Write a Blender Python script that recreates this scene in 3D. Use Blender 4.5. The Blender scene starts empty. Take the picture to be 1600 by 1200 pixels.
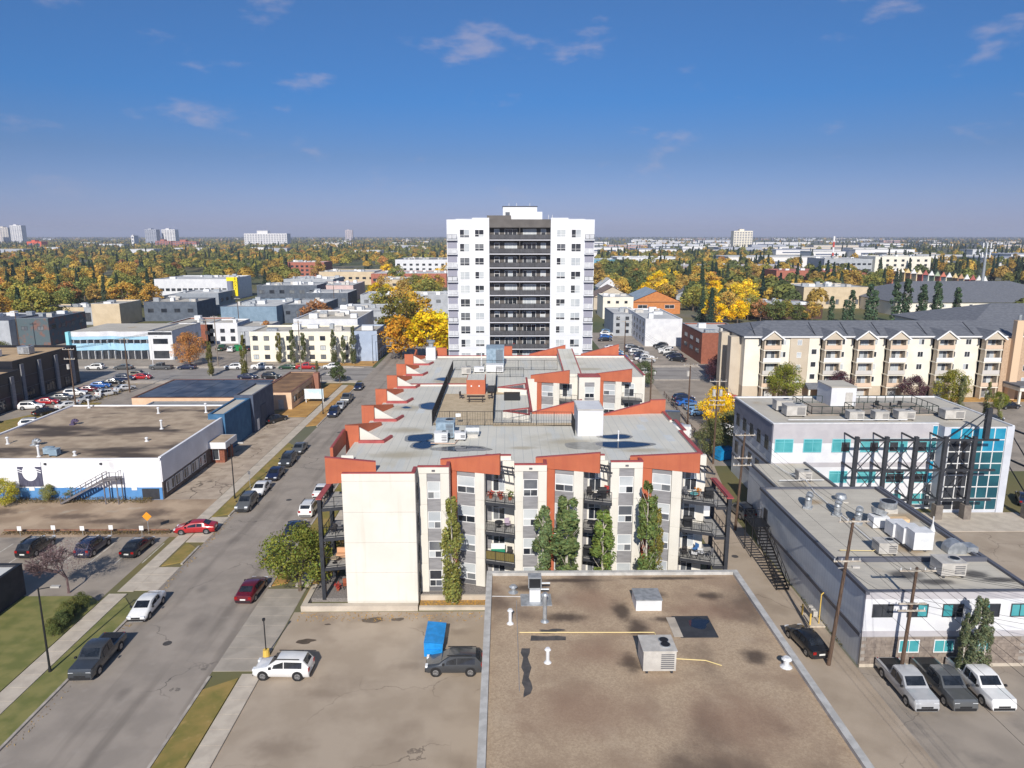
import bpy, math, random
import numpy as np
from mathutils import Vector, Matrix
random.seed(7); RNG = np.random.default_rng(11)
R = math.radians
scene = bpy.context.scene
col = scene.collection

# ------------------------------------------------------------------ camera
cd = bpy.data.cameras.new('camera'); cam = bpy.data.objects.new('camera', cd); col.objects.link(cam)
cam.location = (0, 0, 35); cam.rotation_euler = (R(90 - 11.703), 0, R(-0.6))
cd.sensor_width = 36; cd.lens = 36 * 1120 / 1600; cd.clip_end = 40000; cd.clip_start = 0.5
scene.camera = cam

# ------------------------------------------------------------------ sky, sun, exposure
SUN_EL, SUN_AZ = 32.0, 4.0          # shadows fall straight away from the camera
w = bpy.data.worlds.new('World'); scene.world = w; w.use_nodes = True
nt = w.node_tree; nt.nodes.clear(); L = nt.links.new
def wn(t, **k):
    n = nt.nodes.new(t)
    for a, b in k.items(): setattr(n, a, b)
    return n
out = wn('ShaderNodeOutputWorld'); bg = wn('ShaderNodeBackground'); L(bg.outputs[0], out.inputs[0])
sky = wn('ShaderNodeTexSky', sky_type='NISHITA', sun_disc=False)
sky.sun_elevation = R(SUN_EL); sky.sun_rotation = R(180 + SUN_AZ)
sky.altitude = 650; sky.air_density = 1.0; sky.dust_density = 0.4; sky.ozone_density = 2.5
bg.inputs[1].default_value = 0.14
# small fair-weather clouds: soft noise broken up by patches of a larger noise, on a flat cloud layer
tc = wn('ShaderNodeTexCoord'); sep = wn('ShaderNodeSeparateXYZ'); L(tc.outputs['Generated'], sep.inputs[0])
def wm(op, a, b=None, c=None):
    n = wn('ShaderNodeMath', operation=op)
    for i, q in enumerate((a, b, c)):
        if q is None: continue
        if isinstance(q, (int, float)): n.inputs[i].default_value = q
        else: L(q, n.inputs[i])
    return n.outputs[0]
X, Yy, Z = sep.outputs
el = wm('MAXIMUM', Z, 0.02)
cx = wm('ARCTAN2', X, Yy); cz = wm('MULTIPLY', el, 2.6)
cmb = wn('ShaderNodeCombineXYZ'); L(cx, cmb.inputs[0]); L(cz, cmb.inputs[1])
n1 = wn('ShaderNodeTexNoise'); n1.inputs['Scale'].default_value = 8; n1.inputs['Detail'].default_value = 7; n1.inputs['Roughness'].default_value = .55
mp = wn('ShaderNodeMapping'); mp.inputs['Location'].default_value = (CLX, CLY, 0) if 'CLX' in globals() else (3.1, 1.7, 0); L(cmb.outputs[0], mp.inputs[0]); L(mp.outputs[0], n1.inputs['Vector'])
mr = wn('ShaderNodeMapRange', interpolation_type='SMOOTHSTEP'); L(n1.outputs[0], mr.inputs[0])
mr.inputs[1].default_value = .57; mr.inputs[2].default_value = .74; mr.inputs[3].default_value = 0; mr.inputs[4].default_value = .50
fade = wn('ShaderNodeMapRange', interpolation_type='SMOOTHSTEP'); L(Z, fade.inputs[0]); fade.inputs[1].default_value = .03; fade.inputs[2].default_value = .09
cl = wm('MULTIPLY', mr.outputs[0], fade.outputs[0])
# autumn haze: the low sky turns a pale lavender all round the horizon
rmp = wn('ShaderNodeValToRGB'); L(el, rmp.inputs[0])
rmp.color_ramp.elements[0].color = (.21, .225, .44, 1); rmp.color_ramp.elements[1].color = (.46, .50, .52, 1)
for ps, cc in ((.05, (.205, .23, .39)), (.10, (.165, .22, .35)), (.17, (.12, .255, .425)), (.30, (.18, .31, .46)), (.55, (.34, .42, .48))): rmp.color_ramp.elements.new(ps).color = (*cc, 1)
tint = wn('ShaderNodeMix', data_type='RGBA', blend_type='MULTIPLY'); tint.inputs[0].default_value = 1
L(sky.outputs[0], tint.inputs[6]); L(rmp.outputs[0], tint.inputs[7])
cm = wn('ShaderNodeMix', data_type='RGBA'); L(cl, cm.inputs[0]); L(tint.outputs[2], cm.inputs[6]); cm.inputs[7].default_value = (2.5, 2.35, 2.95, 1)
L(cm.outputs[2], bg.inputs[0])

sd = bpy.data.lights.new('sun', 'SUN'); sun = bpy.data.objects.new('sun', sd); col.objects.link(sun)
sd.energy = 3.7; sd.angle = R(.53); sd.color = (1.0, .94, .85)
sun.rotation_euler = Vector((math.sin(R(SUN_AZ)) * math.cos(R(SUN_EL)), math.cos(R(SUN_AZ)) * math.cos(R(SUN_EL)), -math.sin(R(SUN_EL)))).to_track_quat('-Z', 'Y').to_euler()
sun.location = (0, -60, 90)
vs = scene.view_settings; vs.view_transform = 'Standard'; vs.look = 'None'; vs.exposure = 0.44; vs.gamma = 1
try: vs.use_curve_mapping = False
except Exception: pass
scene.cycles.use_denoising = True; scene.cycles.max_bounces = 6; scene.cycles.volume_bounces = 0
scene.cycles.diffuse_bounces = 3; scene.cycles.glossy_bounces = 3; scene.cycles.transmission_bounces = 4; scene.cycles.transparent_max_bounces = 8

# ------------------------------------------------------------------ materials
MATS = {}
def mat(name, c1, c2=None, sc=3.0, rough=.85, metal=0., bump=0., bsc=None, spec=.4, stretch=(1, 1, 1), lo=.4, hi=.6, detail=5, objcol=False, local=False):
    """procedural surface: two tones mixed by noise in metres, optional fine relief"""
    if name in MATS: return MATS[name]
    m = bpy.data.materials.new(name); m.use_nodes = True; t = m.node_tree; N = t.nodes; K = t.links.new
    b = N['Principled BSDF']; b.inputs['Roughness'].default_value = rough; b.inputs['Metallic'].default_value = metal
    b.inputs['Specular IOR Level'].default_value = spec
    if local: src = N.new('ShaderNodeTexCoord').outputs['Object']
    else: src = N.new('ShaderNodeNewGeometry').outputs['Position']
    mp = N.new('ShaderNodeMapping'); mp.inputs['Scale'].default_value = stretch; K(src, mp.inputs[0])
    if c2 is not None:
        nz = N.new('ShaderNodeTexNoise'); nz.inputs['Scale'].default_value = sc; nz.inputs['Detail'].default_value = detail; K(mp.outputs[0], nz.inputs['Vector'])
        r = N.new('ShaderNodeMapRange'); r.inputs[1].default_value = lo; r.inputs[2].default_value = hi; K(nz.outputs[0], r.inputs[0])
        mx = N.new('ShaderNodeMix'); mx.data_type = 'RGBA'; K(r.outputs[0], mx.inputs[0])
        mx.inputs[6].default_value = (*c1, 1); mx.inputs[7].default_value = (*c2, 1); c = mx.outputs[2]
    else:
        rg = N.new('ShaderNodeRGB'); rg.outputs[0].default_value = (*c1, 1); c = rg.outputs[0]
    if objcol:
        oi = N.new('ShaderNodeObjectInfo'); m2 = N.new('ShaderNodeMix'); m2.data_type = 'RGBA'; m2.blend_type = 'MULTIPLY'; m2.inputs[0].default_value = 1
        K(c, m2.inputs[6]); K(oi.outputs['Color'], m2.inputs[7]); c = m2.outputs[2]
    K(c, b.inputs['Base Color'])
    if bump:
        nb = N.new('ShaderNodeTexNoise'); nb.inputs['Scale'].default_value = bsc or sc * 6; nb.inputs['Detail'].default_value = 3; K(mp.outputs[0], nb.inputs['Vector'])
        bp = N.new('ShaderNodeBump'); bp.inputs['Strength'].default_value = bump; bp.inputs['Distance'].default_value = .03; K(nb.outputs[0], bp.inputs['Height']); K(bp.outputs[0], b.inputs['Normal'])
    MATS[name] = m; m['_c'] = 0
    return m
def nodes_of(m):
    t = m.node_tree; return t.nodes, t.links.new, t.nodes['Principled BSDF']
def overlay(m, colr, sc, lo, hi, stretch=(1, 1, 1), amount=1.0, detail=6, off=(0, 0, 0), seams=None):
    """another layer of stain or seam over a material's colour"""
    N, K, b = nodes_of(m); src = b.inputs['Base Color'].links[0].from_socket
    g = N.new('ShaderNodeNewGeometry'); mp = N.new('ShaderNodeMapping'); mp.inputs['Scale'].default_value = stretch; mp.inputs['Location'].default_value = off; K(g.outputs['Position'], mp.inputs[0])
    if seams is None:
        nz = N.new('ShaderNodeTexNoise'); nz.inputs['Scale'].default_value = sc; nz.inputs['Detail'].default_value = detail; K(mp.outputs[0], nz.inputs['Vector']); v = nz.outputs[0]
    else:                                   # straight seams every `seams` metres along x or y
        s = N.new('ShaderNodeSeparateXYZ'); K(mp.outputs[0], s.inputs[0])
        a = N.new('ShaderNodeMath'); a.operation = 'PINGPONG'; a.inputs[1].default_value = seams[1] / 2; K(s.outputs[seams[0]], a.inputs[0]); v = a.outputs[0]
    r = N.new('ShaderNodeMapRange'); r.interpolation_type = 'SMOOTHSTEP'; r.inputs[1].default_value = lo; r.inputs[2].default_value = hi; r.inputs[3].default_value = 0; r.inputs[4].default_value = amount
    if seams is not None: r.inputs[3].default_value = amount; r.inputs[4].default_value = 0
    K(v, r.inputs[0]); mx = N.new('ShaderNodeMix'); mx.data_type = 'RGBA'; K(r.outputs[0], mx.inputs[0]); K(src, mx.inputs[6]); mx.inputs[7].default_value = (*colr, 1); K(mx.outputs[2], b.inputs['Base Color'])
    return m
def cracks(m, colr, scale, width=.035, amount=.8, off=(0, 0, 0), stretch=(1, 1, 1)):
    """sealed cracks wandering over paving"""
    N, K, b = nodes_of(m); src = b.inputs['Base Color'].links[0].from_socket
    g = N.new('ShaderNodeNewGeometry'); mp = N.new('ShaderNodeMapping'); mp.inputs['Location'].default_value = off; mp.inputs['Scale'].default_value = stretch; K(g.outputs['Position'], mp.inputs[0])
    nz = N.new('ShaderNodeTexNoise'); nz.inputs['Scale'].default_value = .6; nz.inputs['Detail'].default_value = 4; K(mp.outputs[0], nz.inputs['Vector'])
    ad = N.new('ShaderNodeMix'); ad.data_type = 'RGBA'; ad.blend_type = 'LINEAR_LIGHT'; ad.inputs[0].default_value = .9; K(mp.outputs[0], ad.inputs[6]); K(nz.outputs['Color'], ad.inputs[7])
    vo = N.new('ShaderNodeTexVoronoi'); vo.feature = 'DISTANCE_TO_EDGE'; vo.inputs['Scale'].default_value = scale; K(ad.outputs[2], vo.inputs['Vector'])
    r = N.new('ShaderNodeMapRange'); r.inputs[1].default_value = 0; r.inputs[2].default_value = width * scale; r.inputs[3].default_value = amount; r.inputs[4].default_value = 0; K(vo.outputs['Distance'], r.inputs[0])
    n2 = N.new('ShaderNodeTexNoise'); n2.inputs['Scale'].default_value = .12; K(mp.outputs[0], n2.inputs['Vector'])
    r2 = N.new('ShaderNodeMapRange'); r2.inputs[1].default_value = .45; r2.inputs[2].default_value = .55; K(n2.outputs[0], r2.inputs[0])
    mu = N.new('ShaderNodeMath'); mu.operation = 'MULTIPLY'; K(r.outputs[0], mu.inputs[0]); K(r2.outputs[0], mu.inputs[1])
    mx = N.new('ShaderNodeMix'); mx.data_type = 'RGBA'; K(mu.outputs[0], mx.inputs[0]); K(src, mx.inputs[6]); mx.inputs[7].default_value = (*colr, 1); K(mx.outputs[2], b.inputs['Base Color'])
    return m

def spots(m, pts, colr, amount=.85, edge=.55, nz=.5, nsc=1.2):
    """soft dirt blotches with a place and a shape of their own: (x, y, rx, ry)"""
    N, K, b = nodes_of(m); src = b.inputs['Base Color'].links[0].from_socket; g = N.new('ShaderNodeNewGeometry')
    n = N.new('ShaderNodeTexNoise'); n.inputs['Scale'].default_value = nsc; n.inputs['Detail'].default_value = 6; K(g.outputs['Position'], n.inputs['Vector'])
    nn = N.new('ShaderNodeMath'); nn.operation = 'MULTIPLY_ADD'; nn.inputs[1].default_value = nz * 2; nn.inputs[2].default_value = -nz; K(n.outputs[0], nn.inputs[0]); acc = None
    for x, y, rx, ry in pts:
        mp = N.new('ShaderNodeVectorMath'); mp.operation = 'SUBTRACT'; mp.inputs[1].default_value = (x, y, 0); K(g.outputs['Position'], mp.inputs[0])
        sc = N.new('ShaderNodeVectorMath'); sc.operation = 'MULTIPLY'; sc.inputs[1].default_value = (1 / rx, 1 / ry, 0); K(mp.outputs[0], sc.inputs[0])
        ln = N.new('ShaderNodeVectorMath'); ln.operation = 'LENGTH'; K(sc.outputs[0], ln.inputs[0])
        ad = N.new('ShaderNodeMath'); ad.operation = 'ADD'; K(ln.outputs['Value'], ad.inputs[0]); K(nn.outputs[0], ad.inputs[1])
        if acc is None: acc = ad.outputs[0]
        else: mn = N.new('ShaderNodeMath'); mn.operation = 'MINIMUM'; K(acc, mn.inputs[0]); K(ad.outputs[0], mn.inputs[1]); acc = mn.outputs[0]
    r = N.new('ShaderNodeMapRange'); r.interpolation_type = 'SMOOTHSTEP'; r.inputs[1].default_value = 1 - edge; r.inputs[2].default_value = 1 + edge * .6; r.inputs[3].default_value = amount; r.inputs[4].default_value = 0; K(acc, r.inputs[0])
    mx = N.new('ShaderNodeMix'); mx.data_type = 'RGBA'; K(r.outputs[0], mx.inputs[0]); K(src, mx.inputs[6]); mx.inputs[7].default_value = (*colr, 1); K(mx.outputs[2], b.inputs['Base Color']); return m

# ------------------------------------------------------------------ mesh helpers
class MB:
    """collects boxes, bars, prisms and tubes and links them as ONE mesh object"""
    def __init__(s): s.v = []; s.f = []; s.mi = []; s.cm = 0
    def _add(s, vs, fs):
        o = len(s.v); s.v += [tuple(p) for p in vs]; s.f += [tuple(i + o for i in q) for q in fs]; s.mi += [s.cm] * len(fs); return s
    def box(s, x0, x1, y0, y1, z0, z1):
        return s._add([(x0, y0, z0), (x1, y0, z0), (x1, y1, z0), (x0, y1, z0), (x0, y0, z1), (x1, y0, z1), (x1, y1, z1), (x0, y1, z1)],
                      [(3, 2, 1, 0), (4, 5, 6, 7), (0, 1, 5, 4), (1, 2, 6, 5), (2, 3, 7, 6), (3, 0, 4, 7)])
    def quad(s, *p): return s._add(p, [tuple(range(len(p)))])
    def prism(s, poly, z0, z1, top=None):
        n = len(poly); z1s = top or [z1] * n
        a = sum(poly[i][0] * poly[(i + 1) % n][1] - poly[(i + 1) % n][0] * poly[i][1] for i in range(n))
        if a < 0: poly = poly[::-1]; z1s = z1s[::-1]
        vs = [(x, y, z0) for x, y in poly] + [(x, y, z) for (x, y), z in zip(poly, z1s)]
        return s._add(vs, [tuple(range(n - 1, -1, -1)), tuple(range(n, 2 * n))] + [(i, (i + 1) % n, n + (i + 1) % n, n + i) for i in range(n)])
    def slab(s, x0, y0, x1, y1, z0, z1, t, z1b=None, off=0., z0b=None):
        """upright slab along a plan line, thickness t to the left of the line (negative: right); z1b = top at the far end"""
        d = Vector((x1 - x0, y1 - y0)); n = Vector((-d.y, d.x)).normalized()
        a0 = Vector((x0, y0)) + n * off; a1 = Vector((x1, y1)) + n * off; b0 = a0 + n * t; b1 = a1 + n * t
        if t < 0: a0, a1, b0, b1 = b0, b1, a0, a1
        zb = z1 if z1b is None else z1b; z0b = z0 if z0b is None else z0b
        return s._add([(*a0, z0), (*a1, z0b), (*b1, z0b), (*b0, z0), (*a0, z1), (*a1, zb), (*b1, zb), (*b0, z1)],
                      [(3, 2, 1, 0), (4, 5, 6, 7), (0, 1, 5, 4), (1, 2, 6, 5), (2, 3, 7, 6), (3, 0, 4, 7)])
    def beam(s, p0, p1, w, h=None):
        h = h or w; p0 = Vector(p0); p1 = Vector(p1); d = (p1 - p0).normalized()
        u = d.cross(Vector((0, 0, 1)));
        if u.length < 1e-3: u = Vector((1, 0, 0))
        u.normalize(); q = u.cross(d).normalized(); u = u * w / 2; q = q * h / 2
        return s._add([p0 - u - q, p0 + u - q, p0 + u + q, p0 - u + q, p1 - u - q, p1 + u - q, p1 + u + q, p1 - u + q],
                      [(0, 1, 2, 3), (7, 6, 5, 4), (4, 5, 1, 0), (5, 6, 2, 1), (6, 7, 3, 2), (7, 4, 0, 3)])
    def cyl(s, p0, p1, r0, r1=None, n=8):
        r1 = r0 if r1 is None else r1; p0 = Vector(p0); p1 = Vector(p1); d = (p1 - p0).normalized()
        u = d.cross(Vector((0, 0, 1)))
        if u.length < 1e-3: u = Vector((1, 0, 0))
        u.normalize(); q = d.cross(u)
        vs = []
        for p, r in ((p0, r0), (p1, r1)):
            for i in range(n):
                a = 2 * math.pi * i / n; vs.append(p + u * (r * math.cos(a)) + q * (r * math.sin(a)))
        return s._add(vs, [(i, (i + 1) % n, n + (i + 1) % n, n + i) for i in range(n)] + [tuple(range(n - 1, -1, -1)), tuple(range(n, 2 * n))])
    def tube(s, pts, r, n=5):
        for a, b in zip(pts, pts[1:]): s.cyl(a, b, r, n=n)
        return s
    def mesh(s, name, mats):
        me = bpy.data.meshes.new(name); me.from_pydata(s.v, [], s.f)
        for m in (mats if isinstance(mats, (list, tuple)) else [mats]): me.materials.append(m)
        if isinstance(mats, (list, tuple)) and len(mats) > 1: me.polygons.foreach_set('material_index', s.mi)
        me.update(); return me
    def build(s, name, mats, parent=None, kind=None, smooth=False, label=None):
        me = s.mesh(name, mats)
        if smooth: me.polygons.foreach_set('use_smooth', [True] * len(me.polygons))
        return place(name, me, parent, kind=kind, label=label)
def worldloc(o):
    v = Vector((0, 0, 0))
    while o is not None: v = v + o.location; o = o.parent
    return v
def place(name, me, parent=None, p=(0, 0, 0), rz=0., kind=None, local=False, label=None, color=None):
    """link a mesh; p is in world metres unless local"""
    o = bpy.data.objects.new(name, me); col.objects.link(o)
    if parent is not None:
        o.parent = parent; o.location = Vector(p) if local else Vector(p) - worldloc(parent)
    else: o.location = p
    if rz: o.rotation_euler = (0, 0, rz)
    if kind: o['kind'] = kind
    if label: o['label'] = label
    if color: o.color = (*color, 1)
    return o
def tag(o, label, cat, group=None):
    o['label'] = label; o['category'] = cat
    if group: o['group'] = group
    return o
def thing(name, label, cat, loc=(0, 0, 0), group=None, rz=0.):
    o = bpy.data.objects.new(name, None); o.empty_display_size = .3; col.objects.link(o); o.location = loc
    if rz: o.rotation_euler = (0, 0, rz)
    return tag(o, label, cat, group)
def dup(root, loc, rz=0., label=None, group=None, sc=None, color=None, cat=None):
    def cp(o, par):
        c = o.copy(); col.objects.link(c); c.parent = par
        if color is not None and o.type == 'MESH' and tuple(o.color)[:3] != (1, 1, 1): c.color = (*color, 1)
        for ch in KIDS.setdefault(o.name, list(o.children)): cp(ch, c)
        return c
    r = cp(root, None); r.location = loc; r.rotation_euler = (0, 0, rz)
    if sc is not None: r.scale = sc if isinstance(sc, (tuple, list)) else (sc, sc, sc)
    if label: r['label'] = label
    if group: r['group'] = group
    if cat: r['category'] = cat
    return r
KIDS = {}
# ------------------------------------------------------------------ palette
def S(r, g, b, k=1.0):
    f = lambda c: ((c / 255 + .055) / 1.055) ** 2.4 if c > 10 else c / 255 / 12.92
    return (f(r) * k, f(g) * k, f(b) * k)
asphalt = mat('asphalt', S(147, 138, 129), S(160, 150, 140), sc=.35, bump=.25, bsc=30, rough=.9)
overlay(asphalt, S(124, 116, 108), .15, .5, .72, stretch=(3.5, .25, 1), amount=.8)       # worn wheel tracks along the street
overlay(asphalt, S(168, 160, 152), .9, .55, .8, amount=.4)
cracks(asphalt, S(70, 66, 64), .07, .05, .8)
asphalt_x = mat('asphalt_cross', S(146, 141, 137), S(158, 153, 148), sc=.3, bump=.2, bsc=30); overlay(asphalt_x, S(112, 108, 105), .15, .5, .7, stretch=(.3, 3, 1), amount=.6)
lot = mat('lot_asphalt', S(164, 149, 132), S(176, 161, 144), sc=.3, bump=.25, bsc=26); overlay(lot, S(140, 125, 110), .22, .52, .75, amount=.6); overlay(lot, S(172, 158, 140), .8, .58, .8, amount=.4); cracks(lot, S(84, 74, 66), .09, .05, .7)
lot_grey = mat('lot_grey', S(150, 140, 129), S(164, 153, 141), sc=.25, bump=.2, bsc=26); overlay(lot_grey, S(108, 103, 99), .3, .52, .75, amount=.6); cracks(lot_grey, S(80, 76, 73), .08, .05, .6)
dirt = mat('dirt', S(184, 162, 138), S(156, 134, 112), sc=.22, bump=.4, bsc=8); overlay(dirt, S(112, 96, 82), .16, .54, .68, amount=.85, stretch=(.5, 1, 1)); overlay(dirt, S(182, 172, 156), .3, .58, .75, amount=.7, off=(9, 3, 0))
apron = mat('apron', S(186, 170, 152), S(168, 152, 136), sc=.5, bump=.2, bsc=14); cracks(apron, S(62, 54, 48), .22, .1, .95); overlay(apron, S(130, 112, 92), .25, .55, .75, amount=.6)
concrete = mat('concrete', S(198, 187, 172), S(184, 173, 159), sc=.8, bump=.15, bsc=20); overlay(concrete, S(140, 132, 124), .5, .58, .8, amount=.6)
concrete_dk = mat('concrete_dark', S(170, 161, 150), S(156, 148, 138), sc=.7, bump=.15, bsc=20)  # darker concrete for slab beds and the street apron
kerbm = mat('kerb_concrete', S(184, 176, 166), S(158, 150, 142), sc=1.2, bump=.1)
grass = mat('grass_turf', S(122, 116, 58), S(158, 134, 78), sc=.5, bump=.6, bsc=22, lo=.35, hi=.65); overlay(grass, S(176, 150, 96), 1.3, .55, .75, amount=.6)
grass_g = mat('grass_green', S(110, 114, 62), S(134, 130, 78), sc=.6, bump=.6, bsc=22)
lawn_tan = mat('lawn_tan', S(188, 146, 84), S(168, 128, 72), sc=.5, bump=.6, bsc=20)
gravelbed = mat('gravel_bed', S(150, 144, 140), S(112, 106, 104), sc=7, bump=.8, bsc=14, lo=.3, hi=.7)
groundm = mat('ground_far', S(120, 110, 72), S(88, 96, 60), sc=.02, bump=0, detail=8); overlay(groundm, S(120, 118, 112), .012, .5, .62, amount=.7, off=(50, 9, 0)); overlay(groundm, S(74, 84, 56), .006, .45, .6, amount=.7, off=(5, 9, 0))
white = mat('white_stucco', S(221, 217, 208), S(215, 211, 202), sc=.5, bump=.08, bsc=40, rough=.9)
white_c = mat('white_paint', S(218, 219, 222), S(208, 209, 214), sc=.6, rough=.75, bump=.05, bsc=20)
tower_w = mat('tower_white', S(222, 224, 228), S(214, 216, 222), sc=.4, rough=.8)
overlay(white, S(198, 190, 174), .9, .52, .8, stretch=(2.5, 2.5, .22), amount=.45); overlay(tower_w, S(196, 198, 206), .1, .02, .05, amount=.7, seams=(2, 2.83), off=(0, 0, -.25)); overlay(tower_w, S(206, 207, 212), .5, .55, .8, stretch=(2, 2, .2), amount=.4); overlay(white_c, S(196, 196, 200), .7, .56, .82, stretch=(2.5, 2.5, .25), amount=.4)
orange = mat('terracotta_panel', S(186, 104, 74), S(178, 98, 70), sc=.6, rough=.75)
overlay(orange, S(168, 86, 66), .8, .5, .8, stretch=(2, 2, .3), amount=.5); overlay(orange, S(160, 82, 64), .1, .006, .016, amount=.55, seams=(0, 1.22))
coping = mat('maroon_coping', S(168, 84, 82), S(156, 74, 74), sc=1, rough=.6)
grey_p = mat('grey_panel', S(146, 145, 148), S(132, 131, 134), sc=.8, rough=.7, stretch=(1, 1, 6))
grey_d = mat('grey_panel_dark', S(104, 104, 108), S(96, 96, 100), sc=.8, rough=.7)
side_g = mat('shaded_side', S(150, 148, 146), S(140, 138, 137), sc=.8)
steel = mat('dark_steel', S(62, 64, 70), S(54, 56, 62), sc=2, rough=.55, metal=.2)
black = mat('black_metal', S(34, 35, 38), None, rough=.5)
roofm = mat('roof_membrane', S(212, 209, 199), S(203, 201, 192), sc=.25, rough=.8, bump=.06, bsc=8)
overlay(roofm, S(170, 172, 170), .1, .014, .04, amount=.7, seams=(0, .95)); overlay(roofm, S(182, 176, 158), .12, .6, .75, amount=.6)
overlay(roofm, S(198, 202, 202), .2, .58, .66, stretch=(3, .4, 1), amount=.5)
roof2 = mat('roof_grey', S(196, 190, 178), S(184, 178, 167), sc=.3, rough=.85, bump=.06, bsc=10); overlay(roof2, S(150, 146, 140), .1, .01, .03, amount=.5, seams=(1, 1.0)); overlay(roof2, S(168, 146, 112), .12, .6, .72, amount=.7); overlay(roof2, S(120, 116, 112), .16, .66, .74, amount=.7, off=(31, 4, 0))
gravel_roof = mat('gravel_roof', S(186, 165, 140), S(166, 145, 122), sc=7, rough=.95, bump=.5, bsc=16, lo=.35, hi=.65)
overlay(gravel_roof, S(150, 128, 108), .35, .45, .7, amount=.7); overlay(gravel_roof, S(104, 88, 76), .11, .55, .70, amount=.9, stretch=(1, .8, 1)); overlay(gravel_roof, S(70, 60, 54), .2, .66, .76, amount=.85, off=(3, 17, 0)); overlay(gravel_roof, S(190, 172, 150), .3, .56, .75, amount=.5, off=(8, 2, 0)); overlay(gravel_roof, S(112, 94, 80), 14, .6, .72, amount=.6)
gravel_roof2 = mat('gravel_roof_streaked', S(184, 165, 142), S(164, 145, 124), sc=.5, rough=.95, bump=.4, bsc=14); overlay(gravel_roof2, S(74, 64, 58), .09, .49, .64, amount=.95, stretch=(.8, 2.2, 1), off=(3, 11, 0)); overlay(gravel_roof2, S(130, 112, 96), .3, .55, .72, stretch=(.4, 2, 1), amount=.6)
tan_deck = mat('deck_paver', S(196, 178, 150), S(184, 166, 138), sc=1.2, bump=.1); overlay(tan_deck, S(160, 142, 118), .1, .01, .03, amount=.5, seams=(1, .6))
water = mat('puddle_water', (.016, .026, .05), None, rough=.03, spec=.5)
wetroof = mat('damp_roof', S(150, 148, 140), S(136, 134, 126), sc=2, rough=.35)
glass = mat('glass_dark', (.02, .025, .035), (.05, .055, .065), sc=.35, rough=.06, spec=.6)
glass_b = mat('glass_blind', S(196, 200, 202), S(172, 178, 184), sc=.3, rough=.15, spec=.5)
glass_m = mat('glass_mid', (.10, .11, .13), (.2, .21, .22), sc=.4, rough=.08, spec=.6)
glass_t = mat('glass_teal', S(66, 150, 158), S(88, 168, 174), sc=.5, rough=.1, spec=.6)
glass_bl = mat('glass_blue', S(28, 130, 168), S(50, 150, 180), sc=.5, rough=.1, spec=.6)
frame_w = mat('frame_white', S(230, 230, 230), None, rough=.5)
frame_d = mat('frame_dark', S(64, 66, 70), None, rough=.5)
galv = mat('galvanised', S(186, 190, 194), S(160, 165, 170), sc=2.5, rough=.45, metal=.5)
hvac = mat('hvac_beige', S(196, 192, 186), S(180, 176, 170), sc=1.5, rough=.6)
hvac_w = mat('hvac_white', S(226, 226, 228), S(210, 212, 214), sc=1.5, rough=.6)
wood_pole = mat('pole_wood', S(104, 84, 70), S(80, 64, 54), sc=3, rough=.9, bump=.3, bsc=20, stretch=(4, 4, .6))
yellow = mat('yellow_paint', S(222, 186, 90), None, rough=.6)
wirem = mat('cable_black', (.012, .012, .013), None, rough=.6)
spots(gravel_roof, [(4.8, 52.6, 1.7, .8), (9.5, 53.6, .8, 1.7), (10.4, 50.9, .9, 1.4), (9.0, 46.4, .8, 1.3), (17.4, 56.0, 1.1, .7), (13.0, 52.2, 1.4, .5), (12.6, 56.2, 1.2, .6), (18.2, 47.0, 1.0, 1.0), (2.0, 57.6, 1.6, .7), (5.5, 58.9, 3.5, .35), (14.5, 59.2, 4, .3)], S(78, 66, 58), .9, .7, .55)
spots(gravel_roof, [(6.6, 47.6, 2.6, 1.6), (16.4, 53.6, 3.2, 1.6), (7.2, 55.6, 2.6, 1.6), (5, 41, 4, 2.5), (15, 40, 4, 3)], S(140, 112, 94), .6, .9, .6, .6)
spots(roofm, [(-11.4, 80.4, 2.6, 1.2), (-11.0, 70.8, 2.8, 1.2), (-12.6, 91.4, 2.8, 1.6), (7.2, 75.6, 2.6, 1.2), (1.8, 73.2, 1.5, .6), (14.6, 72.2, 2.6, .8), (-9.6, 108.8, 2, 1.6), (14, 119, 3, 1.2)], S(170, 160, 138), .75, .8, .5)
spots(roof2, [(34.2, 56.3, 1.5, .9), (36.0, 55.0, 1.8, .55), (40.2, 56.3, 1.3, .8), (41.6, 55.3, 1.7, .5), (44.6, 71, .8, .5)], S(74, 72, 72), .88, .6, .45)
spots(roof2, [(38.6, 67.6, 2.6, 2.2), (41, 69, 1.5, 1.4), (37.4, 62, 1.8, 2.2), (33.4, 73.4, 1.2, .8)], S(160, 132, 92), .7, .8, .5)
spots(lot, [(-12.3, 61.0, 2.0, .7), (-6.4, 60.0, 1.2, 1.5), (-8, 53.6, 1.6, .6), (-14, 50, 2, .8), (-4.2, 58.8, 1.2, .6), (-16, 44, 2, 1.2)], S(124, 109, 95), .45, .8, .5)
spots(dirt, [(-66, 88, 3.2, 1.6), (-55, 86.5, 3.6, 1.0), (-45.5, 87.4, 2.6, 1.6), (-50, 84.8, 3, .8), (-70, 84, 3, 1), (-42.5, 84.6, 2.2, 1)], S(98, 82, 70), .85, .7, .55)
spots(asphalt, [(-28.4, 60.4, .9, 1.6), (-30.6, 67, .5, .9), (-27.6, 86, .5, 2.2), (-31.8, 79, .6, 1.2), (-26.2, 104, .5, 3), (-32.8, 120, .6, 3), (-29.8, 50, .5, 1)], S(104, 97, 91), .45, .8, .5)
LAB = {}
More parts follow.
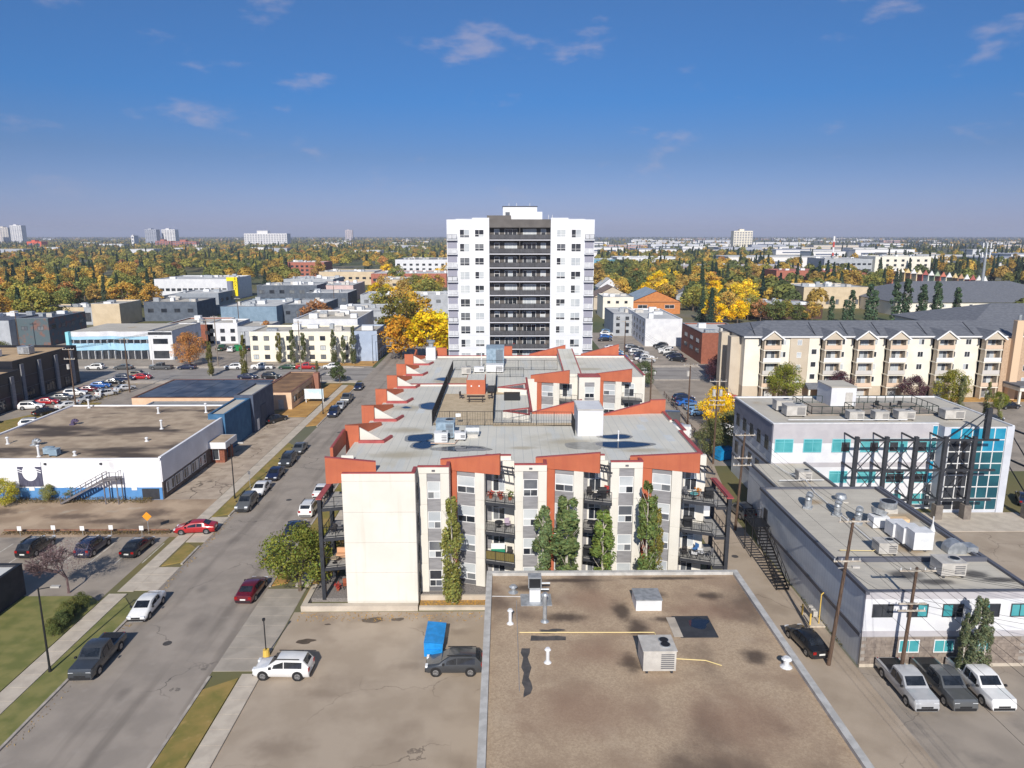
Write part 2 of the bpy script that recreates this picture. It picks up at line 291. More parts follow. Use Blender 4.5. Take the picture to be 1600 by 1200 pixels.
# ------------------------------------------------------------------ windows
WM = {}
glass_v = mat('glass_deep_teal', S(22, 74, 88), S(34, 96, 108), sc=.4, rough=.06, spec=.6)
GL = {'v': glass_v, 'd': glass, 'b': glass_b, 'm': glass_m, 't': glass_t, 'u': glass_bl}
def winmesh(w, h, cols, rows, pat, fr, ft):
    """frame mesh and pane mesh; cols/rows are cumulative fractions; pat gives the glass of each pane row by row from the top"""
    k = (round(w, 2), round(h, 2), cols, rows, pat, fr.name, ft)
    if k in WM: return WM[k]
    F = MB(); P = MB(); mats = []
    xs = [-w / 2 + w * c for c in (0,) + cols + (1,)]; zs = [h * (1 - r) for r in (0,) + rows + (1,)]
    for i, x in enumerate(xs):
        a = ft if i in (0, len(xs) - 1) else ft * .7
        x0 = x if i == 0 else (x - a if i == len(xs) - 1 else x - a / 2); F.box(x0, x0 + a, -.07, .02, 0, h)
    for i, z in enumerate(zs):
        a = ft if i in (0, len(zs) - 1) else ft * .7
        z0 = z - a if i == 0 else (z if i == len(zs) - 1 else z - a / 2); F.box(-w / 2 + ft, w / 2 - ft, -.066, .015, z0, z0 + a)
    q = 0
    for r in range(len(zs) - 1):
        for c in range(len(xs) - 1):
            g = GL[pat[q % len(pat)]]; q += 1
            if g not in mats: mats.append(g)
            P.cm = mats.index(g); P.box(xs[c] + ft * .4, xs[c + 1] - ft * .4, -.025, .01, zs[r + 1] + ft * .4, zs[r] - ft * .4)
    WM[k] = (F.mesh('window', fr), P.mesh('pane', mats)); return WM[k]
def win(parent, p, w, h, rz=0., cols=(.5,), rows=(), pat='d', fr=None, ft=.07, name='window'):
    F, P = winmesh(w, h, cols, rows, pat, fr or frame_w, ft)
    o = place(name, F, parent, p, rz)
    c = bpy.data.objects.new('pane', P); col.objects.link(c); c.parent = o
    return o
def pick(s): return random.choice(s.split())
def railing(parent, pts, h=1.0, z=0., post=1.4, bars=True, m=None, glassy=None, name='railing', gap=.16, closed=False, t=.05):
    """posts, two rails and thin balusters along a plan line"""
    b = MB(); pl = list(pts) + ([pts[0]] if closed else [])
    for (x0, y0), (x1, y1) in zip(pl, pl[1:]):
        Ln = math.hypot(x1 - x0, y1 - y0); n = max(1, round(Ln / post))
        b.beam((x0, y0, z + h), (x1, y1, z + h), t, t); b.beam((x0, y0, z + .12), (x1, y1, z + .12), t * .8, t * .8)
        for i in range(n + 1):
            u = i / n; x = x0 + (x1 - x0) * u; y = y0 + (y1 - y0) * u; b.box(x - t / 2, x + t / 2, y - t / 2, y + t / 2, z, z + h + .01)
        if bars:
            k = max(1, int(Ln / gap))
            for i in range(1, k):
                u = i / k; x = x0 + (x1 - x0) * u; y = y0 + (y1 - y0) * u; b.box(x - .009, x + .009, y - .009, y + .009, z + .12, z + h)
    return b.build(name, m or black, parent)
def blob(cx, cy, rx, ry, n=28, seed=0, rough=.25, rot=0.):
    rd = random.Random(seed); ph = [rd.uniform(0, 6.28) for _ in range(5)]; out = []
    for i in range(n):
        a = 2 * math.pi * i / n; r = 1 + rough * sum(math.sin((k + 2) * a + ph[k]) / (k + 1.6) for k in range(5))
        x, y = rx * r * math.cos(a), ry * r * math.sin(a); out.append((cx + x * math.cos(rot) - y * math.sin(rot), cy + x * math.sin(rot) + y * math.cos(rot)))
    return out
def sheet(name, poly, z, m, parent=None, kind=None, t=.004, label=None):
    b = MB(); b.prism(poly, z - t, z); return b.build(name, m, parent, kind, label=label)
def rect(x0, x1, y0, y1): return [(x0, y0), (x1, y0), (x1, y1), (x0, y1)]
# ================================================================== SETTING
def struct(name, poly, z, m, t=.3):
    b = MB(); b.prism(poly, z - t, z); return b.build(name, m, None, 'structure')
g = MB(); g.quad((-22000, -300, 0), (22000, -300, 0), (22000, 26000, 0), (-22000, 26000, 0)); g.build('ground', groundm, None, 'structure')
struct('street', rect(-35, -24, -5, 720), .012, asphalt, .01)
struct('avenue', rect(-420, -35, 173.5, 191), .010, asphalt_x, .01)
struct('avenue', rect(-24, 420, 173.5, 191), .010, asphalt_x, .01)
struct('back_alley', [(22.2, -5), (29.1, -5), (29.1, 84), (32.5, 106), (36, 173.5), (27, 173.5), (23.6, 100)], .008, lot, .01)
struct('parking_lot', rect(-20, 22.2, -5, 62.4), .006, lot, .008)
struct('parking_lot', rect(27, 52, 106, 173.5), .005, lot_grey, .006)
struct('parking_lot', rect(30, 62, 191.2, 262), .005, lot_grey, .006)
struct('parking_lot', rect(43.2, 110, 53, 86), .005, lot, .006)
struct('parking_lot', rect(29.1, 120, -5, 53), .0062, lot_grey, .006)
struct('parking_lot', rect(52, 120, 103, 153), .0045, lot_grey, .006)
struct('parking_lot', rect(-130, -39.8, 62, 81.2), .006, lot_grey, .008)
struct('parking_lot', rect(-110, -70, 112, 173.3), .006, lot_grey, .008)
struct('parking_lot', rect(-200, -36, 191.2, 262), .004, lot_grey, .005)
struct('vacant_lot', rect(-150, -38.9, 80, 92.4), .007, dirt, .01)
struct('forecourt', rect(-48, -39, 92.4, 137), .008, apron, .01)
# raised pavements: one slab each, so the joints are real gaps
def slabs(name, x0, x1, y0, y1, step, h=.12, m=None, along='y', gap=.018):
    m = m or concrete
    base = MB(); base.box(x0, x1, y0, y1, 0, h - .02); o = base.build(name, concrete_dk, None, 'structure')
    n = max(1, round(((y1 - y0) if along == 'y' else (x1 - x0)) / step)); s = ((y1 - y0) if along == 'y' else (x1 - x0)) / n
    b = MB(); b.box(gap, (x1 - x0 if along == 'y' else s) - gap, gap, (s if along == 'y' else y1 - y0) - gap, h - .019, h); me = b.mesh('paving_slab', m)
    for i in range(n): place('paving_slab', me, o, (x0, y0 + i * s, 0) if along == 'y' else (x0 + i * s, y0, 0))
    return o
slabs('pavement', -39.4, -37.6, 34, 66, 1.7)
slabs('pavement', -38.9, -37.3, 66.6, 168, 1.8, h=.05)
slabs('pavement', -21.4, -19.8, 34, 52.5, 1.7)
slabs('pavement', -21.4, -19.8, 67.4, 168, 1.7)
slabs('driveway_apron', -24, -20.1, 53, 67, 1.75, h=.035, m=concrete_dk)
slabs('driveway_apron', -37.4, -35.0, 66.8, 72, 1.7, h=.035, m=concrete)
slabs('driveway_apron', -37.2, -35.0, 78.4, 86, 1.9, h=.035, m=concrete)
slabs('pavement', -190, -41, 191.2, 193.4, 1.9, along='x')
slabs('pavement', 33, 120, 191.2, 193.4, 1.9, along='x')
slabs('pavement', -100, -36, 170.6, 173.2, 2.0, along='x')
def verge(poly, m=grass, h=.10, name='grass_verge'):
    b = MB(); b.prism(poly, 0, h); return b.build(name, m, None, 'structure')
verge([(-37.55, 34), (-35.25, 34), (-35.25, 62.6), (-37.4, 65.2), (-37.55, 65.2)], grass_g)
verge([(-47.6, 34), (-39.5, 34), (-39.5, 64.4), (-41, 65.6), (-47.6, 65.6)], grass_g)
verge([(-37.1, 72.2), (-35.25, 73.2), (-35.25, 76.7), (-36.9, 78.2)])
verge([(-37.2, 86), (-35.25, 87), (-35.25, 117), (-37.2, 119)])
verge([(-37.2, 130), (-35.25, 131), (-35.25, 166), (-37.2, 168)], lawn_tan)
verge([(-46, 137.3), (-39, 137.3), (-39, 169.5), (-42, 169.5), (-43, 150)], lawn_tan)
verge([(-23.75, 34), (-21.5, 34), (-21.5, 52), (-23.75, 50.5)])
verge([(-23.75, 67.6), (-23.75, 70.6), (-22.3, 69.2), (-22.3, 68.2)], lawn_tan)
verge([(-23.75, 72), (-21.5, 71), (-21.5, 165), (-23.75, 168)])
verge([(-19.7, 64.5), (-17.6, 64.5), (-17.6, 138), (-19.7, 138)], lawn_tan)
verge([(-58, 193.6), (-36, 193.6), (-36, 225), (-40, 225), (-41, 198), (-58, 198)], lawn_tan)
verge([(-22.6, 193.6), (-14, 193.6), (-14, 260), (-22.6, 260)], lawn_tan)
verge([(52.4, 152.9), (120, 152.9), (120, 149), (54, 149)], lawn_tan)
verge([(-108, 108), (-72, 108), (-72, 111.5), (-80, 111.5), (-86, 150), (-90, 150)], grass, .06, 'weedy_strip')
def kerb(x, y0, y1, w=.22):
    b = MB(); n = max(1, int((y1 - y0) / 6)); s = (y1 - y0) / n
    for i in range(n): b.box(x, x + w, y0 + i * s + .01, y0 + (i + 1) * s - .01, 0, .145)
    b.build('kerb', kerbm, None, 'structure')
for x, y0, y1 in ((-35.22, 34, 65.6), (-35.22, 72.6, 77.2), (-35.22, 86.2, 118), (-35.22, 130, 167), (-24, 34, 52.2), (-24, 67.4, 168)): kerb(x, y0, y1)
for x0, x1, y in ((-190, -38, 191), (33, 120, 191), (-100, -38, 173.28), (37, 60, 173.28)):
    b = MB(); b.box(x0, x1, y - .1, y + .1, 0, .14); b.build('kerb', kerbm, None, 'structure')
# concrete ledge and planting bed in front of the flats
b = MB(); b.box(-19.4, -8.3, 62.5, 63.1, 0, .55); b.box(-19.4, -18.9, 63.1, 67, 0, .55); b.build('concrete_ledge', concrete, None); tag(bpy.data.objects['concrete_ledge'], 'low pale concrete ledge along the foot of the blank white end wall', 'ledge')
b = MB(); b.box(-8.2, 22, 62.6, 63.0, 0, .32); b.box(-8.2, 22, 64.1, 64.35, 0, .75); tag(b.build('retaining_wall', concrete), 'long low concrete retaining wall round the columnar aspens', 'wall')
struct('planting_bed', rect(-8.2, 22, 63.0, 64.1), .26, mat('leaf_litter', S(150, 122, 84), S(196, 150, 70), sc=4, bump=.5, bsc=18, lo=.45, hi=.6), .25)
struct('gravel_bed', rect(-18.9, 22, 64.3, 69), .42, gravelbed, .4)
# stall lines
line = mat('worn_road_paint', S(214, 210, 200), S(160, 152, 142), sc=2, lo=.4, hi=.7)
me = MB().box(-.06, .06, -2.6, 2.6, 0, .004).mesh('stall_line', line)
PL = [o for o in bpy.data.objects if o.name.startswith('parking_lot')]
for i in range(9): place('stall_line', me, PL[6], (-66 + i * 2.9 + 3.2, 75.6, .007))
for i in range(11): place('stall_line', me, PL[1], (30.2, 112 + i * 2.8, .006), math.pi / 2)
# damp patches and manhole covers on the paving
k = 0
for x, y, rx, ry in ((-12.3, 60.9, 1.1, .42), (-10, 61.0, .55, .3), (-17.6, 57.4, .8, .4), (-16.3, 60.2, .25, .15)):
    sheet('damp_patch', blob(x, y, rx, ry, seed=k), .012, mat('damp_asphalt', S(84, 74, 64), S(96, 84, 74), sc=2, rough=.5), PL[0]); k += 1
mh = mat('cast_iron', S(70, 66, 64), S(88, 84, 80), sc=9, rough=.6)
for x, y in ((-29.6, 57.2), (-29.2, 92), (-30.1, 126), (25.6, 74)):
    b = MB(); b.cyl((x, y, .01), (x, y, .022), .38, n=16); o = b.build('manhole_cover', mh); tag(o, f"round iron manhole cover {'in the back alley' if x > 0 else 'in the street asphalt'}", 'manhole', None if x > 0 else 'manhole covers in the street')
# ================================================================== RED AND WHITE APARTMENT BUILDING
FLR = [.5, 3.55, 6.6, 9.65]; RZ = 12.9; PT = 13.42
AB = thing('apartment_building', 'four storey white apartment building with terracotta wedge parapets and grey window bays', 'building', (2, 66, 0))
def mod_line(xs, Ys, k): return lambda x: Ys - k * (x - xs)
MODS = [(-4.75, 67.2, .30, -5.35, .94, 65.35), (4.94, 67.6, .30, 4.05, 10.36, 65.9), (14.6, 67.7, .36, 13.48, 20.2, 66.72)]
PAN = [(-8.3, -5.35, 65.35), (.94, 4.05, 65.9), (10.36, 13.48, 66.72)]
fp = [(-15.13, 63.45), (-8.35, 63.45), (-8.35, 65.6)]
for i, (xs, Ys, k, xl, xr, yp) in enumerate(MODS):
    f_ = mod_line(xs, Ys, k); xe = xs + 2.82
    fp += [(PAN[i][0] + .01, yp + .25), (xl, yp + .25), (xl, f_(xl) + .2), (xe, f_(xe) + .2), (xe, 68.75), (xr, 68.75)]
FR = list(fp) + [(20.2, 88)]
foot = fp + [(20.2, 88), (3.2, 88), (3.2, 110.4), (3.2, 110.6), (3.2, 131), (-16.4, 131), (-16.4, 69), (-15.13, 68.6)]
b = MB(); b.prism(foot, 0, RZ - .02); b.build('wall', white, AB)
sheet('roof', foot, RZ, roofm, AB, t=.018)
rw = [(3.21, 110.6), (8.0, 110.6), (8.0, 111.9), (22.4, 111.9), (22.4, 131), (3.21, 131)]
b = MB(); b.prism(rw, 0, RZ - .02); b.build('wall', white, AB); sheet('roof', rw, RZ, roofm, AB, t=.018)
def parapet(pts, z=PT, m=white, w=.25, z0=None, cop=True, closed=False):
    P = MB(); Q = MB(); pl = list(pts) + ([pts[0]] if closed else [])
    for (x0, y0), (x1, y1) in zip(pl, pl[1:]):
        P.slab(x0, y0, x1, y1, RZ - .01 if z0 is None else z0, z, w); Q.slab(x0, y0, x1, y1, z + .002, z + .09, w + .10, off=-.05)
    P.build('parapet', m, AB)
    if cop: Q.build('coping', coping, AB)
# blank end wall: five cladding panels with open joints
zz = [.55, 3.55, 6.6, 9.65, 12.7, PT]
for a, c in zip(zz, zz[1:]): MB().box(-15.13, -8.35, 63.36, 63.452, a + .012, c - .012).build('wall_panel', white, AB)
parapet([(-15.1, 63.45), (-8.4, 63.45)], PT - .02); parapet([(-8.4, 63.72), (-8.4, 65.3)], PT - .02)
# return wall with narrow windows, its shade put into the grey
MB().box(-8.36, -8.3, 63.5, 65.5, .5, PT - .1).build('side_wall', side_g, AB)
for z in FLR: win(AB, (-8.29, 64.4, z + .7), .8, 1.7, math.pi / 2, cols=(), rows=(.55,), pat='d', fr=frame_d)
def stack(x0, x1, ywall, rz, fn, top=12.75, side=None):
    """a column of grey spandrels and windows, floor by floor"""
    cx = (x0 + x1) / 2; w = x1 - x0
    sp = MB().box(-w / 2, w / 2, -.05, .02, 0, 1.28).mesh('spandrel', grey_p); sp2 = MB().box(-w / 2, w / 2, -.05, .02, 0, top - 11.92).mesh('spandrel', grey_p); sp0 = MB().box(-w / 2, w / 2, -.05, .02, 0, .48).mesh('spandrel', grey_d)
    for i, z in enumerate(FLR):
        place('spandrel', sp if i < 3 else sp2, AB, (cx, fn(cx), z + 2.26), rz)
        if i == 0: place('spandrel', sp0, AB, (cx, fn(cx), .5), rz)
        win(AB, (cx, fn(cx), z + 1.22), w - .02, 1.03, rz, cols=(), pat=pick('b b d m b'), ft=.06)
        win(AB, (cx, fn(cx), z + .5), w - .02, .72, rz, cols=(.5,), pat=pick('bd dm mb dd bm'), ft=.06)
def strips(x0, x1, fn, proud, rz, top):
    """white cladding strip in storey-high panels"""
    w = (x1 - x0) / math.cos(rz); cx = (x0 + x1) / 2; zs = [.5, 3.55, 6.6, 9.65, top]
    for a, c in zip(zs, zs[1:]):
        place('wall_panel', MB().box(-w / 2, w / 2, -proud, .05, 0, c - a - .02).mesh('wall_panel', white), AB, (cx, fn(cx), a), rz)
# flat bays with one window stack each
for x0, x1, y in PAN:
    fn = lambda x, y=y: y + .24
    strips(x0, x0 + .82, fn, .24, 0, 12.75); strips(x1 - .82, x1, fn, .24, 0, 12.75)
    MB().box(x0, x1, y, y + .3, 12.76, PT - .03).build('wall_panel', white, AB)
    MB().box((x0 + x1) / 2 - .16, (x0 + x1) / 2 + .16, y - .06, y, 12.95, 13.12).build('wall_light', grey_d, AB)
    stack(x0 + .84, x1 - .84, y, 0, lambda x, y=y: y + .2)
    parapet([(x0, y + .3), (x1, y + .3)], PT - .06, w=.05); MB().box(x0 - .04, x1 + .04, y - .05, y + .36, PT - .03, PT + .06).build('coping', coping, AB)
    parapet([(x1, y + .36), (x1, y + 1.6)], PT - .06)
MB().box(-8.36, -8.28, 65.3, 65.42, .5, 12.8).build('corner_trim', grey_d, AB)
RNGS = random.Random(5)
def balcony(x0, y0, x1, y1, depth, z, rail=True, shade=None):
    b = MB(); d = Vector((x1 - x0, y1 - y0)).normalized(); n = Vector((-d.y, d.x))
    p = [(x0, y0), (x1, y1), (x1 + n.x * .1, y1 + depth), (x0 + n.x * .1, y0 + depth)]
    b.prism(p, z - .34, z - .03); s_ = b.build('balcony_slab', steel, AB)
    b = MB(); b.prism([(x0 + .03, y0 + .06), (x1 - .03, y1 + .06), (x1 - .03, y1 + depth - .02), (x0 + .03, y0 + depth - .02)], z - .028, z); b.build('deck', mat('balcony_deck', S(168, 166, 162), S(150, 148, 144), sc=2), s_)
    if rail: railing(AB, [(x0 + .05, y0 + .06), (x1 - .05, y1 + .06)], 1.02, z, 1.0, bars=True, gap=.2, name='balcony_railing')
    if shade: b = MB(); b.slab(x0 + .08, y0 + .07, x1 - .08, y1 + .07, z + .14, z + .97, .012); b.build('railing_panel', shade or mat('railing_glass', S(150, 152, 150), S(130, 132, 132), sc=1, rough=.2), AB)
def wedge(x0, y0, x1, y1, zb, zt0, zt1, t=.34, zb0=None, mm=None):
    b = MB(); b.slab(x0, y0, x1, y1, zb if zb0 is None else zb0, zt0, t, z1b=zt1, z0b=zb); b.build('wedge_parapet', mm or orange, AB)
    b = MB(); b.slab(x0, y0, x1, y1, zt0 + .004, zt0 + .05, t + .06, z1b=zt1 + .05, off=-.03, z0b=zt1 + .004); b.build('coping', coping, AB)
def module(xs, Ys, k, xl, xr, yp, low=0, corner=False, nobal=False):
    f_ = mod_line(xs, Ys, k); rz = -math.atan(k); xe = xs + 2.8
    b = MB(); b.slab(xl + .02, f_(xl) + .0, xs, f_(xs), .3, 12.4, .3); b.build('orange_column', orange, AB)
    fn = lambda x: f_(x) + .16
    stack(xs + .02, xs + 1.88, 0, rz, lambda x: f_(x) + .16, top=12.5); strips(xs + 1.9, xe, fn, .24, rz, 12.55)
    wedge(xl - 1.0, f_(xl - 1.0) - .12, xs + 4.25, f_(xs + 4.25) - .12, 12.42, PT, 14.45)
    # recess: back wall with patio door and window, grey side panel
    yb = 68.72 + (Ys - 67.2) * 0 if not nobal else Ys + 1.2
    for z in FLR:
        MB().box(xe + .03, xe + .6, yb - .05, yb, z, z + 2.7).build('side_panel', grey_p, AB)
        win(AB, (xe + 1.35, yb, z + .08), 1.25, 2.2, 0, cols=(.5,), rows=(.42,), pat=pick('dbmd dmdb mbdd'), name='patio_door')
    for j, z in enumerate(FLR[1:]):
        sh = mat('bamboo_screen', S(120, 108, 62), S(104, 92, 52), sc=4, stretch=(6, 6, .5)) if (j == 0 and xs < 0) else None
        balcony(xe + .02, f_(xe) - .42, xr + .02, f_(xr) - .42, 2.4, z, shade=sh)
    b = MB()                                               # open steel pergola over the top balcony
    y0, y1 = f_(xr) - .3, f_(xr) + 1.7; x0 = xs + 4.3
    for yy in (y0, y1): b.beam((x0, yy + .3, 12.75), (xr + .0, yy, 12.6), .12, .16)
    for u in (.15, .5, .85): b.beam((x0 + (xr - x0) * u, y0 + .2, 12.72), (x0 + (xr - x0) * u, y1 + .15, 12.72), .09, .1)
    b.build('pergola', steel, AB)
    parapet([(xr - .3, 69.0), (xe, 69.0)][::-1] if not nobal else [(xe, Ys + 1.4), (xr, Ys + 1.4)], PT - .06)
for m_ in MODS: module(*m_)
# corner balconies: outer steel frame on the right and on the left
b = MB(); b.box(21.25, 21.6, 64.3, 64.75, .3, 10.5); b.box(21.25, 21.6, 69.5, 69.9, .3, 10.5)
for z in FLR[1:]: b.beam((20.2, 64.5, z - .18), (21.3, 64.5, z - .18), .12, .3); b.beam((21.42, 64.75, z - .18), (21.42, 69.5, z - .18), .12, .3)
b.build('balcony_frame', steel, AB); MB().box(21.1, 21.75, 64.2, 70.0, 10.5, 10.62).build('coping', coping, AB)
for z in FLR[1:]:
    MB().box(20.24, 21.24, 64.62, 69.6, z - .3, z - .02).build('balcony_slab', mat('balcony_deck', (0, 0, 0)), AB); railing(AB, [(20.3, 64.45), (21.2, 64.45), (21.2, 69.5)], 1.02, z, 1.0, bars=False, name='balcony_railing')
MB().box(19.0, 20.25, 68.7, 69.2, .4, PT).build('corner_pier', white, AB)
b = MB(); b.box(-17.75, -17.4, 64.2, 64.6, .3, 10.6); b.box(-17.75, -17.4, 68.6, 69, .3, 10.6)
for z in FLR[1:]: b.beam((-17.4, 64.4, z - .18), (-15.15, 64.9, z - .18), .12, .3)
b.build('balcony_frame', steel, AB); MB().box(-17.85, -17.3, 64.1, 69.1, 10.6, 10.72).build('coping', coping, AB)
for z in FLR[1:]:
    b = MB(); b.prism([(-17.4, 64.5), (-15.15, 65.0), (-15.15, 69), (-17.4, 69)], z - .3, z - .02); b.build('balcony_slab', mat('balcony_deck', (0, 0, 0)), AB)
    railing(AB, [(-15.2, 64.95), (-17.36, 64.45), (-17.36, 68.9)], 1.02, z, 1.0, bars=False, name='balcony_railing')
for z in FLR: win(AB, (-15.95, 68.98, z + .1), 1.1, 2.1, 0, cols=(.5,), rows=(), pat=pick('dm md dd'), name='patio_door')
MB().box(-16.38, -15.16, 69.0, 69.2, .3, PT).build('corner_pier', white, AB)
# left front: orange end piece, sloping screen wall along the street side
wedge(-16.9, 64.6, -12.3, 65.5, 12.0, 14.6, 13.85)
wedge(-17.5, 69.1, -17.5, 75.0, 12.9, 14.2, 14.5, t=-.3, mm=orange)
for i in range(6):
    y = 75.2 + i * 9.62 if i else 75.6
    hole = [(-16.2, y + .3), (-13.6, y + .3), (-12.9, y + 2.2), (-16.2, y + 3.6)]
    MB().box(-17.4, -15.9, y, y + .3, 10.5, 14.75).build('wedge_parapet', orange, AB)                       # bright end fin
    b = MB(); b.slab(-17.2, y + .32, -14.6, y + 7.0, 12.5, 14.75, .3, z1b=13.3, z0b=12.9); b.build('wedge_parapet', orange, AB)
    b = MB(); b._add([(-15.9, y + .34, 12.95), (-13.3, y + .34, 12.95), (-15.9, y + .34, 14.45), (-15.9, y + .55, 12.95), (-13.3, y + .55, 12.95), (-15.9, y + .55, 14.45)], [(0, 1, 2), (5, 4, 3), (1, 4, 5, 2), (0, 2, 5, 3), (0, 3, 4, 1)]); b.build('gable_upstand', white, AB)
    b = MB(); b.slab(-15.9, y - .5, -13.1, y - .5, RZ, 13.22, .28); b.slab(-13.1, y - .5, -12.5, y + 1.7, RZ, 13.22, .28); b.build('coping', coping, AB)
    sheet('recess', [(-15.9, y - .2), (-13.3, y - .2), (-13.1, y + .3), (-15.9, y + .3)], RZ + .006, steel, AB)  # flat dark sheet paints the shadowed gap inside the coping
b = MB(); b.slab(-16.4, 131, -16.4, 124.5, RZ, 14.4, .3, z1b=13.3); b.build('wedge_parapet', orange, AB)
# cross parapet between the two roof levels, low edges
parapet([(-15.2, 105.3), (-5.6, 105.3)], 13.15, w=.3)
parapet([(20.2, 69.4), (20.2, 79)], 13.15, w=.3); parapet([(20.75, 79), (20.75, 83.8)], 13.15, w=.3); parapet([(20.2, 83.8), (20.2, 88)], 13.15)
parapet([(22.4, 112.0), (22.4, 131)], 13.15); parapet([(22.4, 131), (-16.3, 131)], 13.2); parapet([(3.3, 110.5), (3.3, 88)], 13.1, w=.2)
# wedges on the courtyard side and on the back wall
wedge(3.4, 88, 9.75, 88, 12.9, 13.05, 14.7); wedge(12.3, 87.0, 18.4, 88, 12.8, 13.0, 14.4); wedge(18.5, 88.5, 20.4, 88.3, 12.6, 14.5, 14.6)
wedge(4.6, 131.4, 11.3, 131.4, 12.9, 13.4, 15.1); wedge(14.2, 131.4, 21.2, 131.4, 12.9, 13.4, 15.2); wedge(-12.6, 131.3, -10.7, 131.3, 12.9, 14.6, 14.6); wedge(-.6, 131.3, 1.4, 131.3, 12.9, 14.9, 14.9)
# rear wing seen across the courtyard
def rear(xs, Ys, xl, xr):
    k = .28; f_ = mod_line(xs, Ys, k); rz = -math.atan(k); xe = xs + 2.8
    b = MB(); b.slab(xl, f_(xl), xs, f_(xs), 3, 12.4, .3); b.build('orange_column', orange, AB)
    b = MB(); b.prism([(xl, f_(xl) + .2), (xe, f_(xe) + .2), (xe, 112.5), (xl, 112.5)], 0, RZ - .02); b.build('wall', white, AB); sheet('roof', [(xl, f_(xl) + .1), (xe + 1.6, f_(xe + 1.6) + .1), (xe + 1.6, 112.5), (xl, 112.5)], RZ + .004, roofm, AB, t=.02)
    stack(xs + .02, xs + 1.88, 0, rz, lambda x: f_(x) + .16, top=12.5); strips(xs + 1.9, xe, lambda x: f_(x) + .16, .24, rz, 12.55)
    wedge(xl - .8, f_(xl - .8) - .12, xs + 4.25, f_(xs + 4.25) - .12, 12.42, PT, 14.5)
    for z in FLR[1:]:
        balcony(xe + .02, f_(xe) - .3, xr, f_(xr) - .3, 1.9, z)
    for z in FLR: win(AB, (xe + 1.4, 111.86, z + .1), 1.6, 2.1, 0, cols=(.5,), rows=(.4,), pat=pick('dbmd dmdb'), name='patio_door')
rear(5.8, 110.4, 4.9, 11.3); rear(15.7, 111.4, 14.9, 21.6)
MB().box(11.6, 14.9, 109.3, 111.95, 0, PT).build('wall', white, AB)
stack(12.5, 14.0, 0, 0, lambda x: 109.28, top=12.6); MB().box(11.55, 14.95, 109.2, 112, PT + .002, PT + .09).build('coping', coping, AB)
# sunken triangular skylight wells beside the deck, with white upstands and maroon rims
for pts in ([(-.2, 86.4), (3.0, 84.4), (3.1, 87.9)], [(-1.0, 100.5), (3.1, 99.0), (3.1, 103.2)]):
    b = MB(); b.prism(pts, RZ, RZ + .75); u = b.build('light_well', white, AB)
    c_ = (sum(p[0] for p in pts) / 3, sum(p[1] for p in pts) / 3); b = MB()
    for (x0, y0), (x1, y1) in zip(pts, pts[1:] + pts[:1]): b.slab(x0, y0, x1, y1, RZ + .76, RZ + .88, .22, off=-.06)
    b.build('coping', coping, u); sheet('well_glass', [(c_[0] + (p[0] - c_[0]) * .72, c_[1] + (p[1] - c_[1]) * .72) for p in pts], RZ + .762, glass_m, u, t=.008)
# stair huts and the long low vestibule
h = MB().box(8.2, 11.05, 77.8, 82.2, RZ, 15.9).build('stair_hut', white_c, AB); MB().box(8.22, 11.03, 77.82, 82.18, 15.902, 15.94).build('hut_roof', white_c, h); b = MB(); b.box(8.12, 8.22, 77.72, 82.28, 15.86, 15.98); b.box(11.03, 11.13, 77.72, 82.28, 15.86, 15.98); b.box(8.22, 11.03, 82.18, 82.28, 15.86, 15.98); b.box(8.22, 11.03, 77.72, 77.82, 15.86, 15.98); b.build('coping', hvac, h)
h = MB().box(-5.4, -2.75, 99.1, 103.4, RZ, 15.05).build('stair_hut', orange, AB); sheet('hut_roof', rect(-5.3, -2.85, 99.2, 103.3), 15.07, roofm, h, t=.018)
for x in (-4.7, -3.6): MB().box(x - .09, x + .09, 99.0, 99.1, 14.1, 14.3).build('wall_light', frame_w, h)
b = MB(); b._add([(9.6, 112.6, RZ), (12.2, 112.6, RZ), (12.2, 129, RZ), (9.6, 129, RZ), (9.6, 112.6, 13.3), (12.2, 112.6, 13.3), (12.2, 129, 14.8), (9.6, 129, 14.8)], [(3, 2, 1, 0), (4, 5, 6, 7), (0, 1, 5, 4), (1, 2, 6, 5), (2, 3, 7, 6), (3, 0, 4, 7)]); h = b.build('sloped_hut', roofm, AB)
b = MB(); b.beam((12.25, 112.6, 13.32), (12.25, 129, 14.83), .18, .12); b.beam((9.55, 112.6, 13.32), (9.55, 129, 14.83), .18, .12); b.build('coping', coping, h)
# roof terrace: paved deck on pedestals, each paver row a board, fenced all round
DK = AB
bd = MB().box(0, 7.1, 0, .585, 0, .035).mesh('deck_board', tan_deck)
for i in range(30):
    y = 82.6 + i * .6
    if y < 99.0: place('deck_board', bd, DK, (-8.5, y, RZ + .07))
bd2 = MB().box(0, 2.9, 0, .585, 0, .035).mesh('deck_board', tan_deck)
for i in range(8): place('deck_board', bd2, DK, (-8.4, 106.5 + i * .6, RZ + .07)); place('deck_board', bd2, DK, (-2.4, 99.3 + i * .6, RZ + .07))
bd3 = MB().box(0, 10.4, 0, .585, 0, .03).mesh('deck_board', tan_deck)
for i in range(2): place('deck_board', bd3, DK, (-1.38, 82.0 + i * .6, RZ + .07))
railing(AB, [(-8.6, 105.2), (-8.6, 82.4)], 1.75, RZ, 2.2, m=black, name='roof_fence', gap=.13)
railing(AB, [(-8.6, 82.4), (7.9, 81.9)], 1.75, RZ, 2.2, bars=True, name='roof_fence', gap=.3, t=.045)
railing(AB, [(-1.4, 98.9), (-1.4, 83.4), (3.2, 83.2)], 1.6, RZ, 2.0, name='roof_fence', gap=.2)
railing(AB, [(7.9, 81.9), (7.9, 77.9)], 1.75, RZ, 1.3, name='roof_fence', gap=.14)
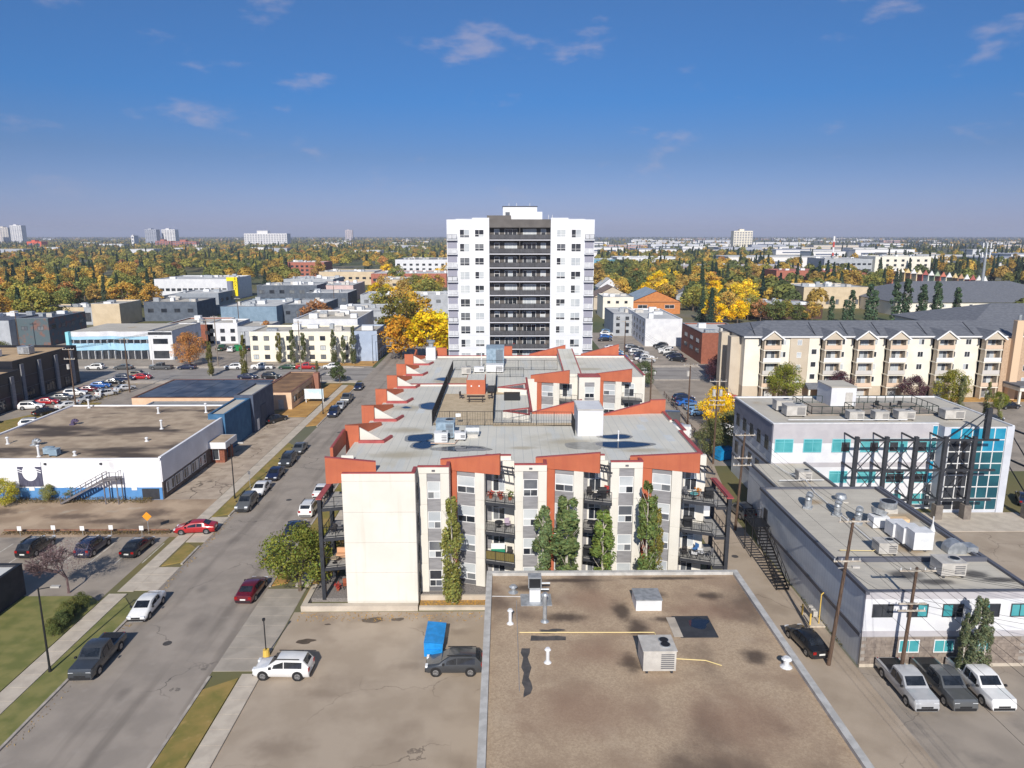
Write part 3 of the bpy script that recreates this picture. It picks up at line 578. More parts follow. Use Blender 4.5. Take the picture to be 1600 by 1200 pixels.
railing(AB, [(-8.6, 106), (-8.6, 118), (8.8, 118)], 1.7, RZ, 2.1, name='roof_fence', gap=.2); railing(AB, [(-1.3, 99.2), (-1.3, 112), (3.0, 112)], 1.5, RZ, 2.0, name='roof_fence', gap=.25)
MB().box(-2.5, -1.3, 99.5, 104, RZ + .3, RZ + .36).build('walkway', black, AB)
MB().box(-5.8, -5.2, 82.30, 82.34, 14.0, 14.4).build('fence_sign', frame_w, AB)
# standing water and damp rings
for i, (x, y, rx, ry, sd) in enumerate(((-9.4, 77.2, 1.35, 1.6, 1), (-8.7, 74.4, 1.2, 1.3, 2), (-4.6, 73.0, 2.4, 1.0, 3), (12.6, 74.3, 2.6, 1.25, 4), (12.4, 77.4, 1.9, .75, 6), (-9.9, 92.4, 1.3, 1.8, 5), (-9.3, 110.6, 1.2, 1.4, 8), (-12.9, 91.6, .5, .5, 9))):
    sheet('puddle', blob(x, y, rx, ry, 40, sd, .16), RZ + .012, water, AB); 
    sheet('damp_ring', blob(x, y, rx * 1.12 + .15, ry * 1.12 + .15, 40, sd, .18), RZ + .007, wetroof, AB)
sheet('damp_ring', blob(8.4, 73.9, 1.9, 1.5, 40, 12, .15), RZ + .0095, wetroof, AB)
patch = mat('roof_patch', S(206, 209, 208), S(198, 201, 201), sc=1)
for x, y, l in ((-11.2, 88.5, 4), (15.6, 80.2, 2.4), (17.9, 75.5, 2.6), (-11.6, 116, 5), (16.6, 84, 2.4)): sheet('roof_patch', rect(x, x + .9, y, y + l), RZ + .005, patch, AB)

# ------------------------------------------------------------------ things on that roof
def rooftop_unit(name, label, x, y, z, w, d, h, m=hvac, fans=1, group=None, rz=0., louv=True):
    r = thing(name, label, 'roof unit', (x, y, z), group, rz)
    b = MB(); b.box(-w / 2, w / 2, -d / 2, d / 2, .18, h); place('casing', b.mesh('casing', m), r, local=True)
    b = MB(); b.box(-w / 2 - .06, w / 2 + .06, -d / 2 - .06, d / 2 + .06, h + .001, h + .05); place('lid', b.mesh('lid', m), r, local=True)
    b = MB()
    for sx in (-1, 1): b.box(sx * w * .38 - .08, sx * w * .38 + .08, -d / 2, d / 2, 0, .178)
    place('skid', b.mesh('skid', steel), r, local=True)
    if louv:
        b = MB(); n = max(3, int((h - .5) / .14))
        for i in range(n): b.box(w * .04, w * .44, -d / 2 - .03, -d / 2 + .01, .36 + i * (h - .5) / n, .36 + i * (h - .5) / n + .07)
        place('louvre', b.mesh('louvre', grey_d), r, local=True)
        place('access_panel', MB().box(-w * .44, -w * .04, -d / 2 - .02, -d / 2 + .01, .34, h - .15).mesh('access_panel', m), r, local=True)
    for i in range(fans):
        b = MB(); fx = w * .22; fy = (i - (fans - 1) / 2) * min(d, 1.3) * .45; fr = min(w, d) * (.19 if fans > 1 else .26)
        b.cyl((fx, fy, h + .04), (fx, fy, h + .13), fr, n=14); c = place('fan_ring', b.mesh('fan_ring', galv), r, local=True)
        b = MB(); b.cyl((fx, fy, h + .131), (fx, fy, h + .14), fr * .86, n=14); place('fan_grille', b.mesh('fan_grille', black), c, local=True)
    return r
def vent_pipe(name, label, x, y, z, h, r=.12, m=galv, cap=True, group=None):
    t = thing(name, label, 'vent', (x, y, z), group)
    b = MB(); b.cyl((0, 0, 0), (0, 0, .15), r * 2.2, r * 1.2, 10); b.cyl((0, 0, .1), (0, 0, h), r, n=10); place('pipe', b.mesh('pipe', m), t, local=True)
    if cap: b = MB(); b.cyl((0, 0, h + .01), (0, 0, h + .16), r * 1.9, r * 1.1, 10); place('cap', b.mesh('cap', m), t, local=True)
    return t
def curved_duct(name, label, x, y, z, r=.35, h=1.0, rz=0., m=galv, group=None):
    t = thing(name, label, 'duct', (x, y, z), group, rz); b = MB(); pts = [(0, 0, 0), (0, 0, h * .6)]
    for i in range(1, 6): a = math.pi * .18 * i; pts.append((r * 1.4 * (1 - math.cos(a)), 0, h * .6 + r * 1.4 * math.sin(a)))
    b.tube(pts, r, 12); place('elbow', b.mesh('elbow', m), t, local=True); b = MB(); b.box(-r * 1.3, r * 1.3, -r * 1.3, r * 1.3, 0, .2); place('curb', b.mesh('curb', m), t, local=True)
    return t
rooftop_unit('rooftop_unit', 'blue grey rooftop air unit at the edge of the round puddle by the deck fence', -6.6, 77.6, RZ, 2.0, 2.0, 1.9, mat('hvac_bluegrey', S(150, 170, 186), S(130, 150, 166), sc=2), 1)
rooftop_unit('rooftop_unit', 'small white rooftop air unit standing in the puddle', -6.9, 75.2, RZ, 1.4, 1.0, 1.2, hvac_w, 1)
rooftop_unit('rooftop_unit', 'low white rooftop condenser between the blue grey unit and the steel drum', -4.9, 76.3, RZ, 1.2, .9, .9, hvac_w, 1)
t = thing('steel_drum_vent', 'shiny half round steel intake hood on the grey roof', 'vent', (-3.6, 77.6, RZ)); b = MB(); b.cyl((-.75, 0, .75), (.75, 0, .75), .55, n=16); place('hood', b.mesh('hood', galv), t, local=True); place('stand', MB().box(-.6, .6, -.4, .4, 0, .6).mesh('stand', hvac), t, local=True)
b = MB(); b.tube([(-8, 74.6, RZ + .15), (-5.4, 74.4, RZ + .15), (-5.1, 76.2, RZ + .15)], .06, 6); tag(b.build('gas_pipe', mat('copper_pipe', S(196, 170, 150), None, rough=.4)), 'pale pipe looping round the small white roof unit', 'pipe')
rooftop_unit('rooftop_unit', 'large tall grey air handler near the tower end of the long roof', -1.6, 122, RZ, 3.0, 4.0, 3.4, mat('hvac_bluegrey', (0, 0, 0)), 0)
rooftop_unit('rooftop_unit', 'white rooftop unit with two dark grilles below the tall air handler', -1.6, 116.5, RZ, 2.8, 1.6, 1.3, hvac_w, 0)
rooftop_unit('rooftop_unit', 'grey condenser inside the far roof fence', -6.2, 114.6, RZ, 1.5, 1.5, 1.2, hvac, 1)
rooftop_unit('rooftop_unit', 'cream ducted unit beside the grey condenser in the far roof fence', -4.2, 116.2, RZ, 1.6, 1.0, .9, hvac_w, 0)
vent_pipe('roof_vent', 'tall white plumbing pipe in front of the air handler', -3.9, 119.5, RZ, 2.8, .09, hvac_w)
t = thing('chimney', 'white chimney box with a steel cowl at the far left corner of the roof', 'chimney', (-13.4, 129.3, RZ)); place('stack', MB().box(-.85, .85, -.8, .8, 0, 2.2).mesh('stack', white_c), t, local=True)
b = MB(); b.cyl((0, 0, 2.2), (0, 0, 3.1), .45, n=12); b.cyl((0, 0, 3.1), (0, 0, 3.45), .75, .8, 12); place('cowl', b.mesh('cowl', galv), t, local=True)
vent_pipe('roof_vent', 'short white vent pipe at the edge of the wide puddle by the white stair hut', 12.5, 75.9, RZ, 1.0, .06, hvac_w); vent_pipe('roof_vent', 'thin vent pipe on the near right part of the grey roof', -14.2, 66.5, RZ, .35, .1)
# picnic table, benches, planters on the deck
tm = mat('weathered_timber', S(96, 84, 74), S(70, 62, 56), sc=6, stretch=(1, 8, 1), rough=.8)
t = thing('picnic_table', 'dark timber picnic table on the tan roof deck', 'table', (-3.9, 94.6, RZ + .105)); 
for i in range(5): place('plank', MB().box(-1.2, 1.2, -.42 + i * .17, -.27 + i * .17, .72, .76).mesh('plank', black if i else tm), t, local=True)
for y in (-.85, .85): place('bench_seat', MB().box(-1.2, 1.2, y - .15, y + .15, .42, .46).mesh('bench_seat', tm), t, local=True)
for x in (-.9, .9):
    b = MB(); b.beam((x, -.75, 0), (x, -.2, .72), .09); b.beam((x, .75, 0), (x, .2, .72), .09); b.beam((x, -.85, .39), (x, .85, .39), .08); place('leg', b.mesh('leg', tm), t, local=True)
def chair_mesh():
    s = MB().box(-.26, .26, -.26, .26, .40, .46).mesh('seat', steel); k = MB(); k.slab(-.26, .24, .26, .24, .46, .98, .05); return s, k.mesh('backrest', steel), MB().box(-.025, .025, -.025, .025, 0, .4).mesh('leg', black)
CS = chair_mesh()
def patio_chair(x, y, z, rz, label, mm=None, group=None):
    t = thing('patio_chair', label, 'chair', (x, y, z), group, rz)
    for me, nm in zip(CS[:2], ('seat', 'backrest')):
        o = place(nm, me, t, local=True)
        if mm: o.material_slots[0].link = 'OBJECT'; o.material_slots[0].material = mm
    for sx in (-.22, .22):
        for sy in (-.22, .22): place('leg', CS[2], t, (sx, sy, 0), local=True)
    return t
patio_chair(-5.9, 96.4, RZ + .105, 1.2, 'slatted chair left of the picnic table on the roof deck'); patio_chair(-2.0, 96.2, RZ + .105, -1.2, 'slatted chair right of the picnic table on the roof deck')
t = thing('planter_box', 'black planter box inside the fenced corner of the roof deck', 'planter', (1.0, 96.0, RZ)); place('box', MB().box(-1.1, 1.1, -.5, .5, 0, 1.0).mesh('box', black), t, local=True); place('soil', MB().box(-1.0, 1.0, -.4, .4, 1.0, 1.02).mesh('soil', mat('soil', S(60, 48, 40), S(80, 66, 52), sc=4)), t, local=True)
# balcony furniture
potm = mat('clay_pot', S(150, 84, 60), None); cush = mat('cushion_grey', S(120, 120, 124), S(100, 100, 104), sc=3); wick = mat('wicker', S(70, 66, 66), S(50, 48, 48), sc=9); redm = mat('red_fabric', S(170, 60, 56), None)
def pot_plant(x, y, z, label, leafc=S(92, 110, 48), h=.8, group=None):
    t = thing('potted_plant', label, 'plant', (x, y, z), group); b = MB(); b.cyl((0, 0, 0), (0, 0, .32), .15, .2, 10); place('pot', b.mesh('pot', potm), t, local=True)
    b = MB(); rd = random.Random(int(x * 91 + z * 7))
    for i in range(60):
        a = rd.uniform(0, 6.28); r = rd.uniform(0, .38); zc = .32 + rd.uniform(0, h); c = Vector((r * math.cos(a), r * math.sin(a), zc)); u = Vector((rd.uniform(-1, 1), rd.uniform(-1, 1), rd.uniform(-.4, 1))).normalized() * .13; v = u.cross(Vector((rd.uniform(-1, 1), rd.uniform(-1, 1), 1))).normalized() * .07; b.quad(c - u, c - v, c + u, c + v)
    place('leaves', b.mesh('leaves', mat('pot_leaf_%d' % int(leafc[0] * 999), leafc)), t, local=True)
    return t
def small_table(x, y, z, label, mm=steel):
    t = thing('patio_table', label, 'table', (x, y, z)); b = MB(); b.cyl((0, 0, .52), (0, 0, .56), .42, n=16); place('table_top', b.mesh('table_top', mm), t, local=True); b = MB(); b.cyl((0, 0, 0), (0, 0, .52), .05, n=8); b.cyl((0, 0, 0), (0, 0, .03), .25, n=10); place('pedestal', b.mesh('pedestal', black), t, local=True)
def barbecue(x, y, z, label):
    t = thing('barbecue', label, 'barbecue', (x, y, z)); place('cart', MB().box(-.4, .4, -.25, .25, 0, .8).mesh('cart', black), t, local=True); b = MB(); b.cyl((-.4, 0, .85), (.4, 0, .85), .27, n=14); place('lid', b.mesh('lid', black), t, local=True); place('shelf', MB().box(.4, .75, -.2, .2, .76, .8).mesh('shelf', steel), t, local=True)
F4, F3, F2 = 9.65, 6.6, 3.55
pot_plant(-1.4, 66.9, F4, 'red flowering pot on the top balcony above the bamboo screened balcony', S(170, 60, 50), .4); pot_plant(-.4, 66.6, F4, 'leafy red pot in the middle of the top balcony above the bamboo screen', S(160, 70, 60), .5); pot_plant(.5, 66.4, F4, 'bushy green plant on the top balcony above the bamboo screen', S(96, 110, 44), .7)
patio_chair(.3, 66.7, F3, .4, 'pale high backed chair on the balcony between the terracotta columns', mat('lilac_fabric', S(176, 160, 176), None)); small_table(-.6, 67, F3, 'low dark patio table beside the pale high backed chair')
t = thing('canopy_swing', 'green and white cushioned bench behind the bamboo screen', 'bench', (-.7, 67.2, F2)); place('seat', MB().box(-.7, .7, -.3, .3, .3, .5).mesh('seat', mat('green_fabric', S(30, 130, 100), S(40, 150, 112), sc=4)), t, local=True); place('backrest', MB().box(-.7, .7, .22, .32, .5, 1.1).mesh('backrest', frame_w), t, local=True)
patio_chair(.4, 66.7, F2, -.3, 'black chair behind the bamboo screen', wick)
patio_chair(8.5, 67.3, F4, .5, 'round dark wicker chair on the top balcony beside the pergola', wick); barbecue(9.6, 66.9, F4, 'black covered barbecue on the top balcony beside the pergola'); small_table(9.0, 66.4, F4, 'dark patio table in front of the covered barbecue'); patio_chair(10.0, 67.5, F4, -.6, 'red folding chair behind the covered barbecue', redm)
small_table(8.6, 67, F3, 'dark patio table on the balcony half hidden by the short aspen'); barbecue(8.3, 67.0, F2, 'black barbecue on the low balcony behind the short aspen')
barbecue(20.1, 66.8, F4, 'dark square barbecue on the top corner balcony'); small_table(18.6, 66.6, F4, 'teal topped table on the top corner balcony', mat('teal_top', S(110, 180, 180), None)); pot_plant(19.2, 67.4, F4, 'orange chrysanthemum pot on the top corner balcony', S(200, 130, 50), .5); patio_chair(18.0, 67.2, F4, .5, 'grey chair beside the teal topped table', cush)
barbecue(18.2, 67.0, F3, 'black barbecue on the bare middle corner balcony')
for i, (x, y, c_) in enumerate(((18.0, 66.6, 'd'), (18.9, 66.4, 'w'), (19.6, 66.6, 'w'), (20.4, 66.4, 'g'), (19.2, 67.4, 'b'))):
    patio_chair(x, y, F2, i * 1.3, ('dark wicker chair', 'white folding chair', 'white garden chair', 'grey cushioned chair', 'blue deck chair')[i] + ' on the cluttered lowest corner balcony', (wick, frame_w, hvac_w, cush, mat('blue_fabric', S(70, 120, 180), None))[i])
patio_chair(-16.2, 66.0, F3, .5, 'grey cushioned chair on the street side balcony above the tan sofa', cush); patio_chair(-16.8, 65.6, F3, -.7, 'dark chair by the rail of the street side balcony above the tan sofa', wick)
t = thing('patio_sofa', 'tan cushioned sofa on the middle street side balcony', 'sofa', (-16.1, 66.8, F2)); tn = mat('tan_fabric', S(206, 160, 124), None); place('seat', MB().box(-.7, .7, -.35, .35, .12, .45).mesh('seat', tn), t, local=True); place('backrest', MB().box(-.7, .7, .2, .38, .45, .9).mesh('backrest', tn), t, local=True); small_table(-16.7, 65.5, F2, 'pale round table in front of the tan sofa', tan_deck)
pot_plant(-16.6, 65.8, .45, 'terracotta pot on the ground patio under the street side balconies', S(170, 110, 60), .5); patio_chair(-15.9, 66.2, .45, .3, 'wooden chair on the ground patio under the street side balconies', potm)
# ================================================================== generic flat-roofed building
def flat(name, label, x0, x1, y0, y1, h, wm, rm=None, wins=(), par=.45, copm=None, cat='building', z0=0., loc=None, roofgap=.0):
    r = thing(name, label, cat, loc or ((x0 + x1) / 2, y0, 0))
    MB().box(x0, x1, y0, y1, z0, h).build('wall', wm, r)
    sheet('roof', rect(x0 + .2, x1 - .2, y0 + .2, y1 - .2), h + .02, rm or roof2, r, t=.018)
    if par:
        b = MB(); c = MB(); q = copm or galv
        for a in ((x0, x1, y0, y0 + .25), (x0, x1, y1 - .25, y1), (x0, x0 + .25, y0 + .25, y1 - .25), (x1 - .25, x1, y0 + .25, y1 - .25)): b.box(*a, h, h + par)
        b.build('parapet', wm, r)
        for a in ((x0 - .05, x1 + .05, y0 - .05, y0 + .3), (x0 - .05, x1 + .05, y1 - .3, y1 + .05), (x0 - .05, x0 + .3, y0 + .3, y1 - .3), (x1 - .3, x1 + .05, y0 + .3, y1 - .3)): c.box(*a, h + par + .002, h + par + .07)
        c.build('coping', q, r)
    wrow(r, x0, x1, y0, y1, wins)
    return r
def wrow(r, x0, x1, y0, y1, wins):
    for s in wins:
        face, n, z, ww, hh, pat = s[:6]; a, c = s[6:8] if len(s) > 7 else (0, 1); fr = s[8] if len(s) > 8 else frame_d
        for i in range(n):
            u = a + (c - a) * (i + .5) / n; pt = pick(pat)
            cols = (.5,) if ww < 2.6 else tuple(j / round(ww / 1.2) for j in range(1, round(ww / 1.2)))
            if face == 'f': win(r, (x0 + (x1 - x0) * u, y0, z), ww, hh, 0, cols, pat=pt, fr=fr)
            if face == 'l': win(r, (x0, y0 + (y1 - y0) * u, z), ww, hh, -math.pi / 2, cols, pat=pt, fr=fr)
            if face == 'r': win(r, (x1, y0 + (y1 - y0) * u, z), ww, hh, math.pi / 2, cols, pat=pt, fr=fr)
# ================================================================== WHITE TOWER
TW = thing('apartment_tower', 'tall white apartment tower with a dark central balcony recess behind the terracotta trimmed building', 'tower', (3.3, 150, 0))
tdark = mat('tower_charcoal', S(104, 100, 98), S(94, 90, 88), sc=.5); tlav = mat('tower_shade', S(150, 150, 164), None)
MB().box(-11.8, -3.1, 150, 172, 0, 38.2).build('wall', tower_w, TW); MB().box(9.52, 18.5, 150, 172, 0, 38.2).build('wall', tower_w, TW)
MB().box(-3.1, 9.52, 151.6, 172, 0, 37.9).build('recess_wall', tdark, TW); MB().box(-3.1, 9.52, 150.02, 151.6, 36.6, 38.25).build('fascia', tdark, TW)
MB().box(-11.6, 18.3, 150.3, 171.7, 38.2, 38.22).build('roof', roof2, TW)
# stepped parapets and penthouse
MB().box(-6.6, -3.1, 149.97, 150.4, 38.2, 38.55).build('parapet', tower_w, TW); MB().box(9.52, 13.1, 149.97, 150.4, 38.2, 38.55).build('parapet', tower_w, TW); MB().box(-9.9, -6.6, 149.97, 150.4, 38.2, 38.32).build('parapet', tower_w, TW); MB().box(13.1, 16.5, 149.97, 150.4, 38.2, 38.32).build('parapet', tower_w, TW)
ph = MB().box(-.3, 6.9, 155, 166, 38.22, 40.9).build('penthouse', tower_w, TW); MB().box(-.4, 7.0, 154.9, 166.1, 40.9, 41.05).build('coping', steel, ph); MB().box(6.9, 8.0, 155, 166, 38.22, 39.9).build('penthouse_side', tower_w, ph); MB().box(-3.6, 1.4, 153, 154.9, 38.22, 39.1).build('penthouse_screen', tdark, ph)
win(ph, (.7, 155, 38.9), .9, .9, cols=(), pat='m', fr=frame_d)
for x in (1, 2.6, 5.4, 9.4, 10.2): b = MB(); b.cyl((x, 156, 38.2), (x, 156, 41.7 if x < 8 else 39.3), .05, n=6); b.build('antenna', hvac_w, TW)
BW = 'dbdb bbdd dddd bbbb dbmm mmdd dddb'
rail_t = MB()
for i in range(13):
    zf = 34.21 - 2.83 * i
    if zf < 0: break
    for x, w_ in ((-8.15, 2.05), (-5.13, 1.9), (11.68, 1.9), (14.76, 2.05)):
        win(TW, (x, 150, zf + (.35 if w_ > 2 else .5)), w_, 1.68 if w_ > 2 else 1.5, cols=(.46,), rows=(.68,), pat=pick(BW), ft=.08)
    for x0, x1, rx in ((-11.78, -9.62, 0), (16.45, 18.48, 1)):                          # end balconies; a flat lavender panel on the wall paints their recess shade
        MB().box(x0 + .1, x1 - .1, 149.95, 150.0, zf + .05 - 2.83, zf - .22).build('recess_shade', tlav, TW)
        MB().box(x0, x1, 149.3, 150, zf - .2, zf).build('balcony_slab', tower_w, TW); railing(TW, [(x0 + .1, 149.35), (x1 - .1, 149.35)], 1.0, zf, 1.0, bars=False, name='balcony_railing', m=frame_w if i % 3 else black)
        MB().box(x0 + .15, x1 - .15, 149.38, 149.4, zf + .15, zf + .95).build('railing_panel', mat('railing_frost', S(206, 208, 212), S(190, 192, 198), sc=1, rough=.3), TW)
    MB().box(-3.08, 9.5, 149.9, 151.6, zf - .22, zf - .02).build('balcony_slab', mat('tower_slab', S(196, 196, 202), None), TW)
    railing(TW, [(-3.0, 149.98), (9.4, 149.98)], 1.05, zf - .02, 3.1, bars=True, gap=.35, name='balcony_railing', t=.06)
    MB().box(-2.95, 9.35, 150.02, 150.035, zf + .12, zf + .95).build('railing_panel', mat('railing_tint', S(92, 92, 96), S(80, 80, 84), sc=.8, rough=.25), TW)
    MB().box(3.1, 3.22, 150.1, 151.6, zf, zf + 2.5).build('balcony_divider', tdark, TW)
    for x, w_, nc in ((-1.57, 1.1, ()), (1.35, 2.6, (.28, .64)), (5.25, 2.8, (.3, .66)), (8.1, 1.1, ())): win(TW, (x, 151.6, zf + .2), w_, 1.95, cols=nc, rows=(.35,) if not nc else (), pat=pick('bd db dd bb dm'), ft=.09)
cush2 = [frame_w, cush, redm, wick, tn]
for i, (x, fl) in enumerate(((5.6, 3), (6.3, 3), (8.2, 3), (.2, 6), (1.2, 6), (5, 6), (6.2, 6), (2.1, 8), (4.2, 8), (8.8, 8), (1.8, 5), (8.6, 4))):
    patio_chair(x, 150.8, 34.21 - 2.83 * fl, i, f"{('white', 'grey', 'red', 'dark wicker', 'tan')[i % 5]} balcony chair in the tower recess, {('third', 'fourth', 'fifth', 'sixth', 'seventh', 'eighth')[fl - 3]} floor below the top", cush2[i % 5], 'chairs on the tower balconies')
# ================================================================== NEAR GRAVEL ROOF
NB = thing('flat_roof_building', 'low building with a stained tan gravel roof and pale metal edge before the aspens', 'building', (10, 60, 0))
nw = mat('near_wall', S(196, 190, 180), S(184, 178, 170), sc=.6)
MB().box(-1.5, 20.95, 18, 60.1, 0, 4.9).build('wall', nw, NB); sheet('roof', rect(-1.4, 20.85, 18.1, 60.0), 4.93, gravel_roof, NB, t=.025)
b = MB(); b.box(-1.65, -1.15, 17.9, 60.25, 4.8, 5.22); b.box(20.6, 21.1, 17.9, 60.25, 4.8, 5.22); b.box(-1.15, 20.6, 59.8, 60.25, 4.8, 5.22); b.build('metal_edge', mat('edge_flashing', S(196, 194, 190), S(176, 174, 170), sc=1.5, rough=.5), NB)
dmp = mat('tar_patch', S(74, 72, 72), S(92, 88, 86), sc=1.6, rough=.6)
sheet('tar_patch', [(1.9, 49.2), (4.6, 49.25), (4.65, 49.75), (3.9, 49.9), (3.2, 49.8), (2.0, 49.95)], 4.945, dmp, NB); sheet('tar_patch', [(1.2, 42.4)] + [(1.22 + .1 * math.sin(i * 2.1), 42.8 + i * .6) for i in range(10)] + [(1.75 + .12 * math.sin(i * 1.7 + 1), 48.2 - i * .6) for i in range(10)], 4.943, dmp, NB); sheet('tar_patch', blob(3.5, 50.55, .95, .3, 40, 15, .42), 4.947, dmp, NB)
u = MB().box(13.4, 16.3, 49.5, 52.6, 4.93, 4.99).build('roof_well', mat('bitumen_black', S(52, 54, 58), S(64, 66, 70), sc=1.5, rough=.5), NB); sheet('puddle', blob(15.3, 51.5, .8, .8, 30, 2, .2), 5.0, water, u); sheet('well_edge', rect(12.9, 13.6, 49.5, 52.4), 5.0, concrete, u)
Z5 = 4.93
t = thing('exhaust_stack', 'white exhaust hood with a fan cage on the near gravel roof', 'vent', (2.5, 55.4, Z5)); place('cabinet', MB().box(-.45, .45, -.4, .4, 0, 1.1).mesh('cabinet', hvac_w), t, local=True); place('fan_cage', MB().box(-.5, .5, .0, .9, 1.1, 1.9).mesh('fan_cage', black), t, local=True); place('cage_frame', MB().box(-.56, .56, .1, .98, 1.9, 1.98).box(-.56, -.48, -.06, .02, 1.1, 1.9).box(.48, .56, -.06, .02, 1.1, 1.9).mesh('cage_frame', galv), t, local=True); place('pad', MB().box(-1.2, 1.4, -1.0, 1.0, 0, .05).mesh('pad', galv), t, local=True)
b = MB(); b.cyl((.5, .5, 1.3), (1.3, .5, 1.3), .09, n=8); b.cyl((.5, .2, .9), (1.2, .2, .9), .09, n=8); place('pipe', b.mesh('pipe', galv), t, local=True)
vent_pipe('roof_vent', 'tall tapering steel exhaust pipe behind the tar patch on the gravel roof', 3.15, 52.0, Z5, 2.3, .16); vent_pipe('roof_vent', 'short white vent pipe near the metal edge of the gravel roof', -.0 + .4, 51.7, Z5, 1.1, .13, hvac_w); vent_pipe('roof_vent', 'short white vent pipe beside the straight tar strip', 3.05, 46.4, Z5, 1.0, .13, hvac_w); vent_pipe('roof_vent', 'small round vent next to the exhaust hood with the fan cage', .7, 56.8, Z5, .5, .2, galv); vent_pipe('roof_vent', 'small white vent box by the alley edge of the gravel roof', 20.0, 45.7, Z5, .6, .2, hvac_w)
t = thing('skylight_curb', 'low white box curb on the near gravel roof', 'roof unit', (11.75, 54.5, Z5)); place('curb', MB().box(-1.05, 1.05, -.95, .95, 0, .9).mesh('curb', hvac_w), t, local=True); place('lid', MB().box(-1.1, 1.1, -1.0, 1.0, .9, 1.0).mesh('lid', galv), t, local=True)
rooftop_unit('rooftop_unit', 'big beige rooftop unit with two round fans on the near gravel roof', 10.8, 46.0, Z5, 2.3, 2.0, 1.7, hvac, 2)
def pipe_run(name, label, pts, r=.038, m=None): b = MB(); b.tube(pts, r, 6); return tag(b.build(name, m or mat('gas_pipe_cream', S(222, 200, 140), None, rough=.5)), label, 'pipe')
pipe_run('gas_pipe', 'long cream gas pipe across the near gravel roof', [(1.1, 50.2, Z5 + .12), (11.5, 50.1, Z5 + .12), (11.6, 47.6, Z5 + .12), (11.6, 47.1, Z5 + .6)]); pipe_run('gas_pipe', 'cream gas pipe running from the big beige unit towards the alley', [(12.1, 46.4, Z5 + .25), (14.4, 46.3, Z5 + .15), (15.4, 45.7, Z5 + .12)])
pipe_run('roof_conduit', 'thin grey conduit down the near gravel roof beside the tar strip', [(.95, 55.2, Z5 + .06), (.95, 43, Z5 + .06)], .022, galv); pipe_run('roof_conduit', 'thin pale conduit from the metal edge to the exhaust hood', [(-1.1, 56.0, Z5 + .06), (1.3, 55.9, Z5 + .06)], .025, hvac_w)
# ================================================================== RIGHT: TWO-STOREY OFFICE
RB = thing('two_storey_office', 'two storey white office with teal windows and brown brick base beside the alley', 'building', (36, 53.1, 0))
lav = mat('lavender_band', S(184, 181, 185), S(176, 173, 178), sc=.8); siding = mat('pale_siding', S(222, 226, 230), S(212, 216, 221), sc=.5); overlay(siding, S(160, 166, 172), .1, .008, .02, amount=.5, seams=(1, .5))
brick = mat('brick_brown', S(146, 134, 124), S(126, 115, 107), sc=2.5, bump=.15, bsc=8); dkc = mat('dark_coping', S(92, 94, 104), None, rough=.5)
MB().box(29.3, 43, 53.3, 77.5, 0, 6.6).build('wall', siding, RB)
MB().box(29.28, 43.02, 53.12, 53.3, 3.25, 6.1).build('front_wall', white_c, RB); MB().box(29.28, 43.02, 53.1, 53.3, 6.102, 6.75).build('fascia', lav, RB); MB().box(29.28, 43.02, 53.1, 53.3, 2.75, 3.248).build('belt_band', lav, RB)
br = MB().box(29.28, 43.02, 53.08, 53.3, .3, 2.748).build('brick_base', mat('mortar', S(150, 144, 138), None), RB); MB().box(29.28, 43.02, 53.05, 53.3, 0, .298).build('plinth', concrete, RB)
bm = MB().box(.01, .79, -.035, .05, .01, .285).mesh('brick', brick); xs_ = 0
for r_ in range(8):
    for c_ in range(17):
        x = 29.3 + c_ * .8 + (r_ % 2) * .35
        if x + .8 < 43: place('brick', bm, br, (x, 53.08, .3 + r_ * .3))
b = MB(); b.box(29.15, 29.5, 53.0, 77.6, 6.55, 6.85); b.box(42.8, 43.15, 53.0, 77.6, 6.55, 6.85); b.box(29.5, 42.8, 53.0, 53.35, 6.76, 6.85); b.box(29.5, 42.8, 77.3, 77.6, 6.55, 6.85); b.build('coping', dkc, RB)
sheet('roof', rect(29.4, 42.9, 53.2, 77.4), 6.63, roof2, RB, t=.02)
b = MB(); b.box(29.5, 42.8, 58.7, 59.0, 6.63, 7.05); b.box(42.2, 42.5, 59, 77.3, 6.63, 6.95); b.build('roof_upstand', dkc, RB)
for i, x in enumerate((30.75, 33.6, 36.5, 39.5, 42.0)): win(RB, (x, 53.12, 4.5), 1.7 if i < 4 else 1.5, 1.15, cols=(.5,), pat=('dd', 'dt', 'td', 'td', 'tt')[i], fr=frame_d)
for i, x in enumerate((33.2, 36.1, 39.0)): win(RB, (x, 53.05, 1.35), 1.7, 1.15, cols=(.5,), pat='tt', fr=frame_w)
for z in (2.6,): MB().box(29.18, 29.3, 53.3, 77.5, z, z + .35).build('wall_trim', dkc, RB)
MB().box(29.2, 29.3, 75.0, 76.0, 2.9, 5.0).build('door', steel, RB)
# link building and three-storey office
LK = thing('link_block', 'low grey roofed link between the two storey and three storey offices', 'building', (34, 77.6, 0)); MB().box(31.5, 38.6, 77.62, 87.95, 0, 6.2).build('wall', siding, LK); sheet('roof', rect(31.6, 38.5, 77.7, 87.9), 6.23, roof2, LK, t=.02); MB().box(31.4, 31.65, 77.62, 87.9, 6.2, 6.5).build('coping', dkc, LK); MB().box(38.45, 38.7, 77.62, 87.9, 6.2, 6.5).build('coping', dkc, LK)
RC = thing('three_storey_office', 'three storey white and lavender office with teal windows and a blue glass corner', 'building', (48, 88, 0))
MB().box(34.3, 55.4, 88.2, 103.5, 0, 11.4).build('wall', siding, RC); MB().box(34.28, 55.4, 88, 88.2, 0, 8.95).build('front_wall', white_c, RC); MB().box(34.26, 55.4, 87.96, 88.2, 8.952, 11.5).build('fascia', lav, RC); MB().box(34.28, 55.4, 87.97, 88.0, 5.75, 6.35).build('belt_band', lav, RC)
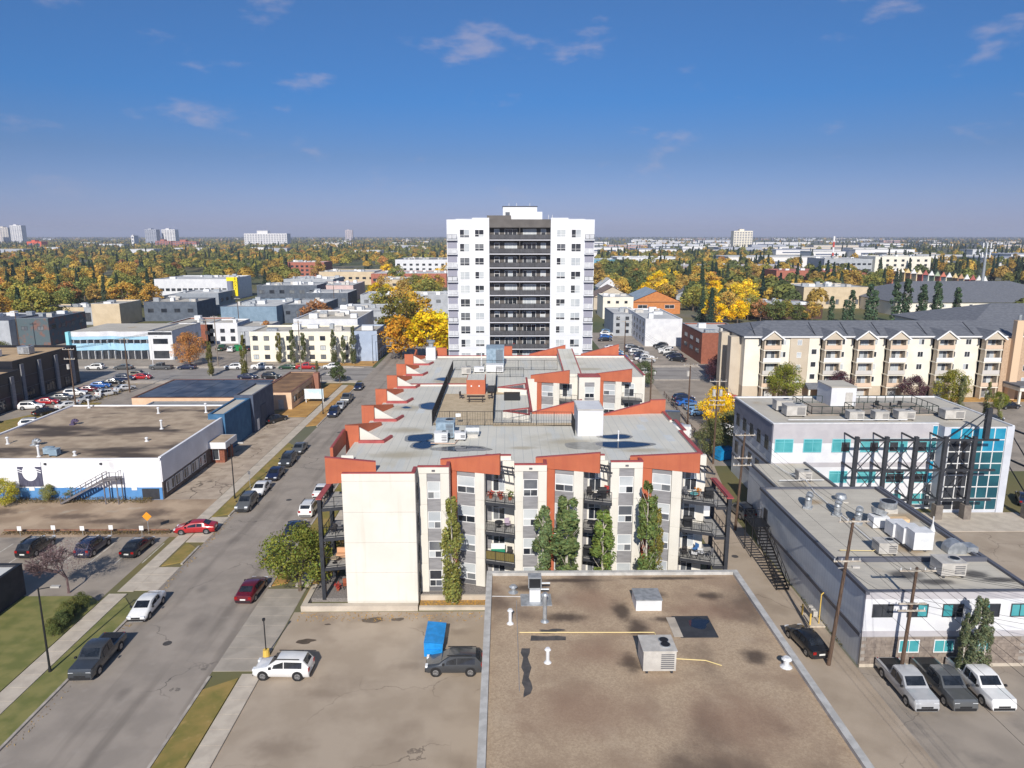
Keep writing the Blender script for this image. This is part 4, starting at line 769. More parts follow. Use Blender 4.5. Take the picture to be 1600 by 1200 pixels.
MB().box(34.22, 34.3, 88.2, 103.5, 9.0, 11.5).build('fascia', mat('slate_band', S(140, 142, 156), S(132, 134, 148), sc=.8), RC); MB().box(34.2, 34.3, 88.2, 103.5, 5.75, 6.1).build('belt_band', dkc, RC); MB().box(34.2, 34.3, 88.2, 103.5, 2.7, 3.0).build('belt_band', dkc, RC)
MB().box(55.4, 64.1, 86.6, 103.5, 0, 11.4).build('wall', mat('atrium_wall', S(200, 204, 212), S(190, 194, 204), sc=.7), RC)
sheet('roof', [(34.3, 88.1), (55.4, 88.1), (55.4, 86.7), (64, 86.7), (64, 103.4), (34.3, 103.4)], 11.43, roof2, RC, t=.025)
b = MB(); b.box(34.15, 34.4, 88.3, 103.6, 11.4, 11.6); b.box(34.15, 55.4, 87.9, 88.3, 11.5, 11.6); b.box(63.9, 64.2, 86.6, 103.6, 11.4, 11.6); b.box(34.4, 63.9, 103.3, 103.6, 11.4, 11.6); b.build('coping', hvac_w, RC)
for i in range(6):
    x = 35.75 + 3.68 * i; win(RC, (x, 88 if 0 else 87.95, 7.75), 2.35, 1.75, cols=(.5,), rows=(.22,), pat=('tttt', 'tttt', 'tttd', 'tttd', 'ttdt', 'ttdt')[i], fr=mat('frame_teal', S(120, 196, 204), None)); win(RC, (x, 88, 3.6), 2.35, 1.6, cols=(.5,), rows=(.22,), pat=('tttt', 'tttt', 'tttt', 'tttt', 'dddd', 'ttdd')[i], fr=mat('frame_teal', (0, 0, 0)))
    win(RC, (x, 88, .6), 2.35, 1.6, cols=(.5,), pat='t', fr=frame_w)
for i in range(5):
    for z in (7.7, 3.5): win(RC, (34.24, 89.9 + i * 2.9, z), 1.25, 1.8, -math.pi / 2, cols=(.5,), rows=(.3,), pat='d', fr=frame_d)
# blue glass corner: one pane per opening in a white grid
for c_ in range(5):
    for r_ in range(7):
        x = 56.1 + c_ * 1.42; z = .4 + r_ * 1.56; g_ = 'u' if r_ >= 5 and (r_ == 6 or c_ > 2) else ('v' if c_ > 1 else 'd')
        win(RC, (x + .7, 86.6, z), 1.40, 1.54, cols=(), pat=g_, ft=.05)
for r_ in range(7): win(RC, (55.0, 87.95, .4 + r_ * 1.56), .7, 1.5, cols=(), pat='u' if r_ in (6, 3, 2) else 'd', ft=.05)
MB().box(63.2, 64.15, 86.45, 86.62, 0, 11.5).build('corner_pier', mat('atrium_wall', (0, 0, 0)), RC)
sh = MB().box(45.5, 49.0, 97, 101.5, 11.45, 14.3).build('stair_hut', white_c, RC); b = MB(); b.box(45.4, 49.1, 96.9, 101.6, 14.3, 14.42); b.build('hut_roof', roof2, sh); MB().box(47.5, 48.5, 96.95, 97, 11.5, 13.6).build('door', hvac, sh)
tr = MB().box(40.5, 58, 92.5, 99, 11.45, 11.62).build('terrace_deck', lot_grey, RC)
railing(RC, [(41, 92.6), (46.5, 92.6), (46.5, 95), (50.5, 95), (50.5, 92.6), (58, 92.6), (58, 99), (49.2, 99)], 1.05, 11.62, 1.3, m=mat('rail_green', S(40, 58, 54), None), name='terrace_railing', bars=False, t=.07); railing(RC, [(45.2, 99), (41, 99), (41, 92.6)], 1.05, 11.62, 1.3, m=mat('rail_green', (0, 0, 0)), name='terrace_railing', bars=False, t=.07)
# exposed steel frame standing in front of the facade
SF = thing('exposed_truss', 'dark exposed steel truss frame on concrete piers in front of the white office facade', 'frame', (50, 84.6, 0)); PX = [43.4, 47.1, 50.75, 54.4, 58.0]
for x in PX: MB().box(x - .22, x + .22, 84.38, 84.82, 1.9, 10.75).build('post', steel, SF); MB().box(x - .45, x + .45, 84.1, 85.1, 0, 1.9).build('pier', mat('pier_concrete', S(128, 120, 112), S(112, 104, 98), sc=1.5), SF)
for z in (10.3, 6.4, 2.5):
    b = MB(); b.beam((43.2, 84.6, z), (61.0, 84.6, z), .22, .26); b.build('beam', steel, SF)
    for x in PX: b = MB(); b.beam((x, 84.85, z), (x, 87.95 if x < 55 else 86.5, z), .16, .2); b.build('tie', steel, SF)
for i in range(4):
    for z0, z1 in ((2.6, 6.3), (6.5, 10.2)):
        b = MB(); b.beam((PX[i] + .3, 84.5, z0), (PX[i + 1] - .3, 84.5, z1), .09); b.build('brace', steel, SF); b = MB(); b.beam((PX[i] + .3, 84.66, z1), (PX[i + 1] - .3, 84.66, z0), .09); b.build('brace', steel, SF)
MB().box(59.0, 59.6, 84.35, 84.85, 10.45, 14.3).build('mast', steel, SF); b = MB(); b.beam((59.2, 84.6, 14.0), (54.4, 84.6, 10.4), .1); b.beam((59.2, 84.5, 13.4), (56.5, 84.5, 10.4), .09); b.build('brace', steel, SF)
for x, y in ((65.8, 84.6), (65.8, 90)): MB().box(x - .25, x + .25, y - .25, y + .25, 1.9, 10.6).build('post', steel, SF); MB().box(x - .45, x + .45, y - .45, y + .45, 0, 1.9).build('pier', mat('pier_concrete', (0, 0, 0)), SF)
b = MB(); b.beam((65.8, 84.6, 2.6), (65.8, 90, 6.4), .1); b.beam((65.8, 84.6, 6.4), (65.8, 90, 10.4), .1); b.beam((65.8, 84.6, 10.4), (65.8, 90, 10.4), .2); b.beam((65.8, 84.6, 6.4), (65.8, 90, 6.4), .2); b.build('brace', steel, SF)
struct('forecourt', rect(43.3, 66, 80.5, 86.5), .05, concrete, .05)
# roof plant on the offices
for i, (x, y, w_, d_, h_, lb) in enumerate(((38.6, 92.6, 2.6, 1.8, 1.5, 'pale grey box unit nearest the alley on the three storey office roof'), (38.2, 95.6, 2.2, 1.6, 1.5, 'lavender box unit behind the first one on the three storey office roof'), (45.6, 90.2, 1.9, 1.3, 1.2, 'first of the low units along the office parapet'), (48.9, 90.2, 1.8, 1.3, 1.2, 'second of the low units along the office parapet'), (52.2, 90.4, 2.2, 1.4, 1.2, 'third of the low units along the office parapet'), (58.6, 90.6, 2.6, 1.5, 1.3, 'wide unit beside the blue glass corner roof'))): rooftop_unit('rooftop_unit', lb, x, y, 11.44, w_, d_, h_, hvac, 1)
for i, (x, y) in enumerate(((51.6, 96), (53.2, 95.2), (54.8, 96.4), (56, 95))): patio_chair(x, y, 11.62, i * 1.4, 'black terrace chair on the three storey office roof', black, 'chairs on the office terrace')
ZR = 6.63
rooftop_unit('rooftop_unit', 'beige rooftop unit on the lower front roof of the two storey office', 37.9, 56.5, ZR, 2.1, 1.7, 1.3, hvac, 1); rooftop_unit('rooftop_unit', 'small beige unit by the roof upstand of the two storey office', 34.6, 60.6, ZR, 1.7, 1.3, 1.2, hvac, 1); rooftop_unit('rooftop_unit', 'small beige unit on the low link roof', 35.8, 81.6, 6.23, 1.6, 1.2, 1.2, hvac, 1)
t = thing('air_handler', 'row of stepped white air handler boxes on the two storey office roof', 'roof unit', (38.2, 62.6, ZR)); place('casing', MB().box(-.9, .9, -1.9, -.5, .2, 1.9).mesh('casing', hvac_w), t, local=True); place('casing', MB().box(-1.1, .6, -.48, .9, .2, 1.7).mesh('casing', hvac_w), t, local=True); place('casing', MB().box(-1.3, .3, .92, 2.4, .2, 1.5).mesh('casing', hvac_w), t, local=True); place('skid', MB().box(-1.2, -1.0, -1.8, 2.3, 0, .2).box(.2, .4, -1.8, 2.3, 0, .2).mesh('skid', steel), t, local=True)
for i, (x, y) in enumerate(((32.2, 71.6), (34.4, 69.6), (35.5, 67.4))): curved_duct('curved_duct', ('silver gooseneck duct nearest the alley door end of the office roof', 'silver gooseneck duct in the middle of the three on the office roof', 'large silver gooseneck duct beside the tan duct box')[i], x, y, ZR, .34, 1.5, rz=1.0)
t = thing('duct_box', 'tan and silver duct with a bell mouth on the two storey office roof', 'duct', (37.6, 66.6, ZR)); place('box', MB().box(-1.3, .3, -.6, .6, .1, 1.2).mesh('box', hvac_w), t, local=True); place('tan_duct', MB().box(.3, 2.4, -.4, .4, .3, .9).mesh('tan_duct', mat('tan_duct', S(222, 190, 150), None)), t, local=True); b = MB(); b.cyl((-.5, .2, 1.2), (-.3, .3, 1.7), .6, .85, 14); place('bell', b.mesh('bell', galv), t, local=True)
t = thing('round_fan', 'big round drum fan on a square curb on the office roof', 'vent', (40.2, 70.6, ZR)); place('curb', MB().box(-.7, .7, -.7, .7, 0, .5).mesh('curb', hvac), t, local=True); b = MB(); b.cyl((0, 0, .5), (0, 0, 1.15), .85, n=18); place('drum', b.mesh('drum', galv), t, local=True); b = MB(); b.cyl((0, 0, 1.151), (0, 0, 1.16), .7, n=18); place('grille', b.mesh('grille', black), t, local=True)
t = thing('round_fan', 'small silver mushroom fan near the back corner of the office roof', 'vent', (36.6, 73.6, ZR)); b = MB(); b.cyl((0, 0, 0), (0, 0, .4), .4, n=12); b.cyl((0, 0, .4), (0, 0, .8), .65, .5, 14); place('hood', b.mesh('hood', galv), t, local=True); place('curb', MB().box(-.6, .6, -.6, .6, 0, .12).mesh('curb', hvac), t, local=True)
t = thing('round_fan', 'half dome hood with a flat duct at the office roof upstand', 'duct', (42.0, 60.6, ZR)); b = MB(); b.cyl((-.9, -.4, .25), (-.9, .7, .25), .9, n=16); place('dome', b.mesh('dome', galv), t, local=True); place('flat_duct', MB().box(-.1, .9, -.5, .7, .2, .7).mesh('flat_duct', galv), t, local=True)
t = thing('roof_vent', 'white cone vent near the far parapet of the office roof', 'vent', (41.9, 65.5, ZR)); b = MB(); b.cyl((0, 0, 0), (0, 0, .8), .3, .05, 10); b.cyl((0, 0, .7), (0, 0, 1.5), .06, n=6); place('cone', b.mesh('cone', hvac_w), t, local=True)
pipe_run('gas_pipe', 'cream gas pipe from the alley edge to the small beige unit on the office roof', [(30.6, 60.8, ZR + .2), (33.6, 60.6, ZR + .2), (34, 60.6, ZR + .5)]); pipe_run('gas_pipe', 'grey gas pipe running the length of the office roof past the gooseneck ducts', [(34.6, 61.4, ZR + .15), (34.8, 76, ZR + .15), (35.4, 80, ZR + .2), (34.6, 84, 6.5), (34.2, 87.6, 6.5), (34.2, 87.8, 9)], .05, hvac_w); pipe_run('gas_pipe', 'pale pipe across the low link roof', [(32.6, 80.8, 6.5), (38.0, 80.9, 6.5)], .05, hvac_w)
pipe_run('gas_pipe', 'long pale conduit along the parapet of the three storey office', [(36.6, 89.3, 11.7), (52, 89.2, 11.7)], .06, hvac_w)
# steel fire stair along the alley wall
FS = thing('fire_stair', 'black steel fire stair against the pale alley wall of the two storey office', 'stairs', (27.9, 72, 0))
n = 20
for i in range(n): MB().box(27.3, 28.5, 66.0 + i * .38, 66.0 + i * .38 + .28, .2 + i * .175, .24 + i * .175).build('tread', black, FS)
b = MB(); b.beam((27.3, 66, .2), (27.3, 73.6, 3.7), .06, .22); b.beam((28.5, 66, .2), (28.5, 73.6, 3.7), .06, .22); b.build('stringer', black, FS)
MB().box(27.2, 29.15, 73.6, 76.2, 3.6, 3.7).build('landing', black, FS)
b = MB()
for x in (27.3, 28.5):
    b.beam((x, 66, 1.2), (x, 73.6, 4.7), .05); b.beam((x, 66, .75), (x, 73.6, 4.25), .03)
    for i in range(0, n + 1, 3): b.box(x - .02, x + .02, 66 + i * .38 - .02, 66 + i * .38 + .02, .2 + i * .175, 1.2 + i * .175)
b.build('handrail', black, FS); railing(FS, [(27.25, 73.6), (27.25, 76.15), (29, 76.15)], 1.0, 3.7, .8, name='handrail', gap=.2)
b = MB()
for x in (27.3, 29.0):
    for y in (73.8, 76.0): b.box(x - .05, x + .05, y - .05, y + .05, 0, 3.6)
b.build('stair_post', black, FS)
# ================================================================== LEFT SIDE OF THE STREET
WH = thing('warehouse', 'long low white warehouse with a bright blue base and a streaked gravel roof', 'building', (-60, 92.2, 0))
bluep = mat('blue_paint', S(74, 130, 190), S(90, 142, 196), sc=.7, rough=.7); wornw = mat('worn_white_wall', S(240, 240, 244), S(226, 226, 230), sc=.3); overlay(wornw, S(190, 188, 190), .35, .66, .74, amount=.6)
MB().prism([(-76, 92.3), (-46.2, 92.3), (-46.2, 113.8), (-48.5, 113.8), (-48.5, 123.5), (-76, 123.5)], 0, 5.6).build('wall', wornw, WH); sheet('roof', [(-75.8, 92.5), (-46.4, 92.5), (-46.4, 113.7), (-48.6, 113.7), (-48.6, 123.3), (-75.8, 123.3)], 5.63, gravel_roof2, WH, t=.02)
b = MB(); b.box(-76.1, -46.1, 92.2, 92.55, 5.6, 5.85); b.box(-76.1, -75.75, 92.55, 123.6, 5.6, 5.85); b.box(-75.75, -48.6, 123.2, 123.6, 5.6, 5.8); b.box(-46.45, -46.1, 92.55, 113.8, 5.6, 5.95); b.build('parapet', wornw, WH)
MB().box(-76, -46.2, 92.24, 92.3, .05, 1.75).build('blue_base', bluep, WH); MB().box(-48.9, -46.6, 92.2, 92.24, .1, 1.6).build('dark_panel', steel, WH)
for x in (-74.2, -67.6, -61.4, -54): MB().box(x - .14, x + .14, 92.1, 92.3, 5.0, 5.25).build('wall_light', steel, WH)
mu = MB().box(-65.2, -62.0, 92.22, 92.3, 1.95, 5.35).build('poster', mat('poster_navy', S(72, 72, 92), S(90, 90, 110), sc=1.6, stretch=(5, 1, 1)), WH, label='faded dark poster with a pale blank oval painted on the white wall')
b = MB(); b.prism([(-63.6 + 1.0 * math.cos(a), 3.9 + 1.15 * math.sin(a)) for a in [i * math.pi / 12 for i in range(24)]], 0, .03); b.v = [(x, 92.19 + z, y) for x, y, z in b.v]; b.build('pale_oval', wornw, mu)
MB().box(-65.2, -62.0, 92.185, 92.22, 4.75, 5.36).build('poster_head', wornw, mu)
for sx in (-64.9, -62.4):
    for k in range(2): b = MB(); b.beam((sx - .25, 92.19, 4.1 + k * .3), (sx + .3, 92.19, 3.9 + k * .3), .03, .1); b.build('poster_stripe', wornw, mu)
# shaded side: white fascia above a dark glazed strip, brick porch with white canopy
MB().box(-46.2, -46.08, 92.4, 113.8, 2.5, 5.6).build('fascia', wornw, WH); MB().box(-46.2, -46.1, 92.4, 113.8, 0, 2.5).build('base_wall', mat('dark_base', S(110, 100, 96), S(90, 82, 78), sc=2), WH)
for i in range(5): win(WH, (-46.1, 94.4 + i * 2.7, .7), 2.3, 1.5, math.pi / 2, cols=(.33, .66), pat=pick('dmb dmd mbd'))
cn = MB().box(-46.1, -43.4, 107.6, 112.4, 2.5, 3.5).build('canopy', white_c, WH); MB().box(-46.0, -43.6, 107.8, 112.2, 3.5, 3.52).build('canopy_roof', gravel_roof2, cn)
MB().box(-46.1, -44.0, 108.4, 109.3, 0, 2.48).build('porch_pier', mat('porch_brick', S(140, 88, 70), S(120, 74, 58), sc=4), WH); win(WH, (-45.3, 108.38, .5), 1.0, 1.8, cols=(), pat='d'); MB().box(-44.6, -44.0, 111.3, 112.0, 0, 2.48).build('porch_pier', mat('porch_brick', (0, 0, 0)), WH)
# outside stair
OS = thing('outside_stair', 'grey steel stair climbing to a small landing on the white warehouse wall', 'stairs', (-55, 91.2, 0)); stg = mat('weathered_steel', S(120, 116, 118), S(100, 96, 100), sc=2, rough=.6)
for i in range(16): MB().box(-59.0 + i * .37, -58.7 + i * .37, 90.6, 91.7, .2 + i * .2, .24 + i * .2).build('tread', stg, OS)
for y in (90.6, 91.7): b = MB(); b.beam((-59, y, .1), (-53.1, y, 3.3), .06, .24); b.build('stringer', stg, OS); b = MB(); b.beam((-59, y, 1.1), (-53.1, y, 4.3), .06); b.beam((-59, y, .65), (-53.1, y, 3.85), .04); [b.box(-59 + 1.47 * k - .025, -58.95 + 1.47 * k, y - .025, y + .025, .2 + .8 * k, 1.15 + .8 * k) for k in range(5)]; b.build('handrail', stg, OS)
MB().box(-53.1, -51.2, 90.5, 91.9, 3.3, 3.42).build('landing', stg, OS); railing(OS, [(-53, 90.55), (-51.25, 90.55), (-51.25, 91.8)], 1.0, 3.42, .8, m=stg, name='handrail', bars=False)
for x in (-53.0, -51.3):
    for y in (90.6, 91.8): MB().box(x - .06, x + .06, y - .06, y + .06, 0, 3.3).build('stair_post', stg, OS)
ZW = 5.63
rooftop_unit('rooftop_unit', 'first of two blue boxes behind the warehouse parapet above the poster', -61.2, 94.2, ZW, 1.1, .9, 1.0, mat('hvac_bluegrey', (0, 0, 0)), 0, louv=False); rooftop_unit('rooftop_unit', 'second blue box next to the white flue on the warehouse roof', -62.4, 94.9, ZW, 1.1, .9, 1.0, mat('hvac_bluegrey', (0, 0, 0)), 0, louv=False)
for x, y, h_, lb in ((-63.2, 93.9, 1.5, 'white flue beside the two blue boxes on the warehouse roof'), (-71.5, 100, .9, 'white vent stub by the left edge of the warehouse roof'), (-53.2, 108, 1.3, 'slim white vent pipe in the middle of the warehouse roof'), (-50.6, 118.5, 1.5, 'white double vent near the back of the warehouse roof'), (-58.4, 118, .9, 'squat vent pair at the back edge of the warehouse roof'), (-72.3, 122, 1.4, 'white twin pipe at the back left corner of the warehouse roof'), (-58.6, 94.3, .5, 'small white mushroom vent behind the parapet near the stair'), (-52.2, 101.2, .45, 'small white plumbing boot on the streaked roof')): vent_pipe('roof_vent', lb, x, y, ZW, h_, .14, hvac_w)
curved_duct('curved_duct', 'dark gooseneck vent near the back of the warehouse roof', -68.4, 110.6, ZW, .28, .6, 0, mat('purple_metal', S(86, 76, 104), None)); curved_duct('curved_duct', 'grey gooseneck vent near the front left of the warehouse roof', -67.2, 99.2, ZW, .3, .6, 0, galv)
# neighbours of the warehouse
flat('blue_shop', 'deep blue painted shop wall beside the warehouse', -48.4, -45.7, 113.9, 125.8, 6.2, mat('deep_blue_wall', S(66, 110, 148), S(56, 98, 134), sc=.8), roof2, par=.2, copm=mat('deep_blue_wall', (0, 0, 0)))
NV = flat('navy_shop', 'navy grey rendered shop with a big roller door recess', -48.6, -45.2, 126, 137.2, 6.6, mat('navy_wall', S(84, 94, 114), S(74, 84, 104), sc=.7), roof2, par=.3, copm=dkc)
MB().box(-45.2, -45.12, 129.5, 132.5, .1, 4.2).build('roller_door', mat('roller_grey', S(66, 74, 90), S(76, 84, 100), sc=2, stretch=(1, 1, 8)), NV); MB().box(-45.2, -45.1, 127.2, 128.2, .1, 2.2).build('door', hvac_w, NV)
pch = mat('peach_stucco', S(222, 190, 160), S(212, 180, 150), sc=.6); rim = mat('brown_fascia', S(120, 84, 74), None)
LB = flat('low_shop', 'low peach shop with a long roof of dark glossy panels', -74, -50.8, 139.4, 158, 3.2, pch, mat('grey_felt', S(150, 150, 150), S(136, 136, 136), sc=.4), par=.25, copm=rim, wins=(('f', 7, .9, 2.0, 1.0, 'bm mb dm', .08, .95),))
pn = MB().box(0, 5.4, 0, 4.2, 0, .06).mesh('roof_panel', mat('glossy_panel', (.03, .033, .04), (.10, .105, .12), sc=.25, rough=.32))
for i in range(4):
    for j in range(4): place('roof_panel', pn, LB, (-73.2 + i * 5.5, 140 + j * 4.3, 3.5))
PS = flat('corner_shop', 'small peach corner shop with a brown flat roof and shaded strip windows', -50.4, -43.6, 143.4, 166, 3.5, pch, mat('brown_roof', S(150, 116, 84), S(120, 92, 68), sc=.3), par=.12, copm=rim, wins=(('r', 5, 1.2, 2.4, 1.3, 'dmd mdm', .05, .72),))
MB().box(-46.3, -45.2, 143.32, 143.4, .1, 2.1).build('door', hvac, PS); MB().box(-43.6, -42.4, 160.5, 162, 0, 4.3).build('sign_pylon', mat('pylon_brown', S(150, 106, 90), None), PS)
flat('grey_shop', 'low grey shop with a flat roof behind the warehouse', -69, -48.7, 124, 137.8, 2.9, mat('grey_shop_wall', S(130, 130, 132), None), mat('grey_felt', (0, 0, 0)), par=.15)
t = thing('billboard', 'white site billboard on the tan lawn beside the corner shop', 'sign', (-40.6, 149.5, 0)); place('board', MB().box(-2.0, 2.0, -.05, .05, 1.0, 3.0).mesh('board', mat('billboard_face', S(226, 232, 236), S(190, 214, 228), sc=.8)), t, local=True); place('frame', MB().box(-2.1, 2.1, -.08, -.04, .92, 1.0).box(-2.1, 2.1, -.08, -.04, 3.0, 3.08).mesh('frame', frame_w), t, local=True)
for x in (-1.8, 1.8): place('post', MB().box(x - .08, x + .08, .06, .2, 0, 2.9).mesh('post', frame_w), t, local=True)
CR = flat('corner_block', 'dark low building with a pale flat roof at the end of the parking stalls', -75, -47.7, 40, 66.2, 3.0, mat('charcoal_wall', S(74, 74, 80), S(64, 64, 70), sc=1), mat('pale_roof', S(208, 208, 206), None), par=.25, copm=black)
# black glazed showrooms
blk = mat('black_cladding', S(30, 32, 40), S(38, 40, 50), sc=.6, rough=.35); tanroof = mat('tan_roof', S(196, 168, 132), S(180, 152, 118), sc=.3)
for nm, lb, a in (('black_showroom', 'long black clad showroom with grey glass fins beside the car park', (-130, -103.2, 149, 172, 8.6)), ('black_showroom', 'lower black clad showroom wing with a pinkish gravel roof', (-130, -100.8, 118, 147.6, 7.2))):
    r = flat(nm, lb, *a, blk, tanroof, par=.5, copm=black); x = a[1]
    for i in range(4): MB().box(x, x + .35, a[2] + 2 + i * (a[3] - a[2] - 4) / 3.2, a[2] + 3 + i * (a[3] - a[2] - 4) / 3.2, .2, a[4] - .4).build('glass_fin', grey_p, r)
    for z in (2.8, 5.4): MB().box(x, x + .06, a[2] + .5, a[3] - .5, z, z + .1).build('trim_line', grey_d, r)
    for i in range(3): win(r, (x + .02, a[2] + 4.6 + i * (a[3] - a[2]) / 3.3, .6), 3.0, 1.9, math.pi / 2, cols=(.33, .66), pat='d', fr=frame_d)
rooftop_unit('rooftop_unit', 'white ducted unit on the black showroom roof', -115, 158, 8.63, 6, 2, 1.5, hvac_w, 0, louv=False); rooftop_unit('rooftop_unit', 'grey chiller beside the white ducted unit on the black showroom roof', -108.6, 162, 8.63, 2.6, 2, 1.8, galv, 1)
# white and pale blue curved office
CO = thing('curved_office', 'white office with wavy pale blue bands and ribbon windows', 'building', (-112, 206, 0)); pb = mat('pale_blue_panel', S(166, 206, 228), S(156, 196, 220), sc=.5)
def wavy(z0, z1, m, nm, d=0.):
    pts = [(-124.5 + i * .9, 206 - .5 * math.sin(i * .42) - .35 * math.sin(i * .9) - d) for i in range(26)]
    b = MB(); b.prism(pts + [(-102, 225), (-124.5, 225)], z0, z1); return b.build(nm, m, CO)
wavy(0, 2.6, glass, 'glass_band'); wavy(2.602, 4.6, pb, 'blue_band', .25); wavy(4.602, 5.7, glass, 'glass_band'); wavy(5.702, 6.6, pb, 'blue_band', .25); wavy(6.602, 8.0, white_c, 'white_band', .3); wavy(8.003, 8.03, roof2, 'roof')
for i in range(12): MB().box(-123.6 + i * 1.9, -123.5 + i * 1.9, 204.9, 205.6, .1, 2.55).build('mullion', frame_w, CO); MB().box(-123.6 + i * 1.9, -123.52 + i * 1.9, 204.95, 205.7, 4.62, 5.68).build('mullion', frame_w, CO)
MB().box(-125.5, -124.6, 204.6, 206, 0, 8).build('teal_fin', mat('teal_fin', S(140, 206, 216), None), CO)
r = flat('annex_office', 'white cube annex with dark upper window attached to the wavy blue office', -101.9, -95, 204.4, 224, 8.0, white_c, roof2, par=.3, copm=dkc, wins=(('f', 1, 4.6, 4.2, 1.5, 'd', 0, 1), ('f', 1, .4, 4.4, 2.2, 'd', 0, 1), ('r', 4, 4.4, 1.6, 1.4, 'd m', .05, .95))); MB().box(-101.8, -95.1, 204.36, 204.4, 7.2, 8).build('dark_band', steel, r)
# ================================================================== MID-GROUND
CY, CZ = math.cos(R(.6)), math.sin(R(.6)); TH = R(11.703)
def at(px, py, z=0.):
    """ground point seen at a photograph pixel (measured once with the camera's calibration)"""
    u = (px - 800) / 1120; v = (600 - py) / 1120; dy = math.cos(TH) + v * math.sin(TH); dz = -math.sin(TH) + v * math.cos(TH)
    t = (z - 35) / dz; return ((u * CY + dy * CZ) * t, (-u * CZ + dy * CY) * t)
# cream condominium with gabled balcony stacks
CD = thing('condominium', 'cream five level condominium with grey shingle roof and gabled balcony stacks', 'building', (84, 153, 0))
cream = mat('cream_stucco', S(230, 225, 212), S(223, 217, 203), sc=.4); taupe = mat('taupe_stucco', S(196, 184, 166), S(188, 175, 157), sc=.4); shg = mat('grey_shingle', S(118, 121, 128), S(104, 107, 115), sc=1.2, bump=.2, bsc=6, stretch=(1, 1, 3)); overlay(shg, S(92, 95, 103), .1, .02, .05, amount=.4, seams=(2, .4))
brk = mat('buff_brick', S(190, 164, 138), S(178, 152, 127), sc=3)
MB().box(52.2, 116, 153.6, 170, 2.6, 13.6).build('wall', cream, CD); MB().box(52.2, 116, 153.56, 170, 0, 2.598).build('brick_base', taupe, CD)
def gable_roof(parent, x0, x1, y0, y1, ze, zr, ov=.6, m=None, ends='hip', name='roof', hip=8):
    b = MB(); ym = (y0 + y1) / 2; h_ = hip if ends == 'hip' else 0; x0 -= ov; x1 += ov; y0 -= ov; y1 += ov
    b._add([(x0, y0, ze), (x1, y0, ze), (x1, y1, ze), (x0, y1, ze), (x0 + h_, ym, zr), (x1 - h_, ym, zr), (x0, y0, ze - .25), (x1, y0, ze - .25), (x1, y1, ze - .25), (x0, y1, ze - .25)],
           [(0, 1, 5, 4), (1, 2, 5), (2, 3, 4, 5), (3, 0, 4), (6, 7, 1, 0), (7, 8, 2, 1), (8, 9, 3, 2), (9, 6, 0, 3), (9, 8, 7, 6)]); return b.build(name, m or shg, parent)
gable_roof(CD, 52.2, 116, 153.6, 172, 13.7, 16.0); MB().box(51.7, 116.5, 152.9, 153.0, 13.4, 13.68).build('gutter', frame_w, CD)
FZ = [0, 2.75, 5.5, 8.25, 11.0]
for i, x in enumerate((57.4, 70.5, 77.6, 84.6, 94.9, 105.2)):
    for s_ in (-1.75, 1.55): MB().box(x + s_, x + s_ + .3, 151.4, 153.6, 0, 13.2).build('balcony_post', taupe, CD)
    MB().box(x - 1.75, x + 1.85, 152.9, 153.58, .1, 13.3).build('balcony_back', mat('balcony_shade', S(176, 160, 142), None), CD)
    for k, z in enumerate(FZ):
        if k: MB().box(x - 1.9, x + 2.0, 151.3, 153.5, z - .2, z).build('balcony_slab', cream, CD); MB().box(x - 1.8, x + 1.9, 151.32, 151.37, z + .08, z + .95).build('balcony_panel', (frame_w, mat('condo_rail', S(196, 192, 188), None), mat('condo_rail_tan', S(210, 186, 164), None))[(i * 3 + k * 2) % 3], CD)
        win(CD, (x - .1, 152.88, z + .15), 2.5, 2.0, cols=(.33, .66), pat=pick('dmb dbm dbb'), name='patio_door')
    b = MB(); b._add([(x - 2.3, 151.0, 13.2), (x + 2.4, 151.0, 13.2), (x + .05, 151.0, 15.0), (x - 2.3, 158, 13.2), (x + 2.4, 158, 13.2), (x + .05, 160, 15.0)], [(0, 2, 5, 3), (1, 4, 5, 2), (0, 3, 4, 1)]); b.build('gable_roof', shg, CD)
    b = MB(); b._add([(x - 1.9, 151.1, 13.2), (x + 2.0, 151.1, 13.2), (x + .05, 151.1, 14.7)], [(0, 1, 2)]); b.build('gable_wall', taupe, CD)
    b = MB(); b.beam((x - 2.45, 150.95, 13.15), (x + .05, 150.95, 15.05), .12, .28); b.beam((x + 2.55, 150.95, 13.15), (x + .05, 150.95, 15.05), .12, .28); b.build('bargeboard', frame_w, CD)
    b = MB(); b.beam((x - 3.1, 153.5, 13.75), (x - 2.6, 159, 16.0), .12, .1); b.build('roof_flashing', black, CD)
    for dx in ((2.9, 6.1) if i > 0 else (3.2,)):
        if x + dx > 113 or (i == 1 and dx > 5): continue
        for z in FZ[1:]: win(CD, (x + dx, 153.6, z + .75), 1.25, 1.25, pat=pick('db dd bd'), fr=frame_w)
MB().box(62.0, 66.0, 153.3, 153.6, 0, 13.5).build('wall', taupe, CD); MB().box(66.02, 68.4, 153.2, 153.6, 2.7, 13.5).build('wall', cream, CD)
for z in (4.2, 6.9, 9.7): win(CD, (67.2, 153.2, z), 1.2, 1.2, cols=(), pat='d', fr=frame_w)
for z in FZ[1:]: win(CD, (64, 153.3, z + .7), 1.0, 1.2, cols=(.5,), pat='b')
MB().box(65.4, 68.8, 150.2, 153.4, 2.6, 2.8).build('porch_roof', frame_w, CD); gable_roof(CD, 65.4, 68.8, 150.2, 153.4, 2.85, 3.7, .2, None, 'gable', 'porch_gable'); MB().box(65.5, 65.9, 150.3, 150.7, 0, 2.6).build('porch_post', cream, CD); MB().box(68.3, 68.7, 150.3, 150.7, 0, 2.6).build('porch_post', cream, CD)
